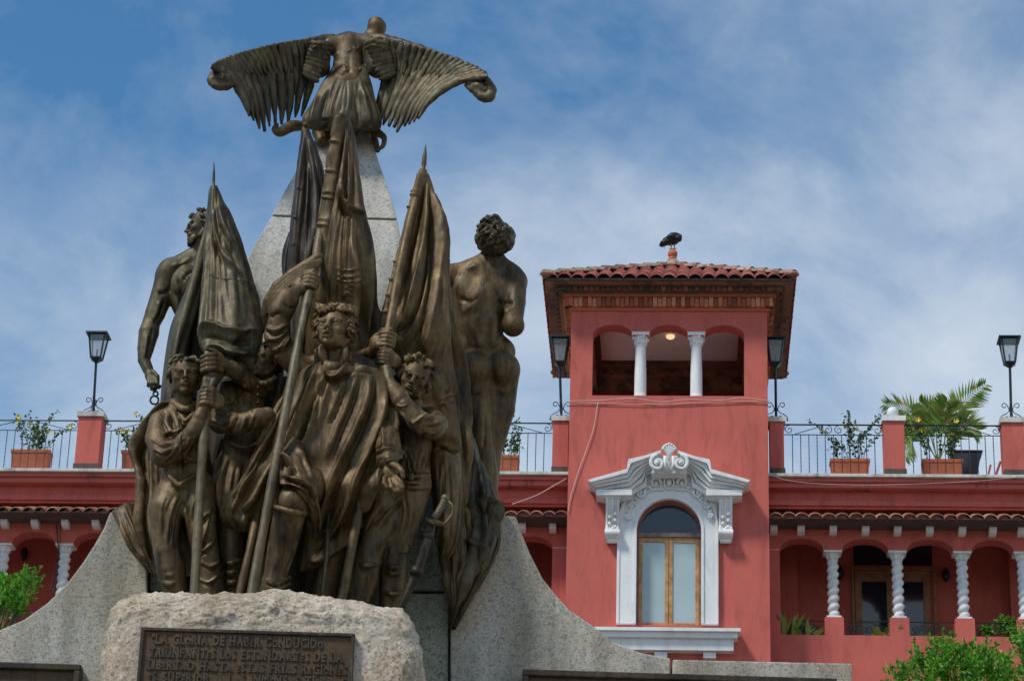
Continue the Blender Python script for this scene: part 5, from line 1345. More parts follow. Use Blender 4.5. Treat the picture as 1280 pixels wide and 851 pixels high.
    V, F = wing([(432, 56, .98, 10), (412, 52, .95, 10), (388, 54, .86, 8), (352, 64, .76, 6.5), (310, 74, .64, 5.5), (282, 83, .55, 5), (266, 94, .50, 5)],
                [(262, 84), (286, 96), (303, 122), (310, 148)], [(314, 62), (331, 96), (338, 132), (341, 165)], [(400, 46), (397, 84), (390, 116), (381, 142)],
                [(270, 92, .50, 6), (265, 99, .47, 6.5), (270, 107, .46, 6), (283, 108, .48, 5.5), (292, 104, .50, 3)], 5, 11, 1, [(277, 99, .48, 15, 9, 9, 0)] + [(402 - i * 1.8, 55 + i * 5.2, .73 + .012 * i, 17 - i * .3, 4.5, 5.0, 4 + 3 * i) for i in range(9)])
    V = V + vnormals(V, F) * (.006 * fbm(V, .06, 4, 2))[:, None]; obj_from('wing', V, F, M['bronze_green'], t, True)
    V, F = wing([(440, 54, .98, 10), (462, 50, .95, 10), (492, 53, .86, 8), (530, 64, .76, 6.5), (570, 80, .64, 5.5), (598, 93, .56, 5), (613, 106, .5, 5)],
                [(612, 96), (576, 101), (542, 122), (521, 153)], [(556, 68), (533, 98), (508, 132), (493, 166)], [(466, 46), (478, 90), (470, 128), (457, 154)],
                [(606, 102, .50, 6), (614, 111, .47, 7), (613, 121, .46, 7), (604, 122, .46, 6.5), (592, 113, .48, 5), (582, 107, .5, 3)], 6, 11, -1, [(600, 112, .48, 16, 9, 9, 30), (594, 105, .49, 15, 8, 8, 28)] + [(470 + i * 1.8, 54 + i * 5.2, .73 + .012 * i, 17 - i * .3, 4.5, 5.0, -4 - 3 * i) for i in range(9)])
    V = V + vnormals(V, F) * (.006 * fbm(V, .06, 4, 2))[:, None]; obj_from('wing', V, F, M['bronze_green'], t, True)
condor()
# ================================================================ THE HOTEL
hot = empty('hotel_building', (BX, BY, 0), -BA, label='red plastered hotel with a square belvedere tower, arcaded gallery and roof terrace', cat='building')
def bw(x, y, z):
    return (BX + x * _ca + y * _sa, BY - x * _sa + y * _ca, z)
def bthing(name, x, y, z, label, cat, group=None):
    return empty(name, bw(x, y, z), -BA, label, cat, group)
def arc_pts(xa, xb, zs, rise, n=18):
    xc, hw = (xa + xb) / 2, (xb - xa) / 2
    return [(xc - hw * math.cos(math.pi * i / n), zs + rise * math.sin(math.pi * i / n)) for i in range(n + 1)]
def arch_wall(mb, x0, x1, z0, z1, y0, y1, ops, zpier=None):
    """wall with arched openings (xa, xb, zsill, zspring, rise); zpier: below this the gaps between openings are left open (columns stand there)"""
    cur = x0
    for i, (xa, xb, zsill, zs, rise) in enumerate(ops):
        if i == 0 or zpier is None: mb.box(cur, xa, y0, y1, z0, z1)
        else:
            mb.box(cur, xa, y0, y1, zs, z1); mb.box(cur, xa, y0, y1, z0, zpier)
        if zsill > z0: mb.box(xa, xb, y0, y1, z0, zsill)
        a = arc_pts(xa, xb, zs, rise)
        V = []; F = []
        for (x, z) in a: V += [(x, y0, z), (x, y0, z1), (x, y1, z), (x, y1, z1)]
        for j in range(len(a) - 1):
            p, q = 4 * j, 4 * (j + 1)
            F += [(p, q, q + 1, p + 1), (p + 3, q + 3, q + 2, p + 2), (p + 2, q + 2, q, p), (p + 1, q + 1, q + 3, p + 3)]
        mb.add(V, F); cur = xb
    mb.box(cur, x1, y0, y1, z0, z1)
def part(mb, name, m, smooth=False, bevel=0.0, parent=None, angle=None):
    return mb.build(name, M[m], parent or hot, smooth=smooth, bevel=bevel, angle=angle)

HW = 1.86; TD = 3.75
z_top = Bz(836, 388)
# ---- tower walls
cols_x = (Bx(800.5, 455), Bx(870.5, 455))
aX = [(Bx(740.5, 455), Bx(791, 455)), (Bx(810.5, 455), Bx(861, 455)), (Bx(880, 455), Bx(930.5, 455))]
z_sp = Bz(836, 419); z_at = Bz(836, 406); z_as = Bz(836, 494.5); z_mid = Bz(836, 500)
mb = MB()
arch_wall(mb, -HW, HW, z_mid, z_top, 0, .34, [(a, b, z_as, z_sp, z_at - z_sp) for a, b in aX], zpier=z_as)
wx0, wx1 = Bx(795.5, 720), Bx(876.5, 720); wz0 = Bz(836, 781); wzs = Bz(836, 664); wr_ = Bz(836, 625) - wzs
arch_wall(mb, -HW, HW, 0, z_mid, 0, .34, [(wx0, wx1, wz0, wzs, wr_)])
mb.box(-HW, -HW + .3, .34, TD - .3, 0, z_mid); mb.box(HW - .3, HW, .34, TD - .3, 0, z_mid)
for sx in (-1, 1):                                                  # same arches in the unseen side walls, added to let light in
    q = MB(); arch_wall(q, .34, TD - .3, z_mid, z_top, 0, .3, [(.80, 1.78, z_as, z_sp, z_at - z_sp), (1.98, 2.96, z_as, z_sp, z_at - z_sp)])
    for V_, F_ in ((np.vstack(q.V), q.F),):
        W_ = np.stack([(V_[:, 1] - HW) if sx < 0 else (HW - V_[:, 1]), V_[:, 0], V_[:, 2]], 1); mb.add(W_, F_)
mb.box(-HW, HW, TD - .3, TD, 0, z_top)
part(mb, 'tower_wall', 'red')
# inside of the belvedere
mb = MB(); fz = z_as - .25
mb.box(-HW + .302, HW - .302, .342, TD - .302, fz - .2, fz); part(mb, 'belvedere_floor', 'red2')
zc = Bz(836, 442, 2.15); mb = MB()
mb.box(-HW + .302, HW - .302, .342, TD - .302, zc, zc + .1); part(mb, 'belvedere_ceiling', 'cream')
mb = MB()
for k, (o, a, b) in enumerate(((.95, .0, .10), (.72, .10, .22), (.50, .22, .42))):
    mb.box(-HW + .304, HW - .304, TD - .3 - o, TD - .303, zc - b, zc - a - .002)
    for s in (-1, 1):
        xa, xb = sorted((s * (HW - .303), s * (HW - .303 - o * .22))); mb.box(xa, xb, .345, TD - .3 - o - .002, zc - b, zc - a - .003)
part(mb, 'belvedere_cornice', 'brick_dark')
lamp = MB(); lx, lz = Bx(838, 421, 1.2), zc
lamp.lathe([(.06, -.005), (.085, -.02), (.08, -.045), (.045, -.07), (.0, -.08)], (lx, 1.25, lz), 16); part(lamp, 'ceiling_lamp', 'bulb', True)
# low parapet with rounded tops at the back openings
for a, b in aX:
    mb = MB(); a2, b2 = a + .1, b - .1
    mb.prism([(a2, fz)] + [((a2 + b2) / 2 - (b2 - a2) / 2 * math.cos(math.pi * i / 12), z_as + .10 + .14 * math.sin(math.pi * i / 12)) for i in range(13)] + [(b2, fz)], TD - 1.6, TD - 1.5); part(mb, 'inner_parapet', 'red2')

def capital(mb, x, y, z0, z1, r, w):
    h = z1 - z0
    mb.lathe([(r * 1.0, 0), (r * 1.12, h * .06), (r * 1.0, h * .12), (r * 1.05, h * .3), (r * 1.3, h * .6), (r * 1.55, h * .78)], (x, y, z0), 20)
    mb.box(x - w, x + w, y - w, y + w, z1 - h * .22, z1 - h * .05); mb.box(x - w * 1.06, x + w * 1.06, y - w * 1.06, y + w * 1.06, z1 - h * .05, z1)
    for k in range(8):
        a = 2 * math.pi * (k + .5) / 8; rr = r * 1.12
        mb.ball((x + rr * math.cos(a), y + rr * math.sin(a), z0 + h * .38), (r * .30, r * .30, h * .22), 8, 6)
        if k % 2 == 0: mb.ball((x + r * 1.5 * math.cos(a), y + r * 1.5 * math.sin(a), z0 + h * .66), (r * .36, r * .36, h * .13), 8, 6)
        else: mb.ball((x + r * 1.25 * math.cos(a), y + r * 1.25 * math.sin(a), z0 + h * .56), (r * .24, r * .24, h * .18), 8, 6)
for x in cols_x:
    mb = MB(); z0, z1 = z_as + .002, Bz(836, 415); r = 7.0 * .0159
    cz = z1 - .27
    mb.lathe([(r * 1.18, 0), (r * 1.2, .03), (r * 1.05, .06), (r * 1.02, .10), (r * 1.0, .5), (r * .86, cz - z0)], (x, .15, z0), 24)
    capital(mb, x, .15, cz, z1, r * .86, 10.2 * .0159)
    part(mb, 'belvedere_column', 'white', True, angle=35)

# ---- brick corbelling under the eaves: rings that step outwards
def ring(mb, o, z0, z1):
    a, b = HW + o, HW - .02
    mb.box(-a, a, -o, .02, z0, z1); mb.box(-a, a, TD - .02, TD + o, z0, z1)
    mb.box(-a, -b, .02, TD - .02, z0, z1); mb.box(b, a, .02, TD - .02, z0, z1)
def dentils(mb, o, z0, z1, wd, gap, rng, io=.0):
    for side in range(4):
        L0, L1 = (-HW - o, HW + o) if side < 2 else (-o, TD + o)
        n = int((L1 - L0) / (wd + gap)); st = (L1 - L0) / n
        for i in range(n):
            a = L0 + i * st + gap * .5; b = a + st - gap; e = o - (0.045 if i % 2 else 0) * 0 + rng.uniform(-.006, .006); ee = e if i % 2 else e - .035
            if side == 0: mb.box(a, b, -ee, -io, z0, z1)
            elif side == 1: mb.box(a, b, TD + io, TD + ee, z0, z1)
            elif side == 2: mb.box(-HW - ee, -HW - io, a, b, z0, z1)
            else: mb.box(HW + io, HW + ee, a, b, z0, z1)
rng = np.random.default_rng(2)
zq = lambda py, o: Bz(836, py, -o)
z1_, z2_, z3_, z4_, z5_, z6_ = z_top, zq(384.5, .05), zq(371.5, .14), zq(366.5, .17), zq(357.5, .30), zq(352.5, .50)
mb = MB(); ring(mb, .045, z1_ - .02, z2_); ring(mb, .175, z3_, z4_); part(mb, 'brick_ledge', 'brick')
mb = MB(); dentils(mb, .14, z2_ + .002, z3_ - .002, .075, .012, rng, 0.0); part(mb, 'dentil_course', 'brick')
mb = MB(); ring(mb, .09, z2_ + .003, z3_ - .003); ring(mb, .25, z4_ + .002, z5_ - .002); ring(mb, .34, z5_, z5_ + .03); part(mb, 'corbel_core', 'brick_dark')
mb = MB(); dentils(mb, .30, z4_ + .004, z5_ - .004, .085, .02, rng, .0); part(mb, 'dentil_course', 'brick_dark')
EZ = Bz(836, 351.5, -.50)
# side soffits: rows of brick bands running along the slope of the eave
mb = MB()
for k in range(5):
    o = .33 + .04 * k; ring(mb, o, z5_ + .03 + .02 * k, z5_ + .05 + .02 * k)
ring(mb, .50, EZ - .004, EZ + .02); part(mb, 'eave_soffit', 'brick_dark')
EH = 2.36; EF, EB = -.56, TD + .56
mb = MB(); a = EH - .03
mb.box(-a, a, EF, EF + .05, EZ + .0, EZ + .035); mb.box(-a, a, EB - .05, EB, EZ, EZ + .035); mb.box(-a, -a + .05, EF + .05, EB - .05, EZ, EZ + .035); mb.box(a - .05, a, EF + .05, EB - .05, EZ, EZ + .035)
part(mb, 'eave_board', 'board')
# ---- tiled hip roof
AX, AY = 0.05, TD / 2; RZ0 = EZ + .07
AZ = Bz(840, 334.5, AY)
rise_ = AZ - RZ0
def corr(mb, L, mid, run, z0, z1, tile, amp, place, hip=True, thick=.022, nx=12, edge_out=.05, course=.36, seed=0):
    """one tiled slope: L = half width of the eave, run = plan depth; place(u, v, z) gives the point u along, v up the slope in plan"""
    n = int(round(2 * L / tile)); W = 2 * L / n; rng = np.random.default_rng(seed)
    nc = max(1, int(run / course)); A = W * .20 * amp
    for c in range(n):
        uc = -L + (c + .5) * W; vmax = 1 - abs(uc) / L if hip else 1.0
        for k in range(nc):
            if k / nc > vmax + .02: break
            v0 = k / nc - (edge_out / run if k == 0 else 0); v1 = min((k + 1.2) / nc, vmax + .03)
            if v1 <= v0 + .02: continue
            jit = rng.uniform(-.010, .010); jx = rng.uniform(-.008, .008); tl = rng.uniform(-.05, .05); V = []; F = []; m = nx + 5
            for vi, v in enumerate((v0, v1)):
                for layer in (0, 1):
                    for i in range(m):
                        u = W * (-.5 + 1.0 * i / (m - 1)); ph = 2 * math.pi * u / W
                        h = A * (2.1 * math.sqrt(abs(math.cos(ph / 2)) + .02) - 1.0) - layer * thick + u * tl + (.022 if vi == 0 and nc > 1 else 0)
                        if i == 0: h -= .004
                        V.append(place(uc + jx + u, v * run, z0 + (z1 - z0) * v + h + jit))
            for i in range(m - 1):
                F += [(i, i + 1, 2*m + i + 1, 2*m + i), (m + i + 1, m + i, 3*m + i, 3*m + i + 1), (i + 1, i, m + i, m + i + 1), (2*m + i, 2*m + i + 1, 3*m + i + 1, 3*m + i)]
            F += [(0, 2*m, 3*m, m), (m - 1, 2*m - 1, 4*m - 1, 3*m - 1)]
            mb.add(V, F)
mb = MB()
def pl_front(u, v, z): return (AX * (v / (AY - EF)) + u, EF + v, z)
def pl_left(u, v, z): return (-EH + v * (EH + AX) / EH, AY - u * (AY - EF) / EH, z)
def pl_right(u, v, z): return (EH - v * (EH - AX) / EH, AY + u * (AY - EF) / EH, z)
def pl_back(u, v, z): return (-u + AX * (v / (EB - AY)), EB - v, z)
corr(mb, EH, 0, AY - EF, RZ0, AZ, .245, 1.0, pl_front, seed=1); corr(mb, EH, 0, EH, RZ0, AZ, .245, 1.0, pl_left, seed=2); corr(mb, EH, 0, EH, RZ0, AZ, .245, 1.0, pl_right, seed=3); corr(mb, EH, 0, EB - AY, RZ0, AZ, .245, 1.0, pl_back, seed=4)
part(mb, 'roof_tiles', 'tile', True, angle=50)
mb = MB(); mb.add([(-EH + .02, EF + .02, RZ0 - .005), (EH - .02, EF + .02, RZ0 - .005), (EH - .02, EB - .02, RZ0 - .005), (-EH + .02, EB - .02, RZ0 - .005), (AX, AY, AZ + .0)], [(0, 1, 4), (1, 2, 4), (2, 3, 4), (3, 0, 4), (3, 2, 1, 0)])
part(mb, 'roof_deck', 'board')
mb = MB()
for cx, cy in ((-EH, EF), (EH, EF), (-EH, EB), (EH, EB)):
    n = 9
    for k in range(n):
        f0, f1 = k / n, (k + 1.18) / n
        def at(f, up=0): return np.array([cx + (AX - cx) * f, cy + (AY - cy) * f, RZ0 + (AZ - RZ0) * f + .055 + up])
        p0, p1 = at(f0 - .012, .028), at(f1, .0)
        t = p1 - p0; sd = np.cross(t, [0, 0, 1]); sd /= np.linalg.norm(sd); V = []; F = []; r0, r1 = .10, .082
        for p, r in ((p0, r0), (p1, r1)):
            for lay in (0, .02):
                for i in range(9):
                    a = math.pi * i / 8; V.append(p + sd * (r - lay) * math.cos(a) + np.array([0, 0, 1]) * ((r - lay) * math.sin(a) - .03))
        for i in range(8): F += [(i, i+1, 18+i+1, 18+i), (9+i+1, 9+i, 27+i, 27+i+1), (i+1, i, 9+i, 9+i+1), (18+i, 18+i+1, 27+i+1, 27+i)]
        mb.add(V, F)
        mb.ball(p0 + t * .1 - np.array([0, 0, .03]), (.105, .105, .05), 10, 6)
part(mb, 'ridge_tiles', 'tile_lichen', True, angle=50)
FS = .0163
mb = MB(); fy = AY; fzb = AZ
bc = (Bx(840.8, 317.6, AY), AY, Bz(840.8, 317.6, AY))
mb.lathe([(.30, fzb - bc[2] - .06), (.22, fzb - bc[2] + .01), (.10, -8.5 * FS), (.05, -8 * FS)], (bc[0], bc[1], bc[2]), 14); mb.build('finial_base', M['tile_lichen'], hot, True)
mb = MB(); mb.lathe([(.09, -12 * FS), (.055, -9 * FS), (.06, -7 * FS), (.085, -5 * FS)], bc, 14); mb.ball(bc, 6.1 * FS, 18, 12); mb.build('ball_finial', M['terracotta'], hot, True)

# ---- window with its stucco surround and pediment
def poly(pts, d0, d1, name=None, m='white', mbx=None, ref=0.0):
    q = [(Bx(x, y, ref), Bz(x, y, ref)) for x, y in pts]
    A = sum(q[i][0] * q[(i+1) % len(q)][1] - q[(i+1) % len(q)][0] * q[i][1] for i in range(len(q)))
    if A < 0: q = q[::-1]
    b_ = mbx or MB(); b_.prism(q, d0, d1)
    return b_
win = MB()
# jamb and archivolt band, as a strip between inner and outer outlines
def band(inner, outer, d0, d1, b_):
    n = len(inner); V = []; F = []
    for (a, b) in ((inner, outer),):
        for i in range(n):
            xi, zi = a[i]; xo, zo = b[i]
            V += [(xi, d0, zi), (xo, d0, zo), (xo, d1, zo), (xi, d1, zi)]
    for i in range(n - 1):
        for k in range(4):
            k2 = (k + 1) % 4; F.append((4*i + k, 4*i + k2, 4*(i+1) + k2, 4*(i+1) + k))
    F += [(3, 2, 1, 0), (4*(n-1), 4*(n-1)+1, 4*(n-1)+2, 4*(n-1)+3)]
    b_.add(V, [f[::-1] for f in F])
arc_in = [(wx0, wz0)] + arc_pts(wx0, wx1, wzs, wr_, 24) + [(wx1, wz0)]
ox0, ox1 = Bx(771, 720), Bx(898, 720); top_o = Bz(836, 607)
arc_out = [(ox0, wz0)]
for i in range(25):
    t = i / 24
    xa = wx0 - (wx0 - ox0) * 1.0 if t < .0 else None
    ang = math.pi * t; arc_out.append(((ox0 + ox1) / 2 - (ox1 - ox0) / 2 * math.copysign(abs(math.cos(ang)) ** .75, math.cos(ang)), wzs + (top_o - wzs) * math.sin(ang) ** .8))
arc_out.append((ox1, wz0))
band(arc_in, arc_out, -.075, .02, win)
def inset(k, a=arc_in, b=arc_out): return [(p[0] + (q[0] - p[0]) * k, p[1] + (q[1] - p[1]) * k) for p, q in zip(a, b)]
band(inset(.0), inset(.16), -.10, -.074, win); band(inset(.86), arc_out, -.095, -.074, win)
surround = part(win, 'window_surround', 'white', bevel=.006)
# pediment: two raking blocks with mouldings and a raised middle with scrolls
L_out = [(734.5, 599.5), (783, 585), (785.5, 573), (805, 569), (824, 563), (836, 561)]
ped = MB()
def mirror(p): return [(1672.8 - x, y + .3) for x, y in p]
steps = [(0.0, .52), (0.20, .44), (.38, .40), (.52, .31), (.70, .26), (.86, .19)]
top = [(734.5, 599.5), (783.5, 585.5), (785.5, 573.5), (806, 569), (826, 562)]
bot = [(756, 618.5), (789, 618.5), (808, 607), (809, 592), (826, 589)]
for side in (0, 1):
    for k, (f, dep) in enumerate(steps):
        up = [(a[0] + (b[0] - a[0]) * f, a[1] + (b[1] - a[1]) * f) for a, b in zip(top, bot)]
        f2 = steps[k+1][0] - .05 if k + 1 < len(steps) else 1.0
        lo = [(a[0] + (b[0] - a[0]) * f2, a[1] + (b[1] - a[1]) * f2) for a, b in zip(top, bot)]
        for i in range(4):
            quad = [up[i], up[i+1], lo[i+1], lo[i]]
            if side: quad = mirror(quad)
            # the pixel outline is read at the depth of its own front face
            poly(quad, -dep, .02, mbx=ped, ref=-dep)
    hz = [(745, 611.5), (790, 611.5), (790, 618.5), (745, 618.5)]; hz = mirror(hz) if side else hz
    poly(hz, -.40, .02, mbx=ped, ref=-.40)
    hz = [(750, 618.5), (788, 618.5), (787, 622), (752, 622)]; hz = mirror(hz) if side else hz
    poly(hz, -.30, .02, mbx=ped, ref=-.30)
poly([(822, 569), (851, 569), (853, 590), (820, 590)], -.38, .02, mbx=ped, ref=-.38)
poly([(816, 584), (857, 584), (859, 591), (814, 591)], -.42, .02, mbx=ped, ref=-.42)
poly([(776, 660), (776, 622), (789, 612), (790, 600), (812, 588), (861, 588), (884, 600), (885, 612), (897, 622), (897, 660), (884, 660), (884, 640), (866, 612), (836, 600), (808, 612), (789, 640), (789, 660)], -.06, .015, mbx=ped, ref=-.06)
part(ped, 'pediment', 'white', bevel=.004)
orn = MB()
def spiral(cx, cy, r0, turns, dirn, rt, d, n=40, start=0.0, squash=1.0, rin=.12):
    pts = []
    for i in range(n + 1):
        t = i / n; a = start + dirn * turns * 2 * math.pi * t; r = r0 * (1 - t * (1 - rin))
        pts.append((cx + r * math.cos(a), cy + r * math.sin(a) * squash))
    return [(Bx(x, y, d), d, Bz(x, y, d)) for x, y in pts]
PXB = .0157
for s in (-1, 1):
    cx = 836.4 + s * 14.5
    orn.tube(spiral(cx, 578.5, 9.6, 1.6, s, .05, -.52, 44, -math.pi / 2 + (0 if s > 0 else 0)), np.linspace(2.6, 1.4, 45) * PXB, 8); orn.ball((Bx(cx, 578.5, -.52), -.54, Bz(cx, 578.5, -.52)), 2.8 * PXB, 10, 7)
    q = [(836.4 + s * 5, 570), (836.4 + s * 5.5, 580), (836.4 + s * 3, 588)]
    orn.tube([(Bx(x, y, -.5), -.5, Bz(x, y, -.5)) for x, y in q], 2.0 * PXB, 7)
for k in range(7):
    a = rad(-90 + (k - 3) * 17); L = 12 - abs(k - 3) * .9
    p0 = (836.4, 575); p1 = (836.4 + L * 1.05 * math.cos(a), 567 + L * math.sin(a) * .95)
    q = cr(np.array([p0, (836.4 + (k - 3) * .8, 567), p1], float), 8)
    orn.tube([(Bx(x, y, -.5), -.50 - .03 * i / 8, Bz(x, y, -.5)) for i, (x, y) in enumerate(q)], np.linspace(1.0, 1.7, 8) * PXB, 7); orn.ball((Bx(*p1, -.5), -.53, Bz(*p1, -.5)), 2.1 * PXB, 8, 6)
part(orn, 'scroll_crest', 'white', True)
orn = MB()
# tympanum leaves and scrolls over the arch
def leafy(cx, cy, r, dirn, start, d=-.11, th=1.3, turns=1.3): orn.tube(spiral(cx, cy, r, turns, dirn, 0, d, 26, start), np.linspace(th * 1.2, th * .6, 27) * PXB, 6); orn.ball((Bx(cx, cy, d), d, Bz(cx, cy, d)), 1.4 * PXB, 8, 6)
for s in (-1, 1):
    leafy(836.4 + s * 17, 603, 7.0, s, math.pi * (.9 if s > 0 else .1), -.12, 1.7)
    leafy(836.4 + s * 36, 616, 6.0, -s, math.pi * (1.2 if s > 0 else -.2), -.12, 1.6)
    leafy(836.4 + s * 47, 631, 4.2, s, 0, -.12, 1.4); leafy(836.4 + s * 51.5, 645, 3.4, -s, 0, -.12, 1.4)
    q = cr(np.array([(836.4 + s * 8, 612), (836.4 + s * 24, 613), (836.4 + s * 38, 624), (836.4 + s * 48, 636), (836.4 + s * 53, 651)], float), 20)
    orn.tube([(Bx(x, y, -.1), -.10, Bz(x, y, -.1)) for x, y in q], 1.2 * PXB, 6)
    for j in range(9):
        x, y = q[2 + j * 2]; orn.ball((Bx(x + s * 2, y - 2.5, -.11), -.11, Bz(x + s * 2, y - 2.5, -.11)), (2.0 * PXB, .02, 1.5 * PXB), 8, 5)
orn.tube(spiral(836.4, 603, 6.0, 1.0, 1, 0, -.12, 24, -math.pi / 2, 1.25, 1.0), 1.3 * PXB, 6); orn.ball((Bx(836.4, 603, -.12), -.12, Bz(836.4, 603, -.12)), (3.2 * PXB, .04, 4.6 * PXB), 10, 8)
for k in range(5):
    a = rad(-90 + (k - 2) * 30); x, y = 836.4 + 9 * math.cos(a), 601 + 9 * math.sin(a); orn.ball((Bx(x, y, -.12), -.12, Bz(x, y, -.12)), (1.8 * PXB, .03, 2.2 * PXB), 8, 5)
part(orn, 'stucco_ornament', 'white', True)
for s in (0, 1):                                                    # scrolled consoles
    mb = MB(); cx = (765.5, 907)[s]; w = 8.6
    X = lambda px: Bx(px, 650, -.2)
    xs0, xs1 = X(cx - w), X(cx + w); zt, zb_ = Bz(cx, 622, -.2), Bz(cx, 670, -.2)
    prof = [(-.02, zt), (-.30, zt), (-.31, zt - .10), (-.24, zt - .22), (-.16, zt - .40), (-.13, zt - .52), (-.19, zt - .60), (-.21, zt - .68), (-.16, zt - .76), (-.05, zt - .80), (-.02, zt - .80)]
    n = len(prof); V = [(xs0, y, z) for y, z in prof] + [(xs1, y, z) for y, z in prof]
    F = [tuple(range(n)), tuple(range(2*n - 1, n - 1, -1))] + [(i, i + n, (i+1) % n + n, (i+1) % n) for i in range(n)]
    mb.add(V, [f[::-1] for f in F])
    mb.box(xs0 - .03, xs1 + .03, -.34, .0, zt - .05, zt + .02)
    for f in (.12, .5, .88):
        x = xs0 + (xs1 - xs0) * f; mb.tube([(x, y - .012, z) for y, z in prof[1:9]], .022, 6)
    for k in range(6): mb.ball((xs0 + (xs1 - xs0) * (.3 + .4 * (k % 2)), -.17 - .01 * k, zt - .62 + .06 * k), (.035, .03, .04), 8, 6)
    mb.tube([(xs0 - .01, -.175, zt - .68), (xs1 + .01, -.175, zt - .68)], .075, 12); mb.tube([(xs0 + .03, -.10, zt - .80), (xs1 - .03, -.10, zt - .80)], .05, 10)
    part(mb, 'console', 'white', True, angle=40)
mb = MB()                                                           # sill
for (a, b, y0, y1, d) in ((743.5, 926, 783.5, 788, .34), (748, 922, 788, 796, .28), (757, 917, 796, 812, .20)):
    xa, xb, zt, zb_ = Bx(a, 790, -d), Bx(b, 790, -d), Bz(835, y0, -d), Bz(835, y1, -d); mb.box(xa, xb, -d, .012, zb_, zt - .002)
for a in (826, 887):
    mb.box(Bx(a - 8, 815, -.12), Bx(a + 8, 815, -.12), -.14, .012, Bz(835, 822, -.1), Bz(835, 812.5, -.2) - .003)
part(mb, 'window_sill', 'white', bevel=.006)
# the timber window itself
wnd = MB(); fy0, fy1 = .14, .22
iw = .036
arc2 = arc_pts(wx0 + iw, wx1 - iw, wzs, wr_ - iw, 24)
band([(wx0 + iw, wz0)] + arc2 + [(wx1 - iw, wz0)], arc_in, fy0, fy1, wnd)
ztr = Bz(836, 666); wnd.box(wx0 + .002, wx1 - .002, fy0 - .03, fy1 + .01, ztr - .035, ztr + .045)
frame = part(wnd, 'window_frame', 'wood_grey', bevel=.004)
lx0, lx1 = wx0 + iw + .002, wx1 - iw - .002; mid = (lx0 + lx1) / 2; dz0, dz1 = wz0 + .01, ztr - .038
for i in (0, 1):
    mb = MB(); a, b = (lx0, mid - .004) if i == 0 else (mid + .004, lx1); sw = .068
    y0, y1 = fy0 + .005, fy0 + .055
    mb.box(a, a + sw, y0, y1, dz0, dz1); mb.box(b - sw, b, y0, y1, dz0, dz1); mb.box(a + sw, b - sw, y0 + .002, y1, dz1 - .09, dz1); mb.box(a + sw, b - sw, y0 + .002, y1, dz0, dz0 + .08)
    leaf = part(mb, 'window_casement', 'wood', bevel=.005)
    mb = MB(); mb.box(a + sw, b - sw, y0 + .022, y0 + .030, dz0 + .08, dz1 - .09); mb.build('pane', M['pane_pale'], leaf)
mb = MB(); mb.prism([(wx0 + iw, ztr + .046)] + arc2 + [(wx1 - iw, ztr + .046)], fy0 + .03, fy0 + .04); mb.build('fanlight_pane', M['pane_dark'], frame)
mb = MB(); mb.box(wx0 - .3, wx1 + .3, .8, .85, wz0 - .3, wzs + wr_ + .2); part(mb, 'window_backing', 'board')

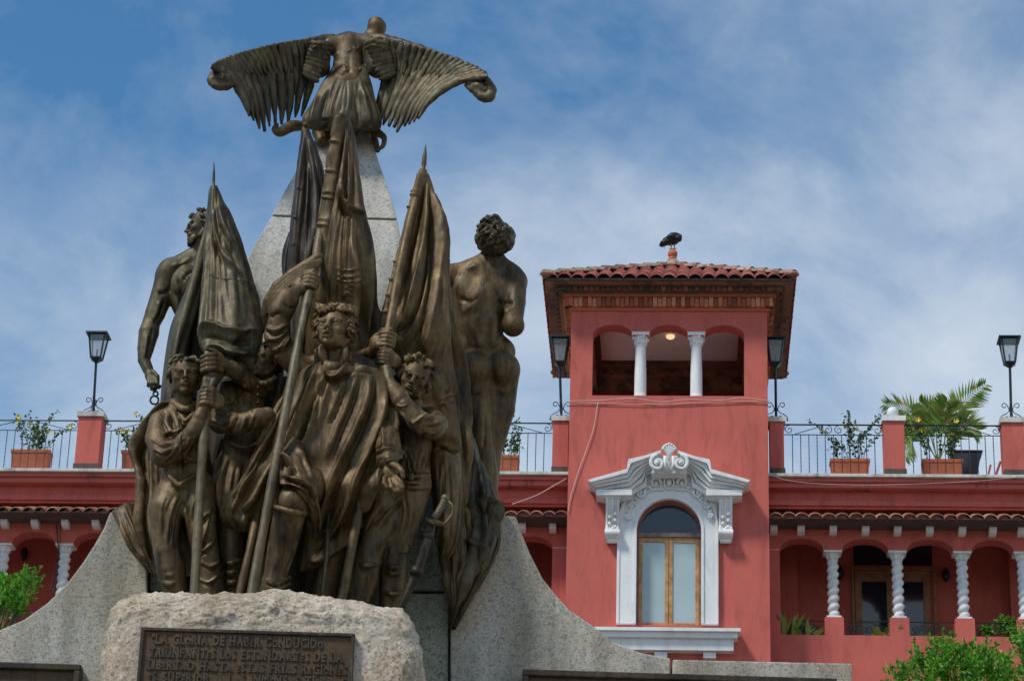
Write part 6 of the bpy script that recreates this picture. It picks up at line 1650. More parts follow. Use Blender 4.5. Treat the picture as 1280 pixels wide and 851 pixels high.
# ---- wings: cornice, gallery arcade, tiles
GY = .75
zz = dict(cap=Bz(1120, 592.6, .2), cb=Bz(1120, 607.5, .2), bt=Bz(1120, 634, .55), te=Bz(1120, 645.5, .1), br=Bz(1120, 658.8, .42), at=Bz(1120, 673.2, GY), sp=Bz(1120, 687.5, GY), col=Bz(1120, 771.5, GY), sill=Bz(1120, 794, GY))
z = zz
def wing(x0, x1, colx, brx, side):
    """colx: centres of the columns from left to right; openings lie between neighbours"""
    mb = MB(); ops = []
    for a, b in zip(colx[:-1], colx[1:]): ops.append((a + .175, b - .175, z['sill'], z['sp'], z['at'] - z['sp']))
    arch_wall(mb, x0, x1, 0, z['bt'] + .25, GY, GY + .36, ops, zpier=z['col'])
    part(mb, 'gallery_wall', 'red')
    mb = MB(); mb.box(x0, x1, GY + .362, 3.4, z['at'] + .66, z['at'] + .76); part(mb, 'gallery_ceiling', 'red2')
    mb = MB(); mb.box(x0, x1, 2.6, 2.9, z['sill'] - .9, z['at'] + .658); part(mb, 'gallery_back_wall', 'red2')
    mb = MB(); mb.box(x0, x1, GY + .362, 2.598, z['sill'] - .9, z['sill'] - .7); part(mb, 'gallery_floor', 'conc')
    mb = MB(); mb.box(x0, x1, .52, 1.4, z['bt'] - .05, z['cb'] - .002); part(mb, 'frieze', 'red')
    mb = MB(); mb.box(x0, x1, .46, .52, z['bt'] + .0, z['bt'] + .09); part(mb, 'frieze_moulding', 'red')
    h = z['cap'] - z['cb']
    mb = MB(); mb.box(x0, x1, .30, 1.5, z['cb'], z['cb'] + h * .42); mb.box(x0, x1, .24, 1.5, z['cb'] + h * .42, z['cb'] + h * .72); part(mb, 'cornice', 'red_worn', bevel=.01)
    mb = MB(); mb.box(x0, x1, .17, 7.0, z['cb'] + h * .74, z['cap']); part(mb, 'coping', 'conc', bevel=.008)
    mb = MB(); mb.box(x0, x1, 3.0, 7.0, 0, z['cb'] + h * .73); mb.box(x0, x1, 1.51, 2.99, z['at'] + .77, z['cb'] + h * .72); part(mb, 'rear_block', 'red2')
    # tiled pent roof
    mb = MB(); L = (x1 - x0) / 2; xc = (x0 + x1) / 2
    corr(mb, L, 0, .42, z['te'] + .02, z['te'] + .17, .245 if side else .235, 1.0, lambda u, v, zz_: (xc + u, .10 + v, zz_), hip=False, course=.42, seed=7 + side, edge_out=.0)
    part(mb, 'pent_roof_tiles', 'tile_brown', True, angle=50)
    mb = MB(); mb.box(x0, x1, .14, GY - .002, z['te'] - .035, z['te'] - .005); part(mb, 'pent_roof_board', 'board')
    for bx in brx:
        mb = MB(); w = .075; zt = z['te'] - .037; prof = [(GY - .001, zt), (.50, zt), (.50, zt - .06), (.55, zt - .10), (.63, zt - .125), (GY - .001, zt - .125)]; w = .068
        n = len(prof); V = [(bx - w, y, q) for y, q in prof] + [(bx + w, y, q) for y, q in prof]
        mb.add(V, [tuple(range(n)), tuple(range(2*n-1, n-1, -1))] + [((i+1) % n, i, i + n, (i+1) % n + n) for i in range(n)]); part(mb, 'eave_bracket', 'white', bevel=.008)
    for cx in colx: twisted(cx)
    for a, b in zip(colx[:-1], colx[1:]): balcony_rail(a + .175, b - .175)
def twisted(cx):
    mb = MB(); y = GY + .17; z0 = z['col'] + .002; z1 = z['sp']; r = .098
    zc0 = z1 - .16
    mb.box(cx - .135, cx + .135, y - .135, y + .135, z0, z0 + .04)
    nz, nt_ = 120, 16; V = []; F = []; pitch = .152; z0b = z0 + .04
    for i in range(nz):
        zzz = z0b + (zc0 - z0b) * i / (nz - 1); ph = 2 * math.pi * (zzz - z0b) / pitch
        e = min(1, i / 8, (nz - 1 - i) / 8)
        for k in range(nt_):
            a = 2 * math.pi * k / nt_; rr = r * (1 + .20 * e * (abs(math.sin((a - ph) / 2)) ** 1.0 * 2 - 1.25))
            V.append((cx + rr * math.cos(a), y + rr * math.sin(a), zzz))
    for i in range(nz - 1):
        for k in range(nt_): F.append((i*nt_ + k, i*nt_ + (k+1) % nt_, (i+1)*nt_ + (k+1) % nt_, (i+1)*nt_ + k))
    mb.add(V, F); capital(mb, cx, y, zc0, z1 - .002, .088, .165); part(mb, 'twisted_column', 'white', True, angle=45)
def flat_spiral(c, r0, turns, dirn, start, y, n=26, rin=.15):
    return [(c[0] + r0 * (1 - (1 - rin) * i / n) * math.cos(start + dirn * turns * 2 * math.pi * i / n), y, c[1] + r0 * (1 - (1 - rin) * i / n) * math.sin(start + dirn * turns * 2 * math.pi * i / n)) for i in range(n + 1)]
def balcony_rail(a, b):
    mb = MB(); y = GY + .12; z1 = z['sill'] + .30; z0 = z['sill'] + .03; h = z1 - z0
    mb.tube([(a, y, z1), (b, y, z1)], .012, 6); mb.tube([(a, y, z0), (b, y, z0)], .010, 6)
    xm = (a + b) / 2; mb.tube([(xm, y, z0), (xm, y, z1)], .008, 6)
    for s in (-1, 1):
        for f, rr in ((.16, .30), (.42, .26), (.68, .30)):
            cx = xm + s * (b - a) / 2 * f; mb.tube(flat_spiral((cx, z0 + h * (.38 if f != .42 else .55)), h * rr, 1.4, s, 0 if s > 0 else math.pi, y), .010, 5)
        q = cr(np.array([(xm + s * (b - a) * .48, z0 + .01), (xm + s * (b - a) * .30, z0 + h * .25), (xm + s * (b - a) * .16, z0 + h * .85), (xm + s * .02, z0 + h * .95)]), 14)
        mb.tube([(p[0], y, p[1]) for p in q], .010, 5)
    part(mb, 'balcony_rail', 'iron')

XR1 = Bx(1480, 690, GY); XL0 = Bx(-180, 690, GY)
cR = [Bx(p, 730, GY) for p in (963.3, 1042, 1123.2, 1204.6, 1281, 1362, 1443)]
cL = [Bx(p, 720, GY) for p in (-77.5, -1, 76.2, 155, 233, 311, 389, 467, 546, 624, 701.5)]
bR = [Bx(p, 653, .42) for p in (967.5, 1001.6, 1042, 1082.6, 1122.8, 1163, 1203.7, 1242, 1278, 1320, 1360, 1400, 1440)]
bL = [Bx(3 + 38.2 * i, 650, .42) for i in range(-3, 19)]
wing(HW + .002, XR1, cR, bR, 1)
wing(XL0, -HW - .002, cL, bL, 0)

# gallery doors on the right, side returns, wall lamps
DY = 2.6
def door(pa, pb, hinge):
    xa, xb = Bx(pa, 760, DY), Bx(pb, 760, DY); zt = Bz(1115, 714, DY); zb_ = z['sill'] - .7
    mb = MB(); y0, y1 = DY - .06, DY - .002; sw = .13
    mb.box(xa, xa + sw, y0, y1, zb_, zt); mb.box(xb - sw, xb, y0, y1, zb_, zt); mb.box(xa + sw, xb - sw, y0 + .002, y1, zt - .22, zt); mb.box(xa + sw, xb - sw, y0 + .002, y1, zb_, zb_ + .25)
    d = part(mb, 'gallery_door', 'wood_shaded', bevel=.006)
    mb = MB(); mb.box(xa + sw, xb - sw, y0 + .03, y0 + .04, zb_ + .25, zt - .22); mb.build('door_pane', M['pane_dark'], d)
door(1069, 1117, 0); door(1119, 1163, 1)
mb = MB(); xa, xb = Bx(1067, 700, DY), Bx(1165, 700, DY); zt = Bz(1115, 714, DY)
mb.box(xa - .05, xa - .004, DY - .08, DY - .002, z['sill'] - .7, zt + .05); mb.box(xb + .004, xb + .05, DY - .08, DY - .002, z['sill'] - .7, zt + .05); mb.box(xa - .004, xb + .004, DY - .08, DY - .002, zt + .004, zt + .05); part(mb, 'door_frame', 'wood_shaded')
mb = MB(); mb.box(xa, xb, DY - .03, DY - .002, zt + .12, zt + .62); part(mb, 'transom_pane', 'pane_dark')
for (pa, pb, dd) in ((900, 997, .35), (1262, 1330, .35)):
    mb = MB(); mb.box(max(Bx(pa, 720, DY - dd), HW + .01), Bx(pb, 720, DY - dd), DY - dd, DY - .003, z['sill'] - .7, z['at'] + .655); part(mb, 'wall_return', 'red2')
for px, py in ((1182, 718), (30, 692), (1050, 715)):
    mb = MB(); x, q = Bx(px, py, DY - .15), Bz(px, py, DY - .15)
    mb.lathe([(.03, .13), (.05, .10), (.075, .04), (.07, -.06), (.035, -.12), (.01, -.14)], (x, DY - .14, q), 10); mb.tube([(x, DY - .01, q + .05), (x, DY - .12, q + .15)], .015, 6); part(mb, 'wall_lamp', 'iron', True)

# ---- terrace: piers, railings, lanterns
TZ = z['cap']; TY = .42
def zpt(px, py, d=TY): return Bz(px, py, d)
def pier(px0, px1, py_top, ball=False, cap='conc'):
    x0, x1 = Bx(px0, 560, TY - .1), Bx(px1, 560, TY - .1); zt = Bz((px0 + px1) / 2, py_top, TY - .1)
    mb = MB(); mb.box(x0, x1, TY - .14, TY + .26, TZ + .002, zt - .10); o = part(mb, 'terrace_pier', 'red', bevel=.01)
    mb = MB(); mb.box(x0 - .03, x1 + .03, TY - .18, TY + .30, zt - .098, zt)
    if ball: mb.lathe([(.09, 0), (.07, .03), (.06, .06)], ((x0 + x1) / 2, TY + .06, zt), 12); mb.ball(((x0 + x1) / 2, TY + .06, zt + .145), .115, 18, 12)
    mb.build('pier_cap', M['white' if ball else cap], o, bevel=.0, smooth=ball, angle=40 if ball else None)
    mb = MB(); mb.box(x0 - .01, x1 + .02, TY - .17, TY - .142, TZ + .002, TZ + .13); mb.build('pier_foot', M['board'], o)
    return (x0 + x1) / 2, zt, x0, x1
pR0 = pier(962, 980, 522); pR1 = pier(1105, 1131, 521, True); pR2 = pier(1253.5, 1281, 523)
pL1 = pier(95, 125, 515.5); pL0 = pier(690.5, 710.5, 521); pLh = pier(398, 424, 519)

def railing(xa, xb, label, m='iron'):
    o = bthing('terrace_railing', (xa + xb) / 2, TY, TZ, label, 'railing', 'iron railings along the roof terrace')
    L = (xb - xa) / 2; zt = Bz(1050, 531, TY) - TZ; z2 = Bz(1050, 543.5, TY) - TZ
    mb = MB()
    mb.tube([(-L, 0, zt), (L, 0, zt)], .016, 6); mb.tube([(-L, 0, z2), (L, 0, z2)], .010, 6); mb.tube([(-L, 0, .05), (L, 0, .05)], .010, 6); mb.build('rail', M[m], o)
    n = max(2, int(round(2 * L / .152)))
    mb = MB()
    for i in range(1, n):
        x = -L + 2 * L * i / n
        V, F = tube_geo([(x, 0, .05 + (z2 - .05) * k / 24) for k in range(25)], [.0085 + .0018 * math.sin(k * 2.6) for k in range(25)], 5); mb.add(V, F)
    mb.build('bars', M[m], o)
    mb = MB(); h = zt - z2; r = h * .44; zc_ = z2 + h * .5
    k = max(1, int(round(2 * L / 2.0)))
    for j in range(k):
        xa_, xb_ = -L + 2 * L * j / k, -L + 2 * L * (j + 1) / k; xm = (xa_ + xb_) / 2
        for x, s in ((xa_ + r * 1.1, 1), (xb_ - r * 1.1, -1), (xm - r * 1.15, -1), (xm + r * 1.15, 1)):
            mb.tube(flat_spiral((x, zc_), r, 1.3, s, math.pi / 2 * (1 if s > 0 else 1), 0, 22), .008, 5)
        for x0_, x1_ in ((xa_ + r * 2.2, xm - r * 2.2), (xb_ - r * 2.2, xm + r * 2.2)):
            mb.tube([(x0_, 0, z2 + .01), (x1_, 0, zt - .02)], .008, 5)
    mb.build('scrollwork', M[m], o)
railing(XL0, pL1[2] - .01, 'iron railing left of the far left lamp pier, in front of a flowering planter', 'iron_green')
railing(pL1[3] + .01, pLh[2] - .01, 'iron railing between the far left lamp pier and the left statues', 'iron_green')
railing(pLh[3] + .01, pL0[2] - .01, 'green iron railing between the nude statue and the left side of the tower', 'iron_green')
railing(pR0[3] + .01, pR1[2] - .01, 'iron railing between the tower and the white ball pier')
railing(pR1[3] + .01, pR2[2] - .01, 'iron railing in front of the palm, between the ball pier and right lamp pier')

def scrolled_lantern(px, pyt, pyb, base, label, lean=0.0, s=1.0, y=TY + .06):
    """px of the lamp, pyt / pyb: top and bottom of its head"""
    bx_, bz_ = base; o = bthing('roof_lantern', bx_, y, bz_, label, 'lantern', 'iron lanterns on the terrace piers')
    ztop = Bz(px, pyt, y) - bz_; zbot = Bz(px, pyb, y) - bz_; lx = Bx(px, (pyt + pyb) / 2, y) - bx_
    H = ztop - zbot; mb = MB()
    mb.tube([(0, 0, 0), (lx * .97, 0, zbot)], .026, 8); mb.lathe([(.05, 0), (.05, .03), (.03, .06)], (0, 0, 0), 10)
    for k in range(4):
        a = k * math.pi / 2; dx, dy = math.cos(a), math.sin(a)
        q = [(.03, .30), (.05, .34), (.10, .37), (.14, .34), (.13, .29), (.09, .29)]; q2 = [(.04, .22), (.10, .16), (.18, .10), (.20, .02), (.16, -.0), (.13, .04), (.08, .05), (.05, .0)]
        for qq in ([(.02, .20), (.05, .30), (.10, .37), (.15, .36), (.16, .31), (.12, .28), (.09, .31)], [(.02, .26), (.07, .17), (.15, .13), (.21, .07), (.20, .0)], [(.21, .06), (.22, .0)], [(.03, .03), (.05, .09), (.10, .10), (.12, .05), (.09, .03)]):
            c = cr(np.array(qq, float), 12); mb.tube([(r * dx, r * dy, h) for r, h in c], .009, 5)
    mb.build('post', M['iron'], o)
    def sq(z_, w): return [(lx - w, -w, z_), (lx + w, -w, z_), (lx + w, w, z_), (lx - w, w, z_)]
    wt, wb = H * .235, H * .145; z0, z1 = zbot + H * .12, zbot + H * .82
    mb = MB()
    P0, P1 = sq(z0, wb), sq(z1, wt)
    for a, b in zip(P0, P1): mb.tube([a, b], .018, 5)
    for pts in (P0, P1):
        for k in range(4): mb.tube([pts[k], pts[(k+1) % 4]], .017, 5)
    mb.add(sq(z1 + .004, wt * 1.36) + sq(z1 + .035, wt * 1.32) + sq(z1 + H * .13, wt * .25), [(3,2,1,0)] + [(k, (k+1) % 4, (k+1) % 4 + 4, k + 4) for k in range(4)] + [(k + 4, (k+1) % 4 + 4, (k+1) % 4 + 8, k + 8) for k in range(4)] + [(8, 9, 10, 11)])
    mb.ball((lx, 0, z1 + H * .15), H * .028, 8, 6)
    mb.add(sq(zbot - .002, wb * .35) + sq(z0 - .01, wb * .98) + sq(z0 + .004, wb * 1.06), [(3,2,1,0)] + [(k, (k+1) % 4, (k+1) % 4 + 4, k + 4) for k in range(4)] + [(k + 4, (k+1) % 4 + 4, (k+1) % 4 + 8, k + 8) for k in range(4)] + [(8, 9, 10, 11)])
    mb.tube([(lx, 0, z0), (lx, 0, z0 + H * .28)], .018, 8); mb.build('lantern_frame', M['iron'], o)
    mb = MB(); e = .93; G0, G1 = sq(z0 + .01, wb * e), sq(z1 - .01, wt * e)
    mb.add(G0 + G1, [(k, (k+1) % 4, (k+1) % 4 + 4, k + 4) for k in range(4)]); mb.build('glass', M['lampglass'], o)
scrolled_lantern(122, 413.5, 453, (pL1[0], pL1[1]), 'black lantern leaning on the far left terrace pier')
scrolled_lantern(700, 419, 458, (pL0[0], pL0[1]), 'black lantern at the left edge of the tower, under its eaves')
scrolled_lantern(969, 420.5, 459, (pR0[0], pR0[1]), 'black lantern at the right edge of the tower, under its eaves')
scrolled_lantern(1261.5, 419, 459, (pR2[0], pR2[1]), 'black lantern on the pier at the far right, right of the palm')

# ---- planters and plants
rngp = np.random.default_rng(11)
def planter(px0, px1, pyt, label, seed, dy=.42, spread=1.0, flowers=5, tall=1.0):
    y = TY + dy; x0, x1 = Bx(px0, 580, y), Bx(px1, 580, y); zt = Bz((px0 + px1) / 2, pyt, y) - TZ
    o = bthing('planter', (x0 + x1) / 2, y, TZ, label, 'planter', 'terracotta planters on the roof terrace'); w = (x1 - x0) / 2
    mb = MB(); d = .14; b = w * .88
    V = [(-b, -d * .85, .004), (b, -d * .85, .004), (b, d * .85, .004), (-b, d * .85, .004), (-w * .97, -d, zt), (w * .97, -d, zt), (w * .97, d, zt), (-w * .97, d, zt)]
    mb.add(V, [(0,3,2,1),(4,5,6,7),(0,1,5,4),(1,2,6,5),(2,3,7,6),(3,0,4,7)]); mb.box(-w, w, -d - .015, d + .015, zt - .06, zt + .004); mb.build('trough', M['terracotta'], o, bevel=.006)
    mb = MB(); mb.box(-w * .9, w * .9, -d * .9, d * .9, zt + .005, zt + .012); mb.build('soil', M['soil'], o)
    rng = np.random.default_rng(seed)
    p = bthing('flowering_shrub', (x0 + x1) / 2, y, TZ + zt, label.replace('planter', 'shrub').replace('terracotta ', 'leggy flowering '), 'shrub', 'flowering shrubs in the terrace planters')
    st, lf, fl = MB(), MB(), MB()
    for i in range(10):
        x = rng.uniform(-w * .8, w * .8); h = rng.uniform(.35, .85) * tall; lean = (x / w * .35 + rng.uniform(-.25, .25)) * spread
        pts = [np.array([x, rng.uniform(-.08, .08), .0])]
        for k in range(6): pts.append(pts[-1] + np.array([lean * h / 6 * (k * .5) + rng.uniform(-.03, .03), rng.uniform(-.02, .02), h / 6]))
        c = cr(np.array(pts), 16); st.tube(c, np.linspace(.008, .003, 16), 4)
        for k in range(3, 16):
            for _ in range(rng.integers(2, 6) if k > 5 else 2):
                lf_add(lf, c[k] + rng.normal(size=3) * .03, rng.uniform(.05, .085), rng)
        if i < flowers:
            q = c[rng.integers(10, 16)] + rng.normal(size=3) * .04
            for a in range(5):
                an = a * 1.257; d1 = np.array([math.cos(an), -.35, math.sin(an)]); d2 = np.array([math.cos(an + .5), -.5, math.sin(an + .5)])
                d3 = np.array([math.cos(an - .5), -.5, math.sin(an - .5)]); fl.add([q, q + d3 * .04, q + d1 * .06, q + d2 * .04], [(0, 1, 2, 3)])
    st.build('stems', M['bark'], p); lf.build('leaves', M['leaf'], p)
    if fl.V: fl.build('flowers', M['flower'], p)
def lf_add(mb, c, L, rng, w=.38, up=None):
    d = rng.normal(size=3) if up is None else up + rng.normal(size=3) * .5
    d /= np.linalg.norm(d); s = np.cross(d, rng.normal(size=3)); s /= np.linalg.norm(s) + 1e-9; n = np.cross(d, s)
    mb.add([c, c + d * L * .5 + s * L * w + n * L * .06, c + d * L, c + d * L * .5 - s * L * w + n * L * .06], [(0, 1, 2, 3)])
planter(14, 63, 565, 'terracotta planter at the far left behind the railing', 1, tall=.95, flowers=8)
planter(152, 205, 566, 'terracotta planter just right of the far left lamp pier', 2, tall=1.0, flowers=8)
planter(612, 649, 572, 'terracotta planter between the right nude statue and the tower', 3, tall=1.0, flowers=1)
planter(1037, 1087, 576.5, 'terracotta planter behind the railing right of the tower', 4, tall=1.15, flowers=4)
planter(1152, 1203, 577, 'terracotta planter in front of the palm on the right terrace', 5, tall=1.2, flowers=5)

def palm():
    y = TY + 1.2; x = Bx(1172, 585, y); o = bthing('palm_plant', x, y, TZ, 'spreading potted palm with arching fronds rising over the right terrace railing', 'palm')
    mb = MB(); mb.lathe([(.16, 0.003), (.2, .05), (.22, .30), (.24, .34), (.0, .33)], (0, 0, 0), 16); mb.build('pot', M['planter'], o, True, angle=40)
    mb = MB(); mb.tube([(0, 0, .3), (.01, 0, .5), (0, 0, .65)], [.06, .05, .04], 8); mb.build('stem', M['bark'], o)
    rng = np.random.default_rng(4)
    fr = [[(1172, 575), (1160, 535), (1138, 508), (1109, 498)], [(1174, 575), (1186, 535), (1202, 506), (1229, 485)], [(1171, 575), (1164, 530), (1160, 510), (1157, 500)], [(1172, 575), (1150, 548), (1136, 552), (1130, 580)],
          [(1173, 575), (1178, 535), (1180, 518), (1183, 508)], [(1174, 575), (1190, 545), (1205, 535), (1222, 540)], [(1171, 575), (1152, 540), (1134, 530), (1118, 536)], [(1172, 575), (1170, 540), (1166, 520), (1150, 506)]]
    for i, f in enumerate(fr):
        dy = rng.uniform(-.35, .35)
        q = cr(np.array([(Bx(px, py, y) - x, Bz(px, py, y) - TZ) for px, py in f]), 30)
        C = np.stack([q[:, 0], np.linspace(0, dy, 30), q[:, 1]], 1); mb = MB(); mb.tube(C, np.linspace(.012, .004, 30), 4)
        T = np.gradient(C, axis=0); T /= np.linalg.norm(T, axis=1)[:, None]
        for k in range(7, 30):
            for s in (-1, 1):
                for sub in (0, .5):
                    side = np.cross(T[k], np.array([0, 1, .15])); side /= np.linalg.norm(side)
                    d = T[k] * .75 + side * s * .7 + np.array([0, rng.uniform(-.4, .4), -.18]); d /= np.linalg.norm(d)
                    L = .42 * math.sin(math.pi * min(1, (k - 3) / 27.0) ** .8) ** .6 * rng.uniform(.8, 1.1) + .06
                    wv = np.cross(d, np.array([.1, 1, .2])); wv /= np.linalg.norm(wv); p = C[k] + (T[k] * .02 * sub)
                    e = np.array([0, 0, -.06 * L])
                    mb.add([p, p + d * L * .4 + wv * .020, p + d * L + e, p + d * L * .4 - wv * .020], [(0, 1, 2, 3)])
        mb.build('frond', M['palm'], o)
palm()
# dark angular tub and folded frame by the right pier
t = bthing('dark_tub', Bx(1208, 585, TY + .9), TY + .9, TZ, 'dark angular tub standing behind the railing right of the palm planter', 'tub')
mb = MB(); xa = Bx(1192, 580, TY + .9) - Bx(1208, 585, TY + .9)
zt = Bz(1208, 569, TY + .9) - TZ
mb.prism([(-.18, .002), (.12, .002), (.27, zt), (-.27, zt)], -.2, .2); mb.prism([(-.29, zt), (.30, zt), (.30, zt + .03), (-.29, zt + .03)], -.22, .22); mb.build('tub', M['planter'], t, bevel=.008)
t = bthing('folding_frame', Bx(1240, 588, TY + .35), TY + .35, TZ, 'folded dark red wooden frame leaning beside the far right pier', 'folding frame')
mb = MB(); mb.tube([(-.12, 0, .03), (-.02, 0, .42)], .02, 6); mb.tube([(.0, .05, .03), (.17, .05, .50)], .025, 6); mb.box(-.2, .2, -.05, .1, .003, .03); mb.build('slats', M['red2'], t)

# gallery plants
def clump(px, py, w, h, label, kind, seed, red=False):
    y = GY + .20; x = Bx(px, py, y); z0 = z['sill'] - .15
    o = bthing('gallery_plant', x, y, z0, label, 'plant'); rng = np.random.default_rng(seed); mb = MB(); rb = MB(); top = Bz(px, py, y) - z0
    st = MB()
    if kind == 'blade':
        for i in range(34):
            a = rng.uniform(-1, 1); d = np.array([a * .75, rng.uniform(-.4, .4), 1.0]); d /= np.linalg.norm(d); L = top * rng.uniform(.55, 1.05); b = np.array([rng.uniform(-w, w) * .4, rng.uniform(-.1, .1), 0])
            s = np.array([1, rng.uniform(-.8, .8), 0]); s /= np.linalg.norm(s); q = [b + d * L * t + np.array([a * .10, 0, -.06]) * t * t for t in (0, .3, .6, .85, 1)]
            ww = np.array([.012, .035, .04, .022, .0]) * 1.2; V = []
            for p, u in zip(q, ww): V += [p - s * u, p + s * u]
            mb.add(V, [(2*k, 2*k + 1, 2*k + 3, 2*k + 2) for k in range(4)])
            if i < 5: lf_add(rb, q[3] + np.array([0, -.03, .02]), .12, rng, .3, np.array([0, 0, 1.0])); lf_add(rb, q[3] + np.array([0, -.05, .0]), .12, rng, .3, np.array([0, 0, 1.0]))
    else:
        for i in range(420):
            c = np.array([rng.normal() * w * .45, rng.uniform(-.15, .15), top * (.45 + .5 * rng.uniform() ** .7) - abs(rng.normal()) * .05]); lf_add(mb, c, rng.uniform(.04, .08), rng)
        for i in range(12): st.tube([(rng.uniform(-w, w) * .2, 0, 0), (rng.uniform(-w, w) * .5, 0, top * .7)], .005, 4)
    mb.build('leaves', M['palm'] if kind == 'blade' else M['bush'], o)
    if rb.V and red: rb.build('bracts', M['red_bract'], o)
    if st.V: st.build('stems', M['bark'], o)
clump(984, 757, .3, 1, 'broad bladed plant with red bracts in the gallery bay beside the tower', 'blade', 1, True)
clump(1005, 772, .2, 1, 'low dark bladed plant right of the red bracts in the first bay', 'blade', 5)
clump(1108, 776, .22, 1, 'small bladed plant behind the rail in front of the gallery door', 'blade', 2)
clump(1258, 768, .22, 1, 'bright green leafy plant on the gallery rail at the far right', 'leafy', 3)
clump(1232, 780, .12, 1, 'small sparse plant left of the bright gallery plant', 'leafy', 6)

# cables along the tower and the wings
def cable(pts, d, name, label, r=.0075, m='cable'):
    q = cr(np.array(pts, float), 60); W = [bw(Bx(x, y, d), d, Bz(x, y, d)) for x, y in q]
    o = empty(name, W[0], 0, label, 'cable'); mb = MB(); mb.tube(np.array(W), r, 5); mb.build('strand', M[m], o, True, False)
    return o
cable([(708, 503), (740, 503.5), (800, 505), (860, 504), (900, 502), (960, 501)], -.03, 'wall_cable', 'straight pale cable across the tower under the belvedere arches')
cable([(712, 501), (750, 500), (790, 497.5), (826, 502), (860, 499), (900, 500), (930, 497), (961, 501)], -.045, 'wall_cable', 'wavy pale cable looping across the tower under the belvedere arches')
cable([(748, 500), (746, 512), (742, 535), (733, 562), (722, 592), (713, 622), (710, 640)], -.03, 'wall_cable', 'pale cable hanging down the left of the tower wall')
cable([(708, 598), (690, 608), (670, 619), (640, 630)], .2, 'wall_cable', 'pale cable slanting across the frieze left of the tower', .009)
cable([(965, 594), (985, 600), (1020, 604), (1080, 606), (1160, 604), (1220, 601), (1282, 595)], .15, 'wall_cable', 'pale cable sagging over the cornice right of the tower', .005)
cable([(70, 655), (73, 690), (70, 720), (66, 742)], GY - .06, 'hanging_wires', 'dark loose wires hanging beside the left gallery column', .012, 'cable_dark')
cable([(76, 655), (74, 690), (68, 715), (63, 738)], GY - .09, 'hanging_wires', 'thin dark wire hanging right of the thicker one by the left gallery column', .008, 'cable_dark')

# vulture on the ball finial
def vulture():
    y = AY; q = bw(bc[0], y, bc[2] + 6.1 * FS); o = empty('vulture', q, 0, 'black vulture standing hunched on the ball finial of the tower', 'bird')
    s = SDF()
    def b_(px, py, dd=0): x, z_ = Bx(px, py, y), Bz(px, py, y); return np.array(bw(x, y + dd, z_))
    s.chain([b_(848, 297.5), b_(841, 299.5), b_(833, 302), b_(828, 305)], np.array([4.6, 7.2, 5.4, 3.0]) * FS, .05)
    s.ell(b_(841, 297.5, -.06), np.array([8, 6, 5.2]) * FS, rotm(0, 0, -18), .04)
    s.ell(b_(829.5, 304.5), np.array([6.2, 3.5, 3.0]) * FS, rotm(0, 0, -38), .04)
    s.chain([b_(847, 296, -.03), b_(850, 298, -.1), b_(847, 301, -.14)], np.array([3.2, 2.4, 1.8]) * FS, .03)
    V, F = s.mesh(.012); V = V + vnormals(V, F) * (.010 * fbm(V, .05, 2, 2))[:, None]
    obj_from('body', V, F, M['black'], o, True)
    mb = MB()
    for px in (839, 843):
        mb.tube([b_(px, 304), b_(px, 308), b_(px + .2, 311.3)], [.03, .014, .014], 6)
        for a in (-1, 0, 1): mb.tube([b_(px + .2, 311.2), b_(px + a * 2, 312.3, -.06)], .012, 5)
    mb.build('legs', M['legs'], o, False, False)
    mb = MB()
    for k in range(9):
        a = rad(150 + k * 5); p0 = b_(833, 302); L = (8.5 + (k % 3)) * FS; t = np.array([-math.cos(rad(20 + k * 7)) * L, .02 * (k - 4), -math.sin(rad(20 + k * 7)) * L * .9])
        sd = np.array([0, .035, .02]); mb.add([p0 + sd, p0 - sd, p0 + t - sd * .8, p0 + t * 1.05, p0 + t + sd * .8], [(0, 1, 2, 3, 4)])
    mb.build('tail_feathers', M['black'], o, False, False)
vulture()
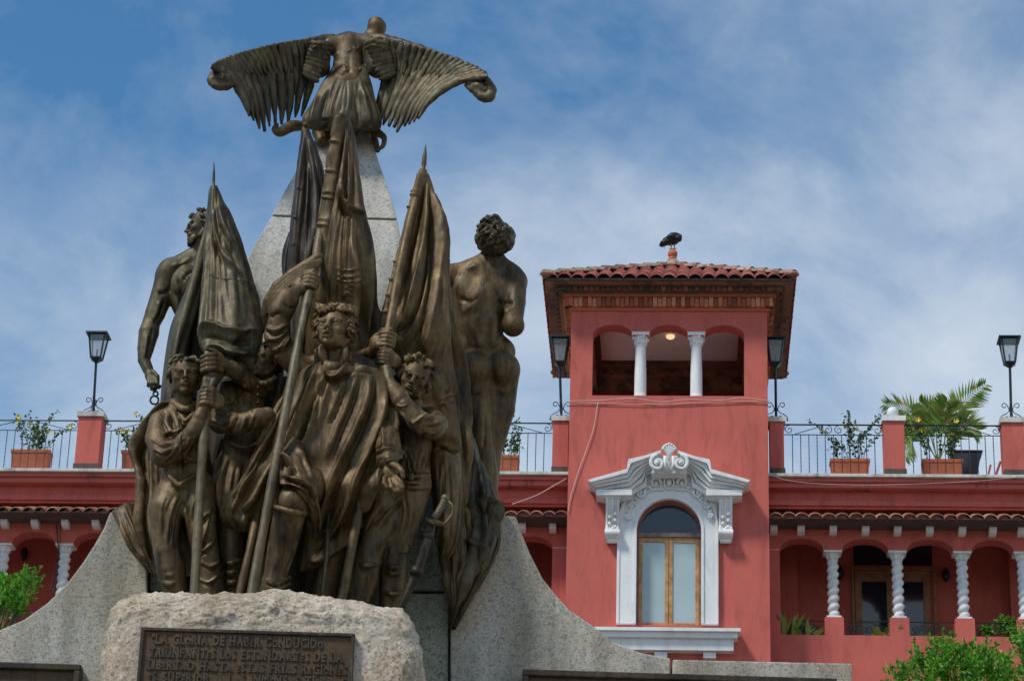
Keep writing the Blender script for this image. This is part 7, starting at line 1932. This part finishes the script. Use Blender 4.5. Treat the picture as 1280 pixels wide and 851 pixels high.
# ================================================================ GROUND AND TREES
mb = MB(); mb.add([(-900, -400, 0), (900, -400, 0), (900, 2200, 0), (-900, 2200, 0)], [(0, 1, 2, 3)]); o = mb.build('ground', M['earth']); tag(o, kind='structure')
mb = MB(); mb.add([(-24, -8, .004), (26, -8, .004), (26, 42, .004), (-24, 42, .004)], [(0, 1, 2, 3)]); o = mb.build('plaza_paving', M['paving']); tag(o, kind='structure')
def tree(px, pyt, Y, sprays, label, seed, crown_r, depth_h, leafL=.042):
    """sprays: (px, py, radius px) lobes of the crown that show; below the frame the crown goes on as an uneven mass"""
    rng = np.random.default_rng(seed); top = P(px, pyt, Y); k = Y * 1.09 / FPX
    o = empty('tree', (float(top[0]), float(Y), 0), 0, label, 'tree')
    lf = []; br = MB(); C0 = np.array([top[0], Y, top[2] - depth_h * .55])
    lobes = [(P(x, y, Y + rng.uniform(-.5, .5)), r * k * 1.12, 1.25) for x, y, r in sprays]
    for i in range(34):
        a = rng.uniform(0, 6.28); h = rng.uniform(-1, .55); rr = crown_r * math.sqrt(max(.05, 1 - h * h * .9)) * rng.uniform(.4, 1.0)
        lobes.append((C0 + np.array([math.cos(a) * rr, math.sin(a) * rr, h * depth_h * .5 - .1]), rng.uniform(.3, .55), .35))
    V = []
    for c, r, dens in lobes:
        n = int(22000 * r * r * dens) + 60
        # branchlets: every spray is a stub with leaves set round it, pointing up and out
        nb = max(8, n // 26)
        for _ in range(nb):
            d = rng.normal(size=3); d /= np.linalg.norm(d); b = c + d * r * rng.uniform(.15, .85); g_ = d * .8 + np.array([0, 0, .9]) + rng.normal(size=3) * .25; g_ /= np.linalg.norm(g_); L = rng.uniform(.10, .22)
            m = 26; t = rng.uniform(0, 1, m); pos = b + g_ * (t * L)[:, None] + rng.normal(size=(m, 3)) * .018 * (1.3 - t)[:, None]
            dd = g_ * .9 + rng.normal(size=(m, 3)) * .55; dd /= np.linalg.norm(dd, axis=1)[:, None]
            s = np.cross(dd, rng.normal(size=(m, 3))); s /= np.linalg.norm(s, axis=1)[:, None] + 1e-9; ll = leafL * rng.uniform(.6, 1.2, m)[:, None]
            V.append(np.stack([pos, pos + dd * ll * .5 + s * ll * .27, pos + dd * ll, pos + dd * ll * .5 - s * ll * .27], 1))
        br.tube([C0 + (c - C0) * .1, C0 + (c - C0) * .55 + np.array([0, 0, -.05]), c], [.035, .02, .006], 5)
    V = np.concatenate(V).reshape(-1, 3); F = np.arange(len(V)).reshape(-1, 4)
    obj_from('crown', V, F, M['bush'], o)
    br.build('branches', M['bark'], o, False, False)
    mb = MB(); mb.tube([(0, 0, 0), (.05, .02, C0[2] * .5), (0, 0, C0[2] * .8), (0, 0, C0[2] + .2)], [.16, .13, .10, .05], 9); mb.build('trunk', M['bark'], o, True)
tree(-14, 735, 28, [(4, 748, 10), (18, 741, 7), (30, 733, 6), (28, 745, 6), (20, 758, 9), (6, 764, 11), (-12, 748, 12), (24, 764, 5), (-4, 780, 11), (-25, 765, 16), (12, 738, 5), (35, 729, 4), (2, 736, 4)], 'bright green bushy tree at the left edge beside the curved granite wing', 3, .7, 2.6, .05)
tree(1205, 812, 26, [(1185, 822, 11), (1172, 828, 9), (1155, 838, 10), (1135, 845, 9), (1200, 832, 13), (1222, 836, 12), (1243, 828, 10), (1230, 845, 14), (1212, 820, 7), (1178, 814, 5), (1256, 840, 10), (1190, 848, 14), (1165, 852, 13), (1250, 856, 14), (1210, 858, 15), (1240, 820, 5), (1150, 828, 4), (1126, 850, 6)], 'bright green bushy tree along the bottom edge under the right gallery', 4, 1.1, 2.6, .05)
tree(1285, 795, 25, [(1278, 806, 8), (1284, 815, 10), (1276, 800, 5), (1290, 800, 12), (1280, 842, 8), (1285, 850, 10), (1300, 820, 20)], 'bright green tree at the far right edge, slightly taller than its neighbour', 5, .8, 2.4)
# ================================================================ CAMERA, SKY, SUN
cam = bpy.data.cameras.new('camera'); co = bpy.data.objects.new('camera', cam); COL.objects.link(co)
Rm = Matrix(((CAM_R[0], CAM_U[0], -FV[0], 0), (CAM_R[1], CAM_U[1], -FV[1], 0), (CAM_R[2], CAM_U[2], -FV[2], CAMZ), (0, 0, 0, 1)))
co.matrix_world = Rm; cam.sensor_width = 36; cam.lens = FPX / 1280 * 36; cam.clip_end = 3000; cam.clip_start = .2
SC.camera = co
SUN_AZ, SUN_EL = rad(-128), rad(52)   # sun azimuth from +Y towards +X
w = bpy.data.worlds.new('World'); SC.world = w; w.use_nodes = True
nt = w.node_tree; nt.nodes.clear()
out = nt.nodes.new('ShaderNodeOutputWorld'); bg = nt.nodes.new('ShaderNodeBackground'); nt.links.new(bg.outputs[0], out.inputs[0])
sky = nt.nodes.new('ShaderNodeTexSky'); sky.sky_type = 'NISHITA'; sky.sun_disc = False
sky.sun_elevation = SUN_EL; sky.sun_rotation = SUN_AZ; sky.air_density = 1.0; sky.dust_density = .3; sky.ozone_density = 3.0
tc = N(nt, 'ShaderNodeTexCoord')
mp = N(nt, 'ShaderNodeMapping'); mp.inputs['Scale'].default_value = (1, 1, 1.5); mp.inputs['Rotation'].default_value = (0, rad(25), 0); nt.links.new(tc.outputs['Generated'], mp.inputs[0])
n1 = noise(nt, mp.outputs[0], 4.2, 10, .58, .35)
mp2 = N(nt, 'ShaderNodeMapping'); mp2.inputs['Scale'].default_value = (1, 1, 1.25); mp2.inputs['Rotation'].default_value = (0, rad(-28), 0); mp2.inputs['Location'].default_value = (3.1, .4, .2); nt.links.new(tc.outputs['Generated'], mp2.inputs[0])
n2 = noise(nt, mp2.outputs[0], 13, 9, .6, .3)
f = math_(nt, 'ADD', math_(nt, 'MULTIPLY', n1, .62), math_(nt, 'MULTIPLY', n2, .38))
# more cloud low in the sky and towards the right
sp = N(nt, 'ShaderNodeSeparateXYZ'); nt.links.new(tc.outputs['Generated'], sp.inputs[0])
gx = math_(nt, 'MULTIPLY', sp.outputs[0], .30); gz = math_(nt, 'MULTIPLY', math_(nt, 'SUBTRACT', sp.outputs[2], .455), -1.0)
f = math_(nt, 'ADD', f, math_(nt, 'ADD', gx, gz))
cl = ramp(nt, f, [(.34, (.05,) * 3), (.47, (.28,) * 3), (.60, (.62,) * 3), (.78, (.95,) * 3)])
blue = mix(nt, 1.0, sky.outputs[0], (.32, .88, 1.12), 'MULTIPLY')
c = mix(nt, cl, blue, (6.2, 6.85, 7.5))
nt.links.new(c, bg.inputs[0]); bg.inputs[1].default_value = .075
sl = bpy.data.lights.new('sun', 'SUN'); so = bpy.data.objects.new('sun', sl); COL.objects.link(so)
sl.energy = 2.0; sl.angle = rad(10); sl.color = (1, .95, .87)
dv = Vector((math.sin(SUN_AZ) * math.cos(SUN_EL), math.cos(SUN_AZ) * math.cos(SUN_EL), math.sin(SUN_EL)))
so.rotation_euler = dv.to_track_quat('Z', 'Y').to_euler(); so.location = (0, 0, 60)
vs = SC.view_settings; vs.view_transform = 'Standard'; vs.look = 'None'; vs.exposure = 0.6; vs.gamma = 1; vs.use_curve_mapping = False
SC.render.engine = 'CYCLES'; SC.cycles.max_bounces = 6; SC.cycles.use_denoising = True
